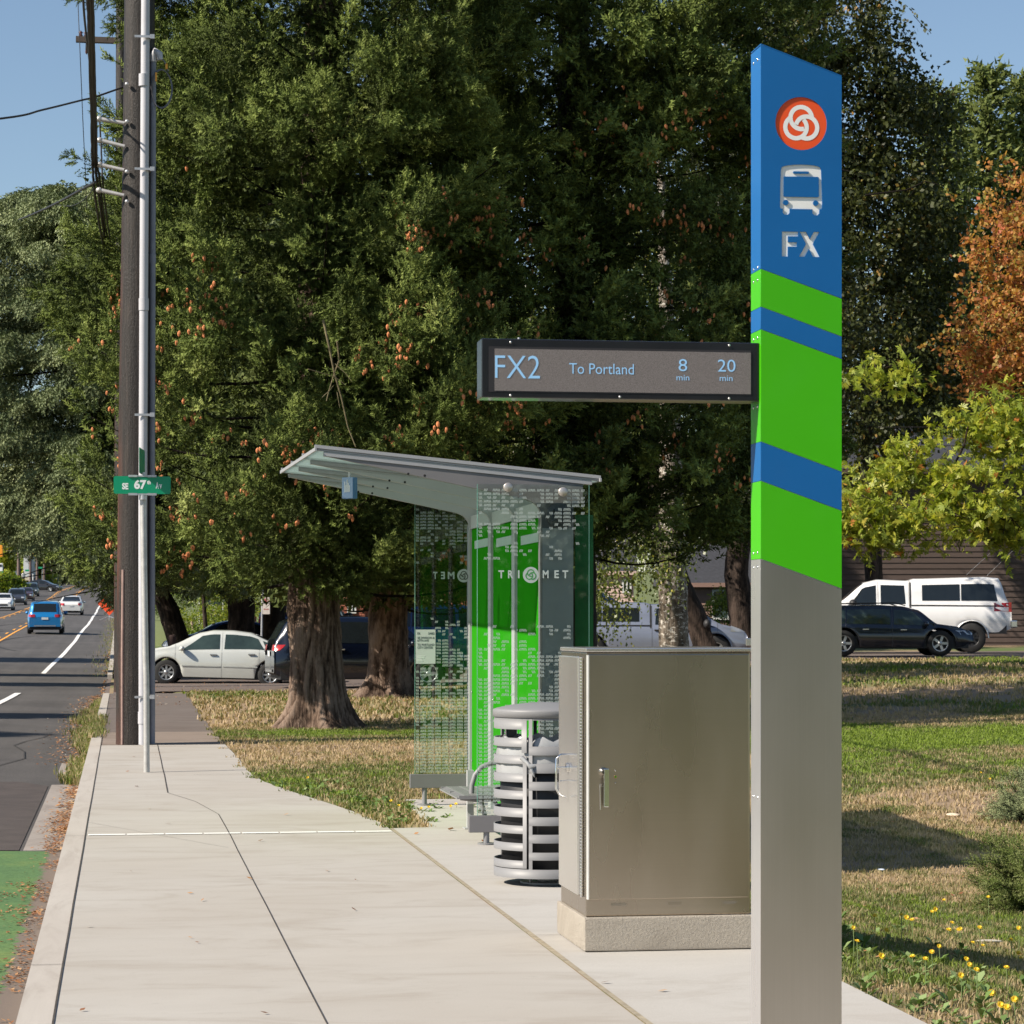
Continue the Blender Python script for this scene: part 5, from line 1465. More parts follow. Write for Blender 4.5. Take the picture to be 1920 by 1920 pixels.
    if cones:
        CP = np.array(CP); W = CP + np.array([x, y, z0])
        m_ = cones[1](W) & (np.array([mnoise.noise(Vector((p_[0] * .8, p_[1] * .8, p_[2] * 1.0))) for p_ in W]) > .08); CP = CP[m_]
        idx = rs.choice(len(CP), min(cones[0], len(CP)), replace=False)
        cb = MB(); prof = [(.001, 0), (.55, -.25), (1.0, -.6), (.95, -1.1), (.6, -1.6), (.001, -1.95)]
        for i_ in idx:
            for _ in range(rs.integers(1, 5)):
                c = CP[i_] + rs.normal(0, .06, 3); s = rs.uniform(.020, .027)
                M_ = Matrix.Translation(Vector(c)) @ Matrix.Rotation(rs.uniform(-.25, .25), 4, 'X') @ Matrix.Rotation(rs.uniform(-.25, .25), 4, 'Y')
                cb.lathe([(r_ * s * .95, zz * s * 1.9) for r_, zz in prof], (0, 0, 0), 6, 0, M_, False)
        co2 = cb.build('cones', M_conecol, root); co2['kind'] = 'stuff'
    return root
M_conecol = mat('cone_scales', (.60, .22, .085), .7, var=.3, vscale=40)
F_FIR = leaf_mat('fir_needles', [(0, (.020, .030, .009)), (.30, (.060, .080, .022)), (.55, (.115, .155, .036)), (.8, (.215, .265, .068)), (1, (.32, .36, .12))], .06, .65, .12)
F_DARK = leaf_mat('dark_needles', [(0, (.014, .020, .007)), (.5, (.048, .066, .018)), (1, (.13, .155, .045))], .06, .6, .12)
F_CEDAR = leaf_mat('cedar_needles', [(0, (.028, .048, .024)), (.4, (.12, .155, .075)), (.75, (.23, .27, .135)), (1, (.33, .37, .19))], .08, .65, .12)
F_HEDGE = leaf_mat('arborvitae', [(0, (.03, .05, .012)), (.5, (.085, .115, .025)), (1, (.17, .20, .05))], .2, .6, .3)
F_BIRCH = leaf_mat('birch_leaves', [(0, (.03, .05, .012)), (.5, (.12, .16, .035)), (.85, (.24, .28, .08)), (1, (.45, .40, .08))], .4, .4, .5)
F_OAK = leaf_mat('small_dark_leaves', [(0, (.018, .026, .008)), (.5, (.052, .064, .018)), (.85, (.11, .12, .03)), (1, (.36, .20, .05))], .35, .5, .35)
F_MAPLE = leaf_mat('autumn_leaves', [(0, (.25, .09, .04)), (.35, (.50, .20, .06)), (.65, (.55, .32, .09)), (.85, (.33, .32, .08)), (1, (.60, .18, .09))], .45, .5, .35)
F_CHEST = leaf_mat('chestnut_leaves', [(0, (.13, .18, .03)), (.4, (.30, .37, .045)), (.75, (.50, .50, .07)), (.93, (.50, .38, .06)), (1, (.55, .20, .05))], .45, .45, .4)
F_BUSH = leaf_mat('bush_leaves', [(0, (.07, .12, .02)), (.5, (.20, .28, .03)), (1, (.42, .42, .05))], .4, .5, .4)

# ---- the great fir by the stop
tA_ = G(604, 1368, LZ)
tx_, ty_, tz0 = tA_.x, tA_.y + .5, tA_.z - .05
def keepA(W, rs):
    dk = (W[:, 1] > ty_ + 1.6) & (rs.uniform(0, 1, len(W)) < .62)
    # walkway and shelter are kept clear: branches end above and beside them
    low = W[:, 2] < 2.05 + .16 * np.sin(W[:, 0] * 3.3) + .10 * np.sin(W[:, 0] * 8.7)
    return ~dk & ~low & (W[:, 2] > 1.6)
def maskA(W): return (W[:, 1] < ty_ - .3) & (W[:, 2] > 2.4) & (W[:, 2] < 8.3) & (np.hypot(W[:, 0] - tx_, W[:, 1] - ty_) > 2.5)
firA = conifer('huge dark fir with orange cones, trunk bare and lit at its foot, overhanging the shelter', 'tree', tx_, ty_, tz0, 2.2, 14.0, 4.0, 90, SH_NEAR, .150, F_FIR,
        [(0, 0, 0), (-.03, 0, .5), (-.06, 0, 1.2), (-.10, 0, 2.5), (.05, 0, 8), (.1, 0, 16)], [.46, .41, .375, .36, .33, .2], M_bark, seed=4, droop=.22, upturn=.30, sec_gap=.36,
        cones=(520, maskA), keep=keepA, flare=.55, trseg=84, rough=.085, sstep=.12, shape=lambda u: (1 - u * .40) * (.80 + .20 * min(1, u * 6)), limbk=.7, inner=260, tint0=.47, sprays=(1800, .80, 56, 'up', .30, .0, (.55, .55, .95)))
db = MB()
for pts, r0 in (([(606, 600, 33.2), (618, 655, 33.2), (627, 700, 33.3), (640, 745, 33.4), (652, 800, 33.5), (667, 838, 33.5)], .022), ([(632, 640, 33.1), (636, 675, 33.2), (627, 700, 33.3), (616, 735, 33.4), (612, 752, 33.4)], .016),
                ([(578, 692, 33.1), (605, 700, 33.2), (627, 706, 33.3), (648, 722, 33.3)], .008), ([(628, 682, 33.2), (648, 700, 33.2), (660, 716, 33.2)], .008), ([(604, 745, 33.3), (618, 732, 33.3), (626, 722, 33.3)], .007), ([(632, 735, 33.3), (637, 765, 33.3)], .007)):
    w_ = [P(*q) - Vector((tx_, ty_, tz0)) for q in pts]; db.tube(w_, [r0 * .75 * (1 - .55 * i / (len(w_) - 1)) for i in range(len(w_))], 6)
dbo = db.build('dead_branch', mat('lichened_wood', (.17, .14, .075), .9, var=.5, vscale=25), firA); dbo['label'] = 'bare lichened dead branch'; dbo['kind'] = 'stuff'
# ---- second fir, right behind the display, deep in shade
pB = P(1075, 1200, 43.0)
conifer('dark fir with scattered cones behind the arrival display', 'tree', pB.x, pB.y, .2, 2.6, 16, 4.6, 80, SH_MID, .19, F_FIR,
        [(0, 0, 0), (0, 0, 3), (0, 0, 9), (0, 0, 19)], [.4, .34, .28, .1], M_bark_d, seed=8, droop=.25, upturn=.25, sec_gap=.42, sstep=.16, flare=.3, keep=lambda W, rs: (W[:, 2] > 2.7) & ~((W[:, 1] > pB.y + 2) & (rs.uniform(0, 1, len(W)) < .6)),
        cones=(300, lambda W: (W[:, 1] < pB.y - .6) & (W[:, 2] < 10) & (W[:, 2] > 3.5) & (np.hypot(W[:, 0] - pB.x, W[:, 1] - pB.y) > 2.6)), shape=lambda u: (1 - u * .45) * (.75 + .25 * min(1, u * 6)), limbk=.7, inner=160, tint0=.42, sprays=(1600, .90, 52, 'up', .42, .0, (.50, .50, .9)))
# ---- third fir with a pale flared foot, left of the shelter glass
pC = P(728, 1243, 56.0)
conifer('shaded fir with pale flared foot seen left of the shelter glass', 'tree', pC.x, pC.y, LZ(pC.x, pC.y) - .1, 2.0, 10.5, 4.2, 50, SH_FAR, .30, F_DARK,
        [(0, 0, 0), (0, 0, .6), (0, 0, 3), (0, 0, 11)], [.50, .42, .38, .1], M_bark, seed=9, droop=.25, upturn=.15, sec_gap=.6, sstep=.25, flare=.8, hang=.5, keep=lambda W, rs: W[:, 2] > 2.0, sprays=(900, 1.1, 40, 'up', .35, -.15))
# ---- two dark conifers beyond the silver sedan
for i, (px, d, r_, lb) in enumerate(((452, 79, .42, 'broad dark conifer trunk directly behind the silver sedan roof'), (512, 84, .40, 'dark conifer trunk between the no-parking sign and the blue truck'))):
    p = P(px, 1200, d)
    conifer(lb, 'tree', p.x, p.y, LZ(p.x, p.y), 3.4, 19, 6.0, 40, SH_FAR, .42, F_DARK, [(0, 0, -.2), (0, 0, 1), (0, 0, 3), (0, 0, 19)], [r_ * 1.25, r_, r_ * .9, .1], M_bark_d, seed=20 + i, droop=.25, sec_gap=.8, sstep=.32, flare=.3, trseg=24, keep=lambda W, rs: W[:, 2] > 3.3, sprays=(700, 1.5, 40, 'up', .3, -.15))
# ---- weeping cedar over the road
pD = P(352, 1200, 80.0)
def keepD(W, rs):
    d = W[:, 0] * SA + W[:, 1] * CA; px = 960 + FPX * (W[:, 0] * CA - W[:, 1] * SA) / d
    lowlim = 2.25 + .58 * np.maximum(0, -W[:, 0]) + .5 * np.clip(W[:, 0] - .6, 0, 1.0) + .18 * np.sin(W[:, 0] * 5)
    return (W[:, 2] > lowlim)
conifer('broad weeping cedar with layered grey-green boughs overhanging the road', 'tree', pD.x, pD.y, LZ(pD.x, pD.y), 2.6, 15.2, 7.6, 70, SH_CEDAR, .36, F_CEDAR,
        [(0, 0, -.2), (-.25, 0, .9), (-.6, 0, 2.0), (-1.25, 0, 3.2), (-1.9, 0, 6), (-2.0, 0, 15)], [.52, .36, .32, .30, .24, .08], M_bark_d, seed=31, droop=.05, upturn=-.16, sec_gap=.42, sstep=.17, hang=.42,
        shape=lambda u: (1.0 - .22 * u) * (.8 + .2 * min(1, u * 5)) if u < .9 else (1 - u) * 6 + .2, keep=keepD, tint0=.55, sidefac=.34, name='cedar_tree', limbk=.8, sprays=(2000, 1.45, 62, 'droop', .25, .05, (.34, .34, 1.15)), sprays_w=.5)
# ---- far conifers top right
for i, (px, top, d, r_) in enumerate(((1762, 150, 112, 2.6), (1852, 105, 116, 2.7), (1932, 130, 118, 2.6))):
    p = P(px, 1180, d); zt = EYE + (1170 - top) / FPX * d
    conifer(['tall pale green arborvitae nearest the dark trees at the skyline', 'tallest arborvitae at the skyline with two spires behind the orange maple', 'arborvitae at the far right cut by the frame edge'][i], 'tree', p.x, p.y, .8, .5, zt - .8, r_, 190, SH_FAR, .55, F_HEDGE,
            [(0, 0, 0), (0, 0, 3), (0, 0, zt - 1.5)], [.4, .3, .04], M_bark_d, group='arborvitae at the skyline', seed=40 + i, droop=-.35, upturn=.4, sec_gap=.55, sstep=.3, hang=-.1, shape=lambda u: (1 - u ** 2.2) * 1.0, tint0=.5, flare=0, trseg=16, name='arborvitae_tree', minr=.15)

# ---- broad-leaved trees
def leaf_quads(pos, dirs, L, asp, rs, face=None):
    """diamond leaves from pos along dirs"""
    n = len(pos); d = unit(dirs); r_ = unit(rs.normal(0, 1, (n, 3))); s = unit(np.cross(d, r_)); L = np.asarray(L).reshape(-1, 1) if not np.isscalar(L) else L
    nrm = np.cross(s, d)
    a = pos; b = pos + d * L * .5 + s * L * asp / 2 + nrm * L * .06; c = pos + d * L; e = pos + d * L * .5 - s * L * asp / 2 + nrm * L * .06
    V = np.stack([a, b, c, e], 1).reshape(-1, 3)
    return V, np.arange(n * 4, dtype=np.int32).reshape(-1, 4)
def crown_points(blobs, n, rs, shell=.5):
    """points in a union of ellipsoids, denser near the surface of each"""
    vol = np.array([b[3] * b[4] * b[5] for b in blobs]) ** .8; pr = vol / vol.sum()
    k = rs.choice(len(blobs), n, p=pr); B = np.array(blobs)[k]
    v = unit(rs.normal(0, 1, (n, 3))); r_ = rs.uniform(shell, 1, n) ** .7
    return B[:, :3] + v * r_[:, None] * B[:, 3:6], v
def broadleaf(label, x, y, z0, blobs, ntw, lpt, L, asp, m, trp, trr, trm, seed, hangf=0.0, twl=.5, tint=(.5, .2), group=None, name='broadleaf_tree', cat='tree', palm=False, limbs=None, keep=None, clump=None):
    rs = np.random.default_rng(seed)
    root = thing(name, label, cat, (x, y, z0), group=group)
    if trp: trunk('trunk', trp, trr, trm, root, 28, .05, .3)
    P0, v = crown_points(blobs, ntw, rs)
    if clump:                                   # gather twigs so that gaps open between them
        cn, _ = crown_points(blobs, clump[0], rs); k = rs.integers(0, clump[0], ntw); P0 = cn[k] + rs.normal(0, clump[1], (ntw, 3)) * np.array([1, 1, .7])
    if keep is not None: P0 = P0[keep(P0 + np.array([x, y, z0]), rs)]; v = v[:len(P0)]; ntw = len(P0)
    tdir = unit(v * (1 - hangf) + rs.normal(0, .5, (ntw, 3)) * (1 - hangf * .7) + np.array([0, 0, -1.6 * hangf]))
    tl = twl * rs.uniform(.5, 1.3, ntw)
    u = (np.arange(lpt) + .5) / lpt
    pos = (P0[:, None, :] + tdir[:, None, :] * (tl[:, None] * u[None, :])[:, :, None]).reshape(-1, 3)
    n = len(pos)
    if palm:                                    # five leaflets from one point
        pos5 = np.repeat(pos, 5, 0); base = unit(rs.normal(0, 1, (n, 3)) + np.array([0, 0, -.1])); up_ = unit(np.cross(base, rs.normal(0, 1, (n, 3)))); 
        ang = np.tile(np.linspace(-1.25, 1.25, 5), n)[:, None]; b5 = np.repeat(base, 5, 0); u5 = np.repeat(up_, 5, 0)
        dirs = b5 * np.cos(ang) + u5 * np.sin(ang); dirs[:, 2] -= .25
        # leaflets share one plane
        Lq = L * rs.uniform(.7, 1.2, n * 5); d = unit(dirs); nn = unit(np.cross(b5, u5)); s = unit(np.cross(nn, d))
        a, b, c, e = pos5, pos5 + d * Lq[:, None] * .62 + s * Lq[:, None] * asp / 2, pos5 + d * Lq[:, None], pos5 + d * Lq[:, None] * .62 - s * Lq[:, None] * asp / 2
        V = np.stack([a, b, c, e], 1).reshape(-1, 3); F = np.arange(len(V), dtype=np.int32).reshape(-1, 4); tt = np.repeat(rs.normal(tint[0], tint[1], n), 5)
    else:
        dirs = np.repeat(tdir, lpt, 0) * .6 + rs.normal(0, .8, (n, 3)) + np.array([0, 0, -.9 * hangf])
        V, F = leaf_quads(pos + rs.normal(0, L * .35, (n, 3)), dirs, L * rs.uniform(.65, 1.25, n), asp, rs)
        tt = np.repeat(rs.normal(tint[0], tint[1] * .8, ntw), lpt) + rs.normal(0, tint[1] * .6, n)
    cr = np_mesh('crown', V, F, m, root, tint=np.clip(tt, 0, 1))
    lb = MB()
    for pts, r0, r1 in (limbs or []):
        lb.tube(pts, [r0 + (r1 - r0) * i / (len(pts) - 1) for i in range(len(pts))], 7)
    for i in rs.choice(ntw, min(ntw, 220), replace=False):
        p = P0[i]; lb.tube([tuple(p - tdir[i] * tl[i] * .6 + rs.normal(0, .04, 3)), tuple(p), tuple(p + tdir[i] * tl[i])], [.014, .009, .004], 4, 0, False)
    lb.build('limbs', trm or M_twig, root)['kind'] = 'stuff'
    return root
def blob_at(px, py, d, r_px, ry_px, rd, ox, oy, oz):
    p = P(px, py, d); k = d / FPX
    return (p.x - ox, p.y - oy, p.z - oz, r_px * k, rd, ry_px * k)
# weeping birch behind the cabinet
pw = P(1265, 1200, 52); ox, oy, oz = pw.x, pw.y, LZ(pw.x, pw.y) - .1
bl = [blob_at(*a, ox, oy, oz) for a in ((780, 755, 50, 95, 55, .8), (900, 770, 51, 95, 60, .8), (1000, 830, 52, 80, 60, 1.0), (1150, 1040, 50, 75, 65, .7), (1120, 1120, 50, 45, 60, .6), (1210, 1010, 50, 60, 70, .8),
                                       (1100, 700, 54, 200, 120, 2.0), (1330, 850, 54, 110, 110, 1.5), (1230, 560, 55, 220, 150, 2.2))]
broadleaf('weeping birch with patchy pale bark rising right behind the steel cabinet', ox, oy, oz, bl, 5200, 9, .075, .72, F_BIRCH,
          [(0, 0, 0), (-.02, 0, 1), (-.05, 0, 2.5), (-.1, 0, 6), (-.3, 0, 11)], [.34, .30, .28, .2, .06], M_bark_b, 51, hangf=.85, twl=.75, tint=(.55, .2), name='birch_tree',
          limbs=[([(0, 0, 3.0), (-.9, -.4, 3.4), (-1.8, -.8, 2.9), (-2.4, -1.0, 2.0)], .04, .012), ([(0, 0, 3.2), (-2.0, -.5, 4.6), (-3.6, -.8, 5.4), (-5.0, -1, 5.6)], .09, .02)], clump=(420, .34))
# dark leaning trunk beside it, and its shaded crown
pl = P(1338, 1205, 68)
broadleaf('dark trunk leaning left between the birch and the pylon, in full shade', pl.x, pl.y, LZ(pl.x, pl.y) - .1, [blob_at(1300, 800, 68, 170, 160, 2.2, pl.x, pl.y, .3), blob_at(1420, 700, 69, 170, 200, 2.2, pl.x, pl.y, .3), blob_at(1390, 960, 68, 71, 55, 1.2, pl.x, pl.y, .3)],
          1500, 8, .13, .7, F_OAK, [(0, 0, 0), (-.42, 0, 1.0), (-1.0, 0, 2.2), (-1.5, 0, 4), (-1.8, 0, 8)], [.52, .42, .37, .32, .12], M_bark_d, 52, hangf=.3, twl=.6, tint=(.4, .2), clump=(160, .4))
pl = P(1400, 1215, 71)
broadleaf('dark upright trunk just left of the pylon, half hidden by it', pl.x, pl.y, LZ(pl.x, pl.y) - .1, [blob_at(1480, 640, 71, 170, 240, 2.4, pl.x, pl.y, .4), blob_at(1400, 420, 71, 150, 240, 2.4, pl.x, pl.y, .4)], 1900, 8, .14, .7, F_OAK,
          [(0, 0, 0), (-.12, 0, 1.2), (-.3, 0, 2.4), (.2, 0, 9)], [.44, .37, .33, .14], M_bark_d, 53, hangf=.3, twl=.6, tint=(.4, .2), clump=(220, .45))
# big shaded small-leaved tree right of the pylon
pt_ = P(1640, 1215, 86); ox, oy, oz = pt_.x, pt_.y, LZ(pt_.x, pt_.y) - .1
bl = [blob_at(*a, ox, oy, oz) for a in ((1560, 60, 84, 130, 110, 2.4), (1620, 170, 84, 110, 120, 2.2), (1690, 250, 85, 90, 130, 2.0), (1650, 420, 84, 130, 140, 2.4), (1740, 480, 86, 80, 130, 1.8), (1640, 620, 84, 130, 130, 2.4), (1750, 690, 86, 70, 120, 1.7),
                                       (1640, 790, 85, 110, 90, 2.2), (1460, 120, 84, 130, 160, 2.2), (1500, 330, 84, 140, 160, 2.2), (1480, 560, 84, 120, 140, 2.2))]
broadleaf('tall shaded small-leaved tree rising behind the pylon', ox, oy, oz, bl, 7600, 9, .17, .72, F_OAK, [(0, 0, 0), (0, 0, 2), (-.2, 0, 6), (-.5, 0, 14)], [.34, .3, .24, .06], M_bark_d, 54, hangf=.35, twl=.7, tint=(.48, .22), clump=(760, .36),
          limbs=[([P(1622, 366, 80) - Vector((ox, oy, oz)), P(1700, 356, 80) - Vector((ox, oy, oz)), P(1735, 340, 80) - Vector((ox, oy, oz)), P(1768, 348, 80) - Vector((ox, oy, oz))], .03, .012)])
# orange maple
pt_ = P(1985, 1215, 90); ox, oy, oz = pt_.x, pt_.y, LZ(pt_.x, pt_.y)
bl = [blob_at(*a, ox, oy, oz) for a in ((1895, 380, 74, 55, 55, 1.4), (1905, 480, 74, 75, 90, 2.0), (1870, 640, 74, 65, 90, 2.0), (1925, 620, 74, 75, 120, 2.0), (1850, 700, 74, 50, 50, 1.4), (1990, 520, 74, 80, 140, 2.0))]
broadleaf('autumn maple with orange and rust leaves at the right edge', ox, oy, oz, bl, 1500, 8, .15, .75, F_MAPLE, [(0, 0, 0), (0, 0, 3), (0, 0, 9)], [.25, .22, .06], M_bark_d, 55, twl=.5, tint=(.50, .30), name='maple_tree', clump=(260, .34))
# chestnut with bright yellow-green leaves
pt_ = P(2010, 1205, 66); ox, oy, oz = pt_.x, pt_.y, LZ(pt_.x, pt_.y)
bl = [blob_at(*a, ox, oy, oz) for a in ((1850, 790, 62, 75, 40, 1.2), (1900, 830, 62, 60, 50, 1.2), (1850, 930, 61, 90, 60, 1.3), (1900, 980, 61, 50, 50, 1.0), (1760, 970, 61, 70, 45, 1.1), (1680, 975, 61, 60, 45, 1.0), (1620, 985, 61, 60, 40, 1.0), (1700, 880, 62, 60, 45, 1.0), (1600, 930, 62, 40, 40, .9), (1660, 700, 63, 60, 30, .8), (1980, 860, 62, 60, 120, 1.2))]
broadleaf('chestnut tree with bright yellow-green hand-shaped leaves hanging over the white pickup', ox, oy, oz, bl, 1500, 5, .155, .30, F_CHEST, [(0, 0, 0), (-.1, 0, 2), (-.3, 0, 5)], [.16, .14, .06], M_bark, 56, twl=.55, tint=(.45, .22), palm=True, name='chestnut_tree', clump=(210, .24),
          limbs=[([P(a, b, 61.5) - Vector((ox, oy, oz)) for a, b in ((1745, 900), (1790, 870), (1808, 835), (1815, 800))], .035, .02), ([P(a, b, 61.5) - Vector((ox, oy, oz)) for a, b in ((1785, 873), (1810, 885), (1816, 912))], .025, .015)])
# juniper boughs poking in from the right
F_JUN = leaf_mat('juniper_sprays', [(0, (.03, .06, .012)), (.5, (.10, .14, .025)), (1, (.20, .22, .08))], .2, .6, .3)
def bough_bush(label, x, y, z, n, L, seed, m, azr, el=(.1, .9), s=.05):
    rs = np.random.default_rng(seed); root = thing('conifer_shrub', label, 'shrub', (x, y, z)); Pp, Dd, Tt = [], [], []; st = MB()
    for i in range(n):
        a = rs.uniform(*azr); e = rs.uniform(*el); d = np.array([math.cos(a) * math.cos(e), math.sin(a) * math.cos(e), math.sin(e)]); l = L * rs.uniform(.6, 1.1)
        st.tube([(0, 0, 0), tuple(d * l * .5), tuple(d * l * .95)], [.01, .006, .002], 4, 0, False)
        for k in range(int(l / .035)):
            q = (k + 2) / (l / .035 + 2); p = d * l * q; sd = unit(rs.normal(0, 1, (1, 3)))[0]; sd -= d * sd.dot(d)
            for _ in range(5): Pp.append(p + rs.normal(0, .01, 3)); Dd.append(d * .8 + sd * rs.uniform(-1, 1) + rs.normal(0, .25, 3)); Tt.append(rs.uniform(.2, .8) + .2 * q)
    V = expand(shoot_tmpl(12, 1, .22, .07), np.array(Pp), np.array(Dd), s * rs.uniform(.7, 1.3, len(Pp)) * 1.6, rs.uniform(0, 6, len(Pp)))
    tri_mesh('foliage', V, m, root, np.clip(np.repeat(Tt, 12) + rs.normal(0, .06, len(Pp) * 12), 0, 1)); st.build('stems', M_twig, root)
p = P(1975, 1545, 17.2); bough_bush('juniper boughs reaching in from the right edge above the dry grass', p.x, p.y, LZ(p.x, p.y), 70, .62, 61, F_JUN, (1.9, 4.2), (.0, .9))
p = P(1935, 1340, 23.5); bough_bush('pale tip of a young fir at the right edge below the driveway', p.x, p.y, LZ(p.x, p.y), 46, .52, 62, F_CEDAR, (1.4, 4.6), (.1, 1.3))

# low hedges and bushes behind the cars
def bush(label, px, d, w_, h_, m, seed, tint=(.5, .2), dz=0, L=.09, n=700, name='bush'):
    p = P(px, 1200, d); z = LZ(p.x, p.y) + dz
    return broadleaf(label, p.x, p.y, z, [(0, 0, h_ * .5, w_ / 2, min(w_ / 2, .8), h_ * .55), (w_ * .22, 0, h_ * .45, w_ * .28, .6, h_ * .45), (-w_ * .25, 0, h_ * .4, w_ * .28, .6, h_ * .42)], n, 8, L, .7, m, None, None, None, seed, twl=.25, tint=tint, name=name, cat='bush')
bush('leafy hedge under the white-framed window of the pink house', 1382, 92, 2.6, 1.9, F_CHEST, 71, (.25, .15), n=900)
bush('sunlit yellow-green bush below the dark noticeboard', 402, 118, 3.8, 1.5, F_BUSH, 72, (.6, .2), n=900)
bush('bright yellow-green shrub left of the dark conifer trunks', 427, 122, 2.6, 3.6, F_BUSH, 73, (.45, .25), dz=.4, n=1000)
bush('green bush behind the sedan windscreen', 398, 100, 2.2, 1.0, F_BUSH, 74, (.4, .15))
bush('clipped green hedge on the far lawn left of the leaning cedar trunk', 296, 170, 5.0, 1.4, F_BUSH, 75, (.3, .15), dz=.5)
bush('yellow bush beyond the noticeboard and the trunks', 530, 110, 4.0, 4.4, F_BUSH, 76, (.55, .2), n=1200)
# spiky ornamental grass in front of the sedan hood
p = P(353, 1215, 76.5); sp_ = [(p.x + RNG.normal(0, .22), p.y + RNG.normal(0, .15), LZ(p.x, p.y)) for _ in range(160)]
gg = blades('ornamental_grass', sp_, .95, .035, RNG.uniform(.5, .95, 160), M_grass, .45, 2); gg['kind'] = 'thing'; tag(gg, 'spiky ornamental grass clump behind the silver sedan hood', 'grass clump')

# distant tree line: separate crowns beyond the road
far = [(10, 985, 520, 85, 130), (75, 1000, 560, 70, 110), (-50, 970, 500, 90, 150), (140, 1010, 600, 70, 90), (205, 1010, 520, 60, 100), (30, 1060, 450, 50, 40), (112, 1062, 640, 45, 40), (262, 1030, 420, 70, 110), (330, 1040, 330, 90, 120)]
for i, (px, py, d, rx, ry) in enumerate(far):
    p = P(px, 1100, d); z0 = road_z(p.y); lb_ = ['dark distant tree above the amber traffic signal', 'distant dark green tree behind the far utility poles', 'distant tree at the left frame edge above the white sign', 'small distant tree where the road meets the skyline', 'distant tree behind the cedar boughs over the road',
          'olive distant tree behind the grey roadside board', 'low far tree at the end of the road', 'distant tree between the pole and the leaning cedar trunk', 'broad distant tree behind the church noticeboard'][i]
    b = [blob_at(px, py, d, rx, ry, rx * d / FPX * .8, p.x, p.y, z0), blob_at(px - rx * .5, py + ry * .35, d, rx * .6, ry * .6, rx * d / FPX * .6, p.x, p.y, z0), blob_at(px + rx * .5, py + ry * .4, d, rx * .6, ry * .6, rx * d / FPX * .6, p.x, p.y, z0)]
    broadleaf(lb_, p.x, p.y, z0, b, 1500, 4, d * .0022, .8, F_OAK if i not in (5,) else F_BUSH, [(0, 0, 0), (0, 0, 5), (0, 0, 9)], [.5, .4, .2], M_bark_d, 80 + i, twl=d * .003, tint=(.62, .2), group='distant trees along the road', clump=(90, d * .0025))
# backdrop trees behind the park so that no open sky shows low down
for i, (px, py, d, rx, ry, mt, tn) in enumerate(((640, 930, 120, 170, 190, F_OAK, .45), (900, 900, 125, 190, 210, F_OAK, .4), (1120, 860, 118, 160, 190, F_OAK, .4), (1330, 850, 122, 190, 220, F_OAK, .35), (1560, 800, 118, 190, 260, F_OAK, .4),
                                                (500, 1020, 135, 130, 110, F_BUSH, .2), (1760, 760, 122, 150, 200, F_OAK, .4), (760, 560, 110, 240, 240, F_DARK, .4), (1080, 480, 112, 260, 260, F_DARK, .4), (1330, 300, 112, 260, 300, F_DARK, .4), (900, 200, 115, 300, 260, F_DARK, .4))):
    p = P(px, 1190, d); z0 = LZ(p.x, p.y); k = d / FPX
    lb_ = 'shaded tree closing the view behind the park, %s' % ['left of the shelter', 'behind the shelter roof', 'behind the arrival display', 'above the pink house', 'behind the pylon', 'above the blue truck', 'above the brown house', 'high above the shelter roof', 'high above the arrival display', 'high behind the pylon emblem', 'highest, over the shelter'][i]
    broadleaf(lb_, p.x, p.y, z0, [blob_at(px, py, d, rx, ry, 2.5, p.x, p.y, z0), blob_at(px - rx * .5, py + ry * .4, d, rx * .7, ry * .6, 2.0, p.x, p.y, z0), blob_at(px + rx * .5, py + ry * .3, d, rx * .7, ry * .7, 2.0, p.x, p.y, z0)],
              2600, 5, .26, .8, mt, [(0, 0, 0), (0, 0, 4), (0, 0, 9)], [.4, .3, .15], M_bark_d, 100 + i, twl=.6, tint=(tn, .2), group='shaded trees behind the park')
# street trees across the road: they throw the long shadows over the lanes
for i, (yy, h_, r_) in enumerate(((36.5, 12.6, 1.2), (44.6, 13.4, 1.9), (67.5, 16.5, 1.6), (76.5, 16.5, .7), (91, 17, 2.3))):
    x_ = -18.0; z0 = SZ(yy)
    broadleaf('columnar street tree across the road, %s' % ['nearest the bus stop', 'second from the bus stop', 'third from the bus stop', 'slimmest of the row', 'farthest of the row'][i], x_, yy, z0, [(0, 0, h_ * .60, 2.0, r_, h_ * .40), (0, .1, h_ * .8, 1.4, r_ * .8, h_ * .19)], 3200, 7, .26, .8, F_OAK, [(0, 0, 0), (0, 0, 3), (0, 0, h_ * .8)], [.16, .14, .06], M_bark_d, 130 + i, twl=.4, group='street trees across the road')
# garden trees behind the photographer, mirrored in the steel
for i, (xx, yy) in enumerate(((9, -16), (2.5, -24))):
    broadleaf(['rounded garden tree behind the photographer, nearer one', 'rounded garden tree behind the photographer, farther one'][i], xx, yy, .1, [(0, 0, 4.5, 4.5, 3, 3.6)], 1500, 6, .3, .8, F_OAK, [(0, 0, 0), (0, 0, 3)], [.25, .2], M_bark_d, 140 + i, twl=.8)
# ================================================================== vehicles
def paint(name, col, rough=.3, metal=.25): return mat(name, col, rough, metal, var=.03, vscale=2, coat=.9)
M_cglass = mat('car_glass', (.012, .016, .018), .06, var=.1, coat=.2)
M_cglass_l = mat('car_glass_clear', (.035, .055, .05), .05, var=.3, vscale=3, coat=.2)
M_tyre = mat('tyre_rubber', (.018, .018, .018), .85, var=.2)
M_rim = mat('alloy_rim', (.45, .46, .47), .35, .8)
M_rimd = mat('black_rim', (.02, .02, .022), .4)
M_red = mat('tail_red', (.40, .012, .012), .2, coat=.6)
M_lens = mat('headlight_lens', (.55, .57, .58), .08, .4, coat=.8)
M_plastic = mat('black_trim', (.02, .02, .022), .6)
M_licence = mat('licence_plate', (.7, .72, .72), .5)
M_handle_c = mat('chrome_trim', (.6, .6, .6), .2, .9)

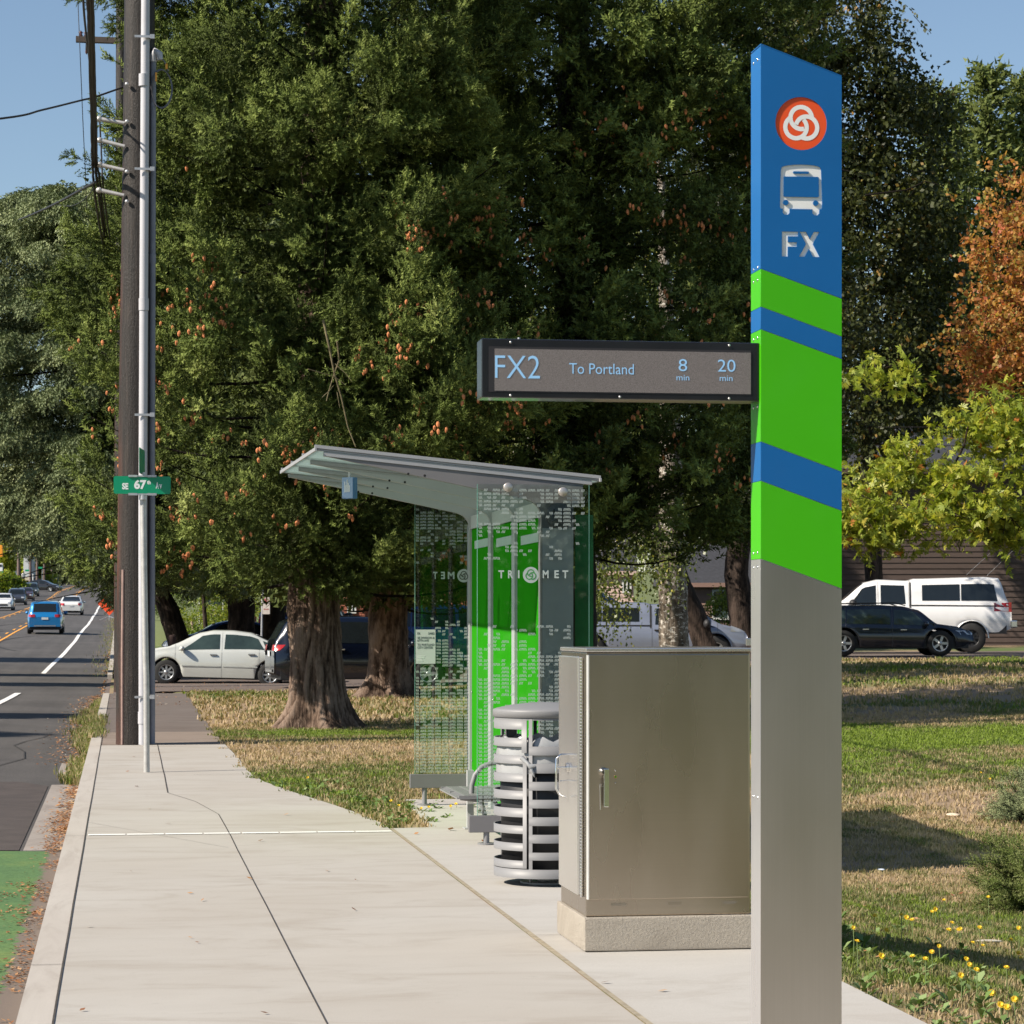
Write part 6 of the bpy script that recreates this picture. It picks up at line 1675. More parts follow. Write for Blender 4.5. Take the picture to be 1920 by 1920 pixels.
def interp(pts, x):
    if x <= pts[0][0]: return pts[0][1]
    for (a, za), (b, zb) in zip(pts, pts[1:]):
        if x <= b:
            t = (x - a) / (b - a + 1e-9); return za + (zb - za) * (t * t * (3 - 2 * t) * .35 + t * .65)
    return pts[-1][1]
class Car:
    """+x is the front; all lengths in metres"""
    def __init__(s, L, W, top, belt, wb0, wb1, wr, gh=.80, clear=.22, boxy=0.0):
        s.L, s.W, s.top, s.belt, s.wb, s.wr, s.gh, s.clear, s.boxy = L, W, top, belt, (wb0, wb1), wr, gh, clear, boxy
    def hw(s, x):
        u = abs(2 * x / s.L); return s.W / 2 * (1 - (.20 - .12 * s.boxy) * u ** 7 - .025 * u ** 2)
    def zb(s, x):
        z = s.clear; e = s.L / 2 - abs(x)
        if e < .5: z += (.5 - e) ** 2 * .45
        for w_ in s.wb:
            R_ = s.wr + .065
            if abs(x - w_) < R_: z = max(z, s.wr + math.sqrt(R_ * R_ - (x - w_) ** 2) - .0)
        return z
    def section(s, x):
        hw, zb, zs, zt = s.hw(x), s.zb(x), interp(s.belt, x), interp(s.top, x)
        zs = min(zs, zt - .01); zm = max(zb + .02, (s.clear + zs) * .5); zb = min(zb, zs - .05)
        hgt = zt - zs; th = hw * (1 - (1 - s.gh) * min(1, hgt / .48))
        th = min(th, hw * .97 if hgt > .1 else hw * .90)
        return [(hw * .955, zb), (hw * (.995), zb + (zm - zb) * .6), (hw, max(zm, zb + .03)), (hw * .985, zs - .04), (hw * .955, zs), (hw * .955 + (th - hw * .955) * .5, zs + hgt * .48), (th, zs + hgt * .90), (th * .80, zs + hgt * .975), (th * .4, zt - .003), (0, zt)]
    def gpt(s, x, u):
        """point on the side glass: u 0 at the belt, 1 at the roof rail"""
        q = s.section(x); a, b, c = q[4], q[5], q[6]
        if u < .53: t = u / .53; return a[0] + (b[0] - a[0]) * t, a[1] + (b[1] - a[1]) * t
        t = (u - .53) / .47; return b[0] + (c[0] - b[0]) * t, b[1] + (c[1] - b[1]) * t
    def build(s, root, col, side_win, ws, rw, glass=M_cglass, n=90):
        xs = sorted(set([-s.L / 2 + s.L * i / n for i in range(n + 1)] + [w_ + k * (s.wr + .065) for w_ in s.wb for k in (-.999, -.9, -.7, .7, .9, .999)]))
        mb = MB(); K = 19
        for x in xs:
            q = s.section(x)
            for y, z in [(a, b) for a, b in q] + [(-a, b) for a, b in reversed(q[:-1])]: mb.v.append((x, y, z))
        for i in range(len(xs) - 1):
            for k in range(K - 1): mb.face((i * K + k, i * K + k + 1, (i + 1) * K + k + 1, (i + 1) * K + k), 0, True)
        for e in (0, len(xs) - 1):
            ids = [e * K + k for k in range(K)]; mb.face(ids if e == 0 else ids[::-1], 0, False)
        body = mb.build('body', col, root)
        ub = MB(); ub.box((-s.L / 2 + .15, -s.W / 2 + .10, s.clear - .04), (s.L / 2 - .15, s.W / 2 - .10, s.clear + .30)); ub.build('underbody', M_plastic, root)
        for (x0, x1, t0, t1) in side_win:           # lower edge x0..x1, upper edge x0+t0 .. x1+t1
            for sg_ in (1, -1):
                w_ = MB(); nn = 8
                for j in range(5):
                    u = .10 + .78 * j / 4
                    for i in range(nn + 1):
                        x = (x0 + t0 * j / 4) + ((x1 + t1 * j / 4) - (x0 + t0 * j / 4)) * i / nn
                        y, z = s.gpt(x, u); w_.v.append((x, (y + .006) * sg_, z))
                for j in range(4):
                    for i in range(nn): w_.face((j * (nn + 1) + i, j * (nn + 1) + i + 1, (j + 1) * (nn + 1) + i + 1, (j + 1) * (nn + 1) + i), 0, True)
                w_.build('side_window', glass, root)
        for nm, (x0, x1) in (('windscreen', ws), ('rear_window', rw)):
            if x0 is None: continue
            w_ = MB(); nn = 8; K2 = 7
            for i in range(nn + 1):
                x = x0 + (x1 - x0) * i / nn; q = s.section(x)
                yy = q[7][0] * 1.04; z7, z8, z9 = q[7][1], q[8][1], q[9][1]
                for y, z in ((yy, z7), (yy * .6, z7 + (z8 - z7) * .6), (yy * .35, z8), (0, z9), (-yy * .35, z8), (-yy * .6, z7 + (z8 - z7) * .6), (-yy, z7)): w_.v.append((x, y, z + .008))
            for i in range(nn):
                for k in range(K2 - 1): w_.face((i * K2 + k, i * K2 + k + 1, (i + 1) * K2 + k + 1, (i + 1) * K2 + k), 0, True)
            w_.build(nm, glass, root)
        return body
    def wheels(s, root, spokes=7, rim=M_rim, rr=.62, tw=.21):
        for x in s.wb:
            for sg_ in (1, -1):
                y = sg_ * (s.W / 2 - .115); t_ = MB(); r_ = s.wr
                M_ = Matrix.Translation((x, y, r_)) @ Matrix.Rotation(-sg_ * PI / 2, 4, 'X')
                t_.lathe([(r_ * rr, -tw / 2), (r_ * .93, -tw / 2), (r_, -tw / 2 + .03), (r_, tw / 2 - .03), (r_ * .93, tw / 2), (r_ * rr, tw / 2 - .005)], (0, 0, 0), 36, 0, M_)
                w_ = t_.build('wheel', M_tyre, root)
                g = MB(); g.lathe([(r_ * rr + .005, tw / 2 - .01), (r_ * (rr - .05), tw / 2 - .006), (r_ * (rr - .07), tw / 2 - .05)], (0, 0, 0), 36, 0, M_)
                for k in range(spokes):
                    a = 2 * PI * k / spokes; da = .34 if spokes < 8 else .22; R0, R1 = .04, r_ * (rr - .05)
                    g.v += [tuple(M_ @ Vector((rr_ * math.cos(a + dd), rr_ * math.sin(a + dd), tw / 2 - .022))) for rr_, dd in ((R0, -.9), (R0, .9), (R1, da * .55), (R1, -da * .55))]
                    n0 = len(g.v) - 4; g.face((n0, n0 + 1, n0 + 2, n0 + 3))
                g.lathe([(.055, tw / 2 - .02), (.045, tw / 2 - .008), (.0001, tw / 2 - .006)], (0, 0, 0), 16, 0, M_)
                g.build('rim', rim, w_)
                d_ = MB(); d_.lathe([(r_ * (rr - .06), tw / 2 - .075), (.0001, tw / 2 - .075)], (0, 0, 0), 24, 0, M_); d_.build('brake_shadow_disc', M_plastic, w_)
    def seams(s, root, xs_, zh=None, handles=(), trimz=None):
        g = MB()
        for x in xs_:
            for sg_ in (1, -1):
                q = s.section(x)
                for a, b in zip(q[0:6], q[1:7]):
                    g.quad((x - .005, (a[0] + .003) * sg_, a[1]), (x + .005, (a[0] + .003) * sg_, a[1]), (x + .005, (b[0] + .003) * sg_, b[1]), (x - .005, (b[0] + .003) * sg_, b[1]))
        if trimz:
            for sg_ in (1, -1):
                for x0, x1 in trimz[1]:
                    g.box((x0, min((s.hw(x0) - .005) * sg_, (s.hw(x0) + .012) * sg_), trimz[0]), (x1, max((s.hw(x0) - .005) * sg_, (s.hw(x0) + .012) * sg_), trimz[0] + .03))
        if g.v: g.build('door_seams', mat('seam_grey', (.10, .10, .10), .7) if trimz is None or len(trimz) < 3 else trimz[2], root)
        for x in handles:
            for sg_ in (1, -1):
                q = s.section(x); h = MB(); yy = s.hw(x) * .992; zz = interp(s.belt, x) - .11
                h.box((x - .09, min(yy * sg_, (yy + .03) * sg_), zz), (x + .09, max(yy * sg_, (yy + .03) * sg_), zz + .035), bev=.01); h.build('door_handle', zh or M_handle_c, root)
    def mirror(s, root, x, m, big=1.0):
        for sg_ in (1, -1):
            y, z = s.gpt(x, .08); g = MB(); g.ball((x + .02, (y + .11 * big) * sg_, z + .05 * big), 1, 8, 0, (.07 * big, .10 * big, .075 * big)); g.tube([(x, y * sg_ * .98, z), (x + .01, (y + .09) * sg_, z + .03)], .02, 6); g.build('mirror', m, root)
    def patch(s, root, name, m, end, y0, y1, z0, z1, off=.012, bulge=.0):
        """lamp, plate or trim on the nose (end=1) or tail (end=-1)"""
        g = MB(); nn = 6
        for j in range(3):
            for i in range(nn + 1):
                y = y0 + (y1 - y0) * i / nn; z = z0 + (z1 - z0) * j / 2
                x = s.endx(end, y, z) + end * off
                g.v.append((x, y, z))
        for j in range(2):
            for i in range(nn): g.face((j * (nn + 1) + i, j * (nn + 1) + i + 1, (j + 1) * (nn + 1) + i + 1, (j + 1) * (nn + 1) + i), 0, True)
        return g.build(name, m, root)
    def endx(s, end, y, z):
        """how far out the shell reaches at this y and z"""
        lo, hi = s.L / 2 - .55, s.L / 2
        for _ in range(18):
            mid = (lo + hi) / 2; q = s.section(end * mid)
            inside = q[0][1] <= z <= q[9][1] + .001
            if inside:
                yw = None
                for a, b in zip(q, q[1:]):
                    if min(a[1], b[1]) <= z <= max(a[1], b[1]) + 1e-6:
                        t = (z - a[1]) / (b[1] - a[1] + 1e-9); yw = a[0] + (b[0] - a[0]) * min(1, max(0, t))
                inside = yw is None or abs(y) <= yw
            if inside: lo = mid
            else: hi = mid
        return end * lo
def place(root, x, y, ang, z=None): root.location = (x, y, LZ(x, y) + .02 if z is None else z); root.rotation_euler = (0, 0, ang)
ANG_R = -YAW                         # heading that runs to the right across the view
def sedan(label, col, glass=M_cglass, name='sedan', rim=M_rim, detail=True, group=None):
    c = Car(4.80, 1.79, [(-2.40, .80), (-2.34, 1.00), (-1.75, 1.06), (-1.35, 1.19), (-.75, 1.43), (-.3, 1.475), (.2, 1.47), (.55, 1.40), (1.25, 1.06), (1.35, 1.01), (2.0, .90), (2.3, .77), (2.40, .62)],
            [(-2.40, .72), (-1.9, .96), (-1, .95), (.6, .90), (1.3, .88), (2.0, .78), (2.4, .58)], -1.32, 1.40, .325, gh=.74)
    r = thing(name, label, 'car', group=group); c.build(r, col, [(-1.55, -1.22, .30, .12), (-1.16, -.10, .18, -.02), (.02, 1.10, .0, -.62)], (.62, 1.22), (-1.72, -.86), glass)
    c.wheels(r, 8, rim)
    if detail: c.seams(r, (-1.02, -.04, 1.18), handles=(-.82, .18), trimz=(.50, ((-.98, -.08), (.0, 1.0)), mat('side_moulding', (.40, .42, .40), .4)))
    c.mirror(r, .98, col)
    for sg_ in (1, -1):
        c.patch(r, 'headlight', M_lens, 1, sg_ * .45, sg_ * .80, .60, .74); c.patch(r, 'tail_light', M_red, -1, sg_ * .52, sg_ * .82, .74, .92, .02)
    c.patch(r, 'licence_plate', M_licence, -1, -.16, .16, .66, .78, .02); c.patch(r, 'front_grille', M_plastic, 1, -.42, .42, .42, .56, .015); c.patch(r, 'rear_bumper_trim', M_plastic, -1, -.5, .5, .24, .34, .01)
    return r, c
# silver-white sedan emerging left across the walk
r, c = sedan('silver white sedan pulling out of the driveway beside the big fir', paint('sedan_pearl', (.60, .62, .58), .3, .15), M_cglass_l)
p = P(408, 1285, 68.2); place(r, p.x + .1, p.y, PI - YAW + R(3), -.05 + .02)
r.rotation_euler = (0, R(-1.6), PI - YAW + R(3))
pers = MB(); pers.ball((.30, .33, .98), 1, 8, 0, (.10, .09, .12)); pers.ball((.22, .33, .72), 1, 8, 0, (.16, .22, .22))
# small hatch/suv forms
def suv(label, col, name='suv', L=4.6, W=1.85, H=1.68, glass=M_cglass, rim=M_rim, group=None, lightbar=False, rails=False):
    h = L / 2
    c = Car(L, W, [(-h, H * .52), (-h + .05, H * .66), (-h + .34, H * .93), (-h + .6, H * .985), (-.3, H), (.35, H * .975), (.75, H * .90), (h - 1.02, H * .63), (h - .5, H * .585), (h - .12, H * .50), (h, H * .40)],
            [(-h, H * .50), (-h + .4, H * .60), (0, H * .58), (h - 1.0, H * .565), (h - .3, H * .48), (h, H * .36)], -h + .92, h - .95, .36, gh=.78, clear=.26, boxy=.7)
    r = thing(name, label, 'car', group=group)
    c.build(r, col, [(-h + .40, -h + .95, .10, .05), (-h + 1.0, -.05, .04, 0), (.05, h - 1.25, 0, -.42)], (.62 if L > 4 else .5, h - 1.08), (-h + .06, -h + .33), glass)
    c.wheels(r, 5, rim); c.mirror(r, h - 1.38, col, 1.1)
    for sg_ in (1, -1):
        c.patch(r, 'headlight', M_lens, 1, sg_ * .50, sg_ * .84, H * .42, H * .50, .02); c.patch(r, 'tail_light', M_red, -1, sg_ * .50, sg_ * .86, H * .52, H * .60, .02)
    c.patch(r, 'licence_plate', M_licence, -1, -.17, .17, H * .44, H * .51, .02); c.patch(r, 'front_grille', M_plastic, 1, -.5, .5, H * .27, H * .36, .02)
    c.patch(r, 'rear_bumper_trim', M_rim, -1, -.55, .55, .40, .46, .02); c.patch(r, 'lower_bumper', M_plastic, -1, -.72, .72, .27, .38, .012)
    if rails:
        g = MB()
        for sg_ in (1, -1): g.tube([(-h + .6, sg_ * W * .36, H - .04), (-h + .8, sg_ * W * .36, H + .03), (.1, sg_ * W * .36, H + .05), (.4, sg_ * W * .35, H - .03)], .015, 6)
        g.build('roof_rail', M_plastic, r)
    c.seams(r, (-h + .98, .0, h - 1.1), handles=(-.75, .3))
    return r, c
def road_place(r, px, d, heading, dx=0):
    p = P(px, 1180, d); r.location = (p.x + dx, p.y, RZ(p.x, p.y) + .01)
    sl = (road_z(p.y + 2) - road_z(p.y - 2)) / 4
    r.rotation_euler = (0, -math.atan(sl) if heading > 0 else math.atan(sl), heading)
r, c = suv('bright blue compact suv driving away in the near lane', paint('suv_blue', (.012, .20, .50), .25, .3), rails=True, W=1.85, H=1.70); road_place(r, 86.5, 134, R(90))
r, c = sedan('white sedan driving away ahead of the blue suv', paint('sedan_white', (.72, .72, .70), .3, .0), name='sedan', detail=False); road_place(r, 134.5, 198, R(90))
r, c = sedan('white oncoming car cut by the left frame edge', paint('sedan_white2', (.74, .74, .73), .3, .0), detail=False); road_place(r, 7, 218, R(-90))
r, c = suv('dark grey oncoming suv behind the white oncoming car', paint('suv_grey', (.05, .055, .07), .3, .3), W=1.9); road_place(r, 32, 256, R(-90))
r, c = sedan('dark red-brown oncoming car with one glowing headlamp', paint('sedan_brown', (.06, .03, .03), .3, .2), detail=False); road_place(r, 49, 283, R(-90))
hl = MB(); hl.ball((2.34, -.62, .68), .10, 6); hl.build('lit_headlamp', emit_mat('lit_lamp', (1.0, .72, .35), 3.0), r)
r, c = suv('small dark suv queued behind the car with lit headlamp', paint('suv_green', (.04, .055, .055), .3, .2), W=1.8); road_place(r, 59, 312, R(-90))
r, c = sedan('long black car turning across the far junction', paint('sedan_black', (.018, .018, .02), .25, .2), detail=False); road_place(r, 77, 345, R(-18)); r.scale = (1.15, 1.1, 1.08)
# dark blue suv nose-in behind the fir trunk
r, c = suv('dark blue suv parked behind the fir trunk, red tail light showing', paint('suv_navy_shaded', (.002, .004, .012), .25, .2), L=4.75, W=1.95, H=1.78)  # paint darkened to stand for the shade the car is parked in
p = P(684, 1260, 63.5); place(r, p.x, p.y, R(13) - YAW)
c.patch(r, 'clear_lamp', M_lens, -1, .62, .88, .80, .98, .03)
# tall blue truck cab behind it
def pickup(label, col, canopy=True, name='pickup_truck', lift=.16, H=2.10, L=6.5, crew=True, glass=M_cglass, rim=M_rimd, canopycol=None):
    h = L / 2; q = -h + 3.05
    top = [(-h, H * .58), (-h + .02, H * .64)] + ([(-h + .08, H * .67), (-h + .34, H * 1.02), (-h + .8, H * 1.035), (q - .16, H * 1.01), (q - .05, H * .99)] if canopy else [(q - .3, H * .64), (q - .1, H * .66)]) + [(q + .04, H * .985), (q + .9, H), (q + 1.3, H * .96), (q + 2.05, H * .69), (q + 2.15, H * .665), (h - .35, H * .62), (h - .08, H * .55), (h, H * .48)]
    c = Car(L, 2.0, top, [(-h, H * .62), (-.5, H * .63), (.9, H * .62), (q + 2.0, H * .60), (h, H * .46)], -h + 1.20, h - .98, .42, gh=.80, clear=.42 + lift, boxy=.9)
    r = thing(name, label, 'truck')
    wins = [(q + .10, q + .84, .04, 0), (q + .98, q + 1.95, .0, -.55)]
    c.build(r, col, wins, (q + 1.36, q + 2.0), (None, None), glass)
    c.wheels(r, 8, rim, .58, .30)
    c.mirror(r, q + 1.66, M_plastic, 1.7)
    if canopy:
        for sg_ in (1, -1):
            g = MB()
            for a, b in ((-h + .42, -h + 1.50), (-h + 1.54, -h + 2.66)):
                nn = 6; n0 = len(g.v)
                for j in range(4):
                    u = .22 + .62 * j / 3
                    for i in range(nn + 1):
                        sh_ = (.10 * (j / 3) if a < -h + .5 else 0); e_ = (-.0)
                        x = a + sh_ + (b - a - sh_ + e_) * i / nn; y, z = c.gpt(x, u); g.v.append((x, (y + .008) * sg_, z))
                for j in range(3):
                    for i in range(nn): g.face((n0 + j * (nn + 1) + i, n0 + j * (nn + 1) + i + 1, n0 + (j + 1) * (nn + 1) + i + 1, n0 + (j + 1) * (nn + 1) + i), 0, True)
            g.build('canopy_window', glass, r)
        for sg_ in (1, -1):
            g = MB()
            for i in range(15):
                x = -h + .06 + i * .195; y = c.hw(x) * .955 + .006; z = interp(c.belt, x) + .012
                g.box((x, min(y * sg_, (y + .008) * sg_), z), (x + .195, max(y * sg_, (y + .008) * sg_), z + .030))
            sc_a = c.section(q - .03)
            for a_, b_ in zip(sc_a[3:7], sc_a[4:8]):
                g.quad((q - .065, (a_[0] + .006) * sg_, a_[1]), (q - .015, (a_[0] + .006) * sg_, a_[1]), (q - .015, (b_[0] + .006) * sg_, b_[1]), (q - .065, (b_[0] + .006) * sg_, b_[1]))
            g.build('canopy_seam', M_plastic, r)
    c.seams(r, (q, q + .92, q + 2.02), handles=(q + .16, q + 1.12), zh=M_plastic)
    for sg_ in (1, -1):
        c.patch(r, 'tail_light', M_red, -1, sg_ * .78, sg_ * .95, 1.02 + lift, 1.26 + lift, .02); c.patch(r, 'headlight', M_lens, 1, sg_ * .6, sg_ * .92, .95 + lift * .5, 1.12 + lift * .5, .03)
        g = MB(); g.box((-h + .02, sg_ * .975 - .018, 1.0 + lift), (-h + .10, sg_ * .975 + .018, 1.27 + lift)); g.build('side_lamp', M_red, r)
    g = MB(); g.box((-h - .16, -.93, .55 + lift), (-h + .04, .93, .76 + lift), bev=.03); g.build('rear_bumper', M_handle_c, r)
    g = MB(); g.box((h - .06, -.93, .55 + lift), (h + .12, .93, .78 + lift), bev=.03); g.build('front_bumper', M_handle_c, r)
    g = MB()
    for w_ in c.wb:
        for sg_ in (1, -1): g.lathe([(c.wr + .07, -.04), (c.wr + .105, -.005), (c.wr + .07, .02)], (0, 0, 0), 20, 0, Matrix.Translation((w_, sg_ * .975, c.wr)) @ Matrix.Rotation(-sg_ * PI / 2, 4, 'X'), True, *( (0, PI) if sg_ < 0 else (PI, 2 * PI)))
    g.build('wheel_arch_lip', col, r)
    return r, c
r, c = pickup('white lifted pickup truck with canopy parked at the brown house', paint('truck_white', (.78, .78, .78), .3, .0))
p = P(1686, 1216, 77.5); place(r, p.x, p.y, PI - YAW + R(-3)); r.location.z += .03; r.scale = (1.0, 1.0, 1.05)
r, c = suv('dark charcoal wagon parked in front of the white pickup', paint('wagon_charcoal', (.016, .022, .034), .22, .4), name='wagon', L=4.55, W=1.78, H=1.43, glass=M_cglass_l, rails=True)
p = P(1663, 1232, 71.5); place(r, p.x, p.y, -YAW + R(2)); r.location.z += .02
r, c = pickup('silver grey pickup with canopy half hidden by birch leaves', paint('truck_silver', (.25, .28, .36), .35, .3), H=1.74, L=6.0, lift=.0, rim=M_rim); r.scale = (.86, .92, .97)
p = P(1215, 1210, 68.5); place(r, p.x, p.y, -YAW + R(1)); r.location.z -= .02
r, c = pickup('tall dark blue truck standing behind the navy suv', paint('truck_blue', (.012, .035, .13), .25, .3), H=2.35, L=6.2, lift=.25, canopycol=None)
p = P(575, 1200, 92); place(r, p.x, p.y, R(70)); 
r, c = sedan('small blue car roof showing beyond the silver sedan windscreen', paint('sedan_blue', (.02, .05, .16), .25, .3), detail=False); p = P(436, 1200, 88); place(r, p.x, p.y, PI - YAW + R(10))
r, c = sedan('blue car with amber roof light behind the birch leaves', paint('sedan_blue2', (.015, .04, .13), .25, .3), detail=False); p = P(1090, 1190, 100); place(r, p.x, p.y, -YAW + .2); r.scale = (1, 1, 1.35)
g = MB(); g.box((-1.0, -.5, 1.44), (.6, .5, 1.62), bev=.05); g.build('roof_light', mat('amber_plastic', (.75, .22, .01), .4), r)
r, c = suv('blue van seen through the far glass of the shelter', paint('van_blue', (.012, .045, .16), .22, .3), L=4.9, W=1.95, H=1.95, name='van'); p = P(845, 1180, 80); place(r, p.x, p.y, -YAW + R(15))
# ================================================================== buildings and far street things
M_siding = mat('brown_siding', (.075, .052, .043), .75, var=.15, vscale=3, stretch=(1, 1, 8))
M_siding_g = mat('grey_gable_siding', (.30, .29, .27), .75, var=.1)
M_siding_p = mat('pink_brown_siding', (.30, .19, .155), .7, var=.08)
M_roof = mat('dark_shingles', (.035, .037, .045), .8, var=.3, vscale=9, bmp=.3)
M_frame = mat('white_frame', (.72, .73, .72), .5)
M_wpane = mat('window_pane', (.05, .075, .07), .05, coat=.3, var=.2)
M_wall_b = mat('lit_cream_wall', (.62, .46, .40), .8, var=.05)
M_brick = mat('red_brick', (.30, .10, .06), .85, var=.35, vscale=12)
def lap_wall(x0, x1, z0, z1, y, step=.2, gable=0.0):
    """lapped boards on a wall facing -y"""
    g = MB(); z = z0
    while z < z1:
        a, b = x0, x1; h = min(step, z1 - z)
        if gable and z > gable: 
            u = (z - gable) / (z1 - gable); a, b = x0 + (x1 - x0) * .5 * u, x1 - (x1 - x0) * .5 * u
        g.v += [(a, y - .03, z), (b, y - .03, z), (b, y - .003, z + h), (a, y - .003, z + h), (b, y, z), (a, y, z)]
        n = len(g.v) - 6; g.face((n, n + 1, n + 2, n + 3)); g.face((n, n + 5, n + 4, n + 1)); z += step
    return g
def house(name, label, px0, px1, d, z_eave, wallm, ridge, z0=None, depth=8, gable=False, over=.5, wins=(), step=.2, roofm=M_roof):
    a, b = P(px0, 1180, d), P(px1, 1180, d); W = (b - a).length
    r = thing(name, label, 'house', (a.x, a.y, 0), -YAW); base = (z0 if z0 is not None else LZ(a.x, a.y)) - .3
    g = MB(); g.box((0, .0, base), (W, depth, z_eave)); g.build('wall_core', wallm, r)
    g = lap_wall(0, W, base, z_eave, -.002, step); g.build('siding', wallm, r)
    g = MB()
    if not gable:
        g.v += [(-over, -over, z_eave - .05), (W + over, -over, z_eave - .05), (W + over, depth / 2, ridge), (-over, depth / 2, ridge), (W + over, depth + over, z_eave - .05), (-over, depth + over, z_eave - .05)]
        g.face((0, 1, 2, 3)); g.face((3, 2, 4, 5)); g.face((0, 3, 5)); g.face((1, 4, 2)); g.face((0, 5, 4, 1))
    else:
        for s in (0, 1):
            g.v += []
        n = 0
        g.v += [(-over, -over, z_eave - .2), (W / 2, -over, ridge), (W + over, -over, z_eave - .2), (-over, depth, z_eave - .2), (W / 2, depth, ridge), (W + over, depth, z_eave - .2)]
        g.v += [(x, y, z - .22) for x, y, z in g.v[:6]]
        for q in ((0, 1, 4, 3), (1, 2, 5, 4), (6, 9, 10, 7), (7, 10, 11, 8), (0, 6, 7, 1), (1, 7, 8, 2), (3, 4, 10, 9), (4, 5, 11, 10), (0, 3, 9, 6), (2, 8, 11, 5)): g.face(q)
    g.build('roof', roofm, r)
    if gable:
        g = lap_wall(0, W, z_eave, ridge - .15, -.004, step, z_eave); g.build('gable', M_siding_g, r)
    g = MB(); g.box((-over, -over - .04, z_eave - .18), (W + over, -over, z_eave - .02)); g.build('eave_board', wallm, r)
    for (wx0, wx1, wz0, wz1) in wins:
        g = MB(); t_ = .07
        for q in (((wx0, wz0), (wx1, wz0 + t_)), ((wx0, wz1 - t_), (wx1, wz1)), ((wx0, wz0 + t_), (wx0 + t_, wz1 - t_)), ((wx1 - t_, wz0 + t_), (wx1, wz1 - t_)), (((wx0 + wx1) / 2 - t_ / 2, wz0 + t_), ((wx0 + wx1) / 2 + t_ / 2, wz1 - t_))):
            g.box((q[0][0], -.08, q[0][1]), (q[1][0], -.03, q[1][1]))
        w_ = g.build('window', M_frame, r); g = MB(); g.box((wx0 + .02, -.05, wz0 + .02), (wx1 - .02, -.035, wz1 - .02)); g.build('pane', M_wpane, w_)
    return r
def zz(py, d): return EYE + (1170 - py) * d / FPX
house('brown_house', 'dark brown house with lapped boards behind the white pickup', 1570, 2150, 90, zz(880, 90), M_siding, zz(800, 90), wins=())
house('grey_gabled_house', 'grey gable end with dark roof above the chestnut leaves', 1640, 1760, 101, zz(905, 101), M_siding_g, zz(790, 101), gable=True)
k = 96 / FPX
house('pink_house', 'low pinkish-brown house with white-framed window left of the pylon', 1262, 1460, 96, zz(1092, 96), M_siding_p, zz(1015, 96), over=.3, wins=(((1335 - 1262) * k, (1398 - 1262) * k, zz(1117, 96) - .9, zz(1068 + 50, 96) + .25),))
house('cream_house', 'sunlit cream wall glimpsed through the birch leaves', 1080, 1188, 106, zz(1070, 106), M_wall_b, zz(1000, 106), over=.2, wins=(((1180 - 1080) * .0221 * .86, (1186 - 1080) * .0221 * .98, zz(1112, 106), zz(1085, 106)),))
house('brick_building', 'red brick building glimpsed right of the fir trunk', 636, 684, 112, zz(1085, 112), M_brick, zz(1040, 112), over=.2, wins=((.35, .75, zz(1150, 112), zz(1100, 112)),), step=.08)
house('brick_building', 'red brick building seen through the upper far glass of the shelter', 830, 900, 118, zz(1000, 118), M_brick, zz(960, 118), over=.2, step=.08)
# wires before the brown house
for i, (a, b, lb) in enumerate((((1640, 801, 80), (1960, 795, 80), 'upper of two thin wires before the brown house roof'), ((1640, 835, 80), (1960, 832, 80), 'lower of two thin wires before the brown house roof'),
                                ((1812, 1078, 76), (1990, 915, 70), 'left bright guy wire slanting down behind the pickup canopy'), ((1850, 1080, 76), (2000, 935, 70), 'right bright guy wire slanting down behind the pickup canopy'))):
    cable('guy_wire' if i > 1 else 'overhead_cable', lb, [a, ((a[0] + b[0]) / 2, (a[1] + b[1]) / 2 + (2 if i < 2 else 0), (a[2] + b[2]) / 2), b], .011 if i < 2 else .008, m=M_galv if i > 1 else None, cat='wire')
# trunk post right of shelter view: wooden stakes by the driveway
p = P(323, 1215, 71.5); g = MB(); g.tube([(0, 0, -.2), (0, 0, 1.22)], .10, 14); g.tube([(0, 0, 1.22), (0, 0, 1.26)], [.10, .06], 14)
tag(g.build('wooden_post', mat('post_brown', (.045, .022, .016), .85, var=.3), loc=(p.x, p.y, LZ(p.x, p.y))), 'stout dark wooden post left of the silver sedan hood', 'post')
p = P(334, 1212, 73); g = MB(); g.tube([(0, 0, -.2), (0, 0, .75)], .022, 8); tag(g.build('metal_stake', M_galv, loc=(p.x, p.y, LZ(p.x, p.y))), 'thin metal stake beside the stout wooden post', 'stake')
p = P(371, 1180, 104); g = MB(); g.tube([(.0, 0, 0), (-.25, 0, 1.15)], .05, 8); tag(g.build('leaning_stake', mat('stake_wood', (.30, .22, .16), .8), loc=(p.x, p.y, LZ(p.x, p.y))), 'pale leaning wooden stake on the lawn left of noticeboard', 'stake')
p = P(390, 1185, 97); broadleaf('slender young tree standing before the dark noticeboard', p.x, p.y, LZ(p.x, p.y), [(-.2, 0, 3.4, 1.0, 1.0, .8), (.2, 0, 4.2, 1.0, 1, .7)], 240, 6, .10, .7, F_BUSH, [(0, 0, -.1), (-.10, 0, 1.2), (-.2, 0, 2.6), (-.1, 0, 4)], [.10, .08, .07, .03], M_bark_d, 140, name='young_tree')
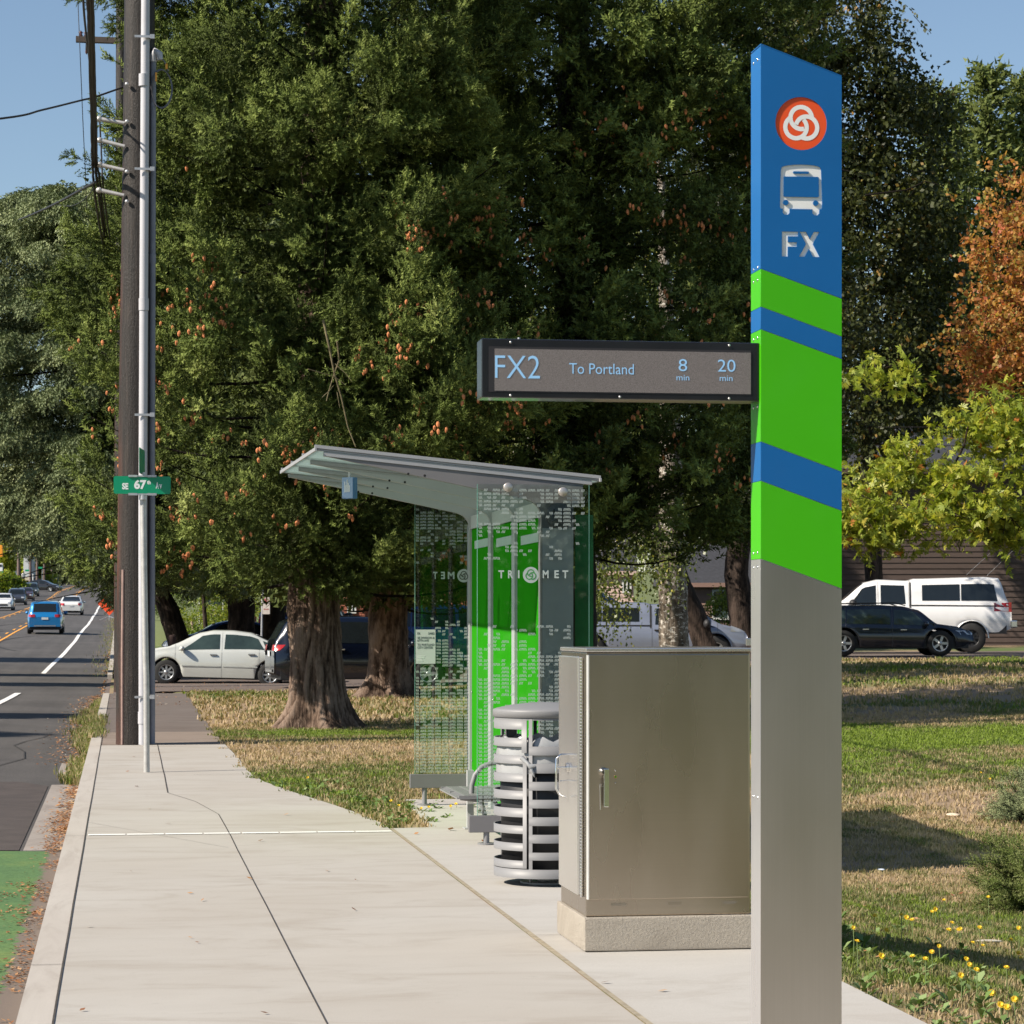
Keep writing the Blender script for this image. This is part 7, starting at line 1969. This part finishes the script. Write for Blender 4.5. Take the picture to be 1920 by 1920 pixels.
# no parking sign
p = P(492, 1200, 72); r = thing('no_parking_sign', 'white no parking sign with red circle on a galvanised post', 'sign', (p.x, p.y, LZ(p.x, p.y)), -YAW)
z1, z0 = zz(1119, 72) - r.location.z, zz(1151.5, 72) - r.location.z; k = 72 / FPX
g = MB(); g.tube([(-.05, .02, -.1), (.0, .02, z1 + .3)], .028, 8); g.build('post', M_galv, r)
g = MB(); g.prism(rrect(0, z0, .21, z1, .02), .006, 0, front_M(0)); bo = g.build('sign_board', mat('sign_board_white', (.62, .56, .50), .5), r)
g = MB(); FMs = front_M(-.008); g.lathe([(.070, 0), (.052, 0)], (0, 0, 0), 28, 0, FMs @ Matrix.Translation((.105, z1 - .12, 0)))
g.quad(*[FMs @ Vector(q) for q in ((.05, z1 - .075, .001), (.062, z1 - .063, .001), (.160, z1 - .165, .001), (.148, z1 - .177, .001))])
g.quad(*[FMs @ Vector(q) for q in ((.05, z0 + .13, .001), (.16, z0 + .13, .001), (.16, z0 + .145, .001), (.05, z0 + .145, .001))])
g.poly([FMs @ Vector(q) for q in ((.03, z0 + .138, .001), (.06, z0 + .115, .001), (.06, z0 + .16, .001))]); g.poly([FMs @ Vector(q) for q in ((.18, z0 + .138, .001), (.15, z0 + .16, .001), (.15, z0 + .115, .001))]); g.build('red_symbol', mat('sign_red', (.45, .03, .03), .5), bo)
g = MB(); add_text(g, 'P', .105, z1 - .12, .045, .075, front_M(-.0075), .04); g.build('letter', mat('sign_black', (.02, .02, .02), .5), bo)
# dark noticeboard
p = P(396, 1180, 128); r = thing('noticeboard', 'dark blue-green board with pale posts on the far lawn', 'sign', (p.x, p.y, LZ(p.x, p.y)), -YAW); k = 128 / FPX; zl = r.location.z
def lx_(px): return (px - 396) * k
g = MB(); top = [(lx_(376), zz(1147, 128) - zl), (lx_(416), zz(1147, 128) - zl), (lx_(416), zz(1129, 128) - zl), (lx_(396), zz(1124, 128) - zl), (lx_(376), zz(1129, 128) - zl)]
g.prism(top, .08, 0, front_M(.04)); g.build('board', mat('board_dark', (.018, .035, .045), .4), r)
g = MB()
for px, t_ in ((374.5, 1126), (418.5, 1125)): g.tube([(lx_(px), 0, -.2), (lx_(px), 0, zz(t_, 128) - zl)], .045, 8)
for px in (387, 403): g.tube([(lx_(px), .05, -.2), (lx_(px), .05, zz(1146, 128) - zl)], .07, 8)
g.build('post', mat('post_pale', (.42, .43, .42), .6), r)
g = MB()
for px, py, w_, h_ in ((396, 1127.5, 4, 2), (399, 1135, 9, 2.0), (387, 1139, 14, 1.8), (403, 1139.5, 20, 1.8), (399, 1143.5, 10, 1.6)): g.box((lx_(px - w_ / 2), -.055, zz(py + h_ / 2, 128) - zl), (lx_(px + w_ / 2), -.045, zz(py - h_ / 2, 128) - zl))
g.build('pale_lettering', mat('board_lettering', (.45, .46, .44), .6), r)
# orange road-work diamond
p = P(205, 1160, 176); r = thing('roadwork_sign', 'orange diamond roadwork sign half covered by cedar boughs', 'sign', (p.x, p.y, RZ(p.x, p.y)), -YAW); k = 176 / FPX
cz = zz(1132, 176) - r.location.z; s_ = 22 * k
g = MB(); g.prism([(0, cz - s_), (s_, cz), (0, cz + s_), (-s_, cz)], .012, 0, front_M(0)); g.build('board', mat('work_orange', (.85, .085, .02), .4), r)
g = MB(); g.tube([(0, .02, 0), (0, .02, cz)], .03, 8)
for a in (.4, 2.6, 3.6, 5.8): g.tube([(0, .02, .28), (.75 * math.cos(a), .3 * math.sin(a), .03)], .02, 6)
g.build('stand', M_galv, r)
# far poles across the road
M_fpole = mat('far_pole_wood', (.17, .12, .105), .85, var=.15)
fp = None
for i, (px, d, rr) in enumerate(((35, 322, .19), (57, 366, .16), (69.5, 392, .17), (83, 432, .15), (97, 476, .16), (107, 520, .14), (128, 500, .12))):
    p = P(px, 1110, d)
    lab = 'distant wooden utility pole across the road, ' + ['nearest and thickest of the row', 'second nearest, by the green street sign', 'third nearest, by the amber signal', 'fourth nearest, thin and grey', 'fifth nearest, above the black car', 'sixth nearest of the row', 'farthest of the row'][i]
    if fp is None:
        fp = thing('utility_pole', lab, 'utility pole', group='utility poles across the road'); g = MB(); g.tube([(0, 0, -.5), (0, 0, 15.5)], [.20, .13], 10); g.build('shaft', M_fpole, fp)
        g = MB(); g.box((-1.1, -.06, 14.6), (1.1, .06, 14.75)); g.build('crossarm', M_fpole, fp); r = fp
    else: r = copy_tree(fp); r['label'] = lab
    r.location = (p.x, p.y, road_z(p.y)); r.scale = (rr / .19 * 1.15, rr / .19 * 1.15, 1)
for i, (py0, py1) in enumerate(((1019, 1020), (1026, 1029), (1012, 1012))):
    cable('overhead_cable', 'faint distant wire spanning the road, %s' % ['middle one', 'lowest one', 'highest one'][i], [(-60, py0, 330), (20, (py0 + py1) / 2 + 5, 330), (110, py1, 330)], .03, m=M_fpole, group='distant wires over the road', cat='wire')
# amber signal heads
for i, (px, py, d, w_, h_) in enumerate(((1, 1033, 330, 9, 22), (60.5, 1036.5, 400, 14, 6))):
    p = P(px, py, d); k = d / FPX; r = thing('traffic_signal', ['amber traffic signal housing cut by the left edge', 'amber signal housing seen beside the second far pole'][i], 'traffic signal', tuple(p), -YAW)
    g = MB(); g.box((-w_ * k / 2, -.2, -h_ * k / 2), (w_ * k / 2, .2, h_ * k / 2), bev=.05); g.build('housing', mat('signal_amber', (.80, .30, .02), .5), r)
    g = MB(); g.tube([(0, 0, h_ * k / 2), (0, 0, h_ * k / 2 + 1.0)], .04, 6); g.build('hanger', M_plastic, r)
# far roadside buildings and boards
def fbox(name, label, cat, px0, px1, py0, py1, d, m, th=.3, extra=None):
    a = P(px0, py1, d); k = d / FPX; r = thing(name, label, cat, (a.x, a.y, a.z), -YAW); W, H = (px1 - px0) * k, (py1 - py0) * k
    g = MB(); g.box((0, 0, 0), (W, th, H), bev=.03); g.build('panel', m, r)
    if extra: 
        g = MB()
        for (u0, v0, u1, v1) in extra: g.box((u0 * W, -.04, v0 * H), (u1 * W, -.005, v1 * H))
        g.build('markings', M_plastic if 'white' in label else M_frame, r)
    zg = road_z(a.y) - a.z
    if name != 'far_building':
        g = MB(); g.tube([(W / 2, th / 2, zg), (W / 2, th / 2, 0)], .10, 8); g.build('post', M_fpole, r)
    return r
fbox('roadside_board', 'grey slatted roadside board left of the first far pole', 'sign', 18, 33.5, 1057, 1079, 360, mat('board_grey', (.11, .13, .16), .6), extra=((.05, .75, .95, .80), (.05, .88, .95, .93)))
fbox('white_sign', 'white sign with dark marks at the left frame edge', 'sign', -4, 5, 1056, 1071, 320, M_frame, extra=((.3, .55, .8, .85),))
fbox('white_sign', 'lower white sign at the left frame edge', 'sign', -3, 6.5, 1079, 1093, 322, M_frame, extra=((.1, .2, .6, .6),))
for i, (px, py, d) in enumerate(((51, 1069.6, 366), (75.5, 1064.5, 420), (6.5, 1073, 330))):
    p = P(px, py, d); k = d / FPX; r = thing('street_name_sign', 'tiny green street name sign, %s' % ['hanging left of the second far pole', 'hanging right of the third far pole', 'beside the white sign at the edge'][i], 'street sign', tuple(p), -YAW, 'tiny green street signs far away')
    g = MB(); g.box((-4 * k, 0, -1.6 * k), (4 * k, .03, 1.6 * k)); g.build('name_blade', bl_.data.materials[0], r); g = MB(); g.tube([(3.6 * k, .08, road_z(p.y) - p.z), (3.6 * k, .08, 1.8 * k)], .06, 6); g.build('post', M_galv, r)
r = fbox('far_building', 'pale grey building gable between the far poles', 'building', 44, 54, 1041, 1100, 440, mat('pale_building', (.52, .54, .55), .8), 12)
r = fbox('far_building', 'dark storefront with beige awning below the far street sign', 'building', 38, 56, 1083, 1104, 400, mat('dark_storefront', (.02, .02, .025), .6), 10)
g = MB(); g.prism([(0, 0), (1.5, 0), (1.5, .55), (.0, .25)], .8, 0, Matrix.Translation((.1, -.02, 1.3)) @ front_M(0)); g.build('awning', mat('awning_beige', (.52, .45, .34), .8), r)
fbox('far_building', 'teal painted wall near the end of the road', 'building', 86, 97, 1077, 1097, 520, mat('teal_wall', (.02, .14, .13), .7), 8)
fbox('far_building', 'white wall with openings at the end of the road', 'building', 114, 150, 1080, 1104, 560, mat('white_wall', (.62, .60, .57), .8), 8, extra=((.3, .2, .5, .6),))
p = P(62, 1100, 370); g = MB(); g.tube([(0, 0, 0), (0, 0, 2.4)], .08, 8); tag(g.build('bollard_post', M_frame, loc=(p.x, p.y, road_z(p.y))), 'thin pale post between the second and third far poles', 'post')
fbox('blue_flag_sign', 'narrow pale blue sign left of the nearest far pole', 'sign', 28, 31.5, 1076, 1090, 318, mat('pale_blue', (.35, .5, .62), .6))
# person at the far pavement
def person(label, x, y, z, top, trou, h=1.72):
    import bmesh
    r = thing('person', label, 'person', (x, y, z), R(20))
    v = [(0, 0, .93), (0, 0, 1.15), (0, 0, 1.40), (0, 0, 1.52), (0, .01, 1.64), (.09, 0, .88), (.10, .03, .48), (.11, -.02, .07), (.11, .10, .04), (-.09, 0, .88), (-.13, -.08, .48), (-.14, -.16, .08), (-.14, -.04, .05), (.19, 0, 1.40), (.24, .02, 1.14), (.22, .12, .90), (-.19, 0, 1.40), (-.25, -.02, 1.14), (-.23, .08, .90)]
    e = [(0, 1), (1, 2), (2, 3), (3, 4), (0, 5), (5, 6), (6, 7), (7, 8), (0, 9), (9, 10), (10, 11), (11, 12), (2, 13), (13, 14), (14, 15), (2, 16), (16, 17), (17, 18)]
    rad = [.145, .13, .15, .055, .105, .09, .06, .045, .04, .09, .06, .045, .04, .06, .045, .035, .06, .045, .035]
    me = bpy.data.meshes.new('body'); me.from_pydata([tuple(c * h / 1.72 for c in q) for q in v], e, []); o = link(bpy.data.objects.new('body', me), r)
    sk = o.modifiers.new('skin', 'SKIN'); me.skin_vertices.new() if not me.skin_vertices else None
    for i, q in enumerate(rad): me.skin_vertices[0].data[i].radius = (q, q); me.skin_vertices[0].data[i].use_root = (i == 0)
    ss_ = o.modifiers.new('sub', 'SUBSURF'); ss_.levels = 2; ss_.render_levels = 2
    me.materials.append(mat('skin_tone', (.36, .22, .16), .6))
    def shell(nm, zr, col, xr=.26):
        dg = bpy.context.evaluated_depsgraph_get(); m2 = bpy.data.meshes.new_from_object(o.evaluated_get(dg)); bm = bmesh.new(); bm.from_mesh(m2)
        bmesh.ops.delete(bm, geom=[f for f in bm.faces if not (zr[0] < f.calc_center_median().z < zr[1])], context='FACES')
        for q in bm.verts: q.co += q.normal * .012
        bm.to_mesh(m2); bm.free(); m2.materials.clear(); m2.materials.append(mat(nm + '_cloth', col, .8)); m2.name = nm; link(bpy.data.objects.new(nm, m2), r)
    bpy.context.view_layer.update()
    shell('shirt', (.95, 1.50), top); shell('trousers', (.10, .96), trou)
    g = MB(); g.ball((0, -.01, 1.68), 1, 8, 0, (.10, .11, .11)); g.build('hair', mat('hair_brown', (.05, .03, .02), .7), r)
    return r
p = P(44, 1102, 372); person('distant person in white top walking by the far poles', p.x, p.y, road_z(p.y) + 1.0, (.75, .72, .66), (.04, .04, .05))
p = P(24, 1103, 330); bush('yellow-green clipped shrub left of the nearest far pole', 14, 300, 3.2, 2.8, F_BUSH, 150, (.75, .2), dz=road_z(300) - LZ(P(14, 1200, 300).x, P(14, 1200, 300).y) + .3, L=.35, n=420)
bush('low olive roadside planting below the far white signs', 4, 298, 5.5, 2.2, F_BUSH, 151, (.35, .25), dz=.3, L=.35, n=420)
bush('tall bright yellow shrub beside the grey roadside board', 12, 345, 2.0, 4.4, F_BUSH, 152, (.85, .15), dz=2.0, L=.4, n=420)
# houses across the street behind the photographer, seen only in reflections and as shade
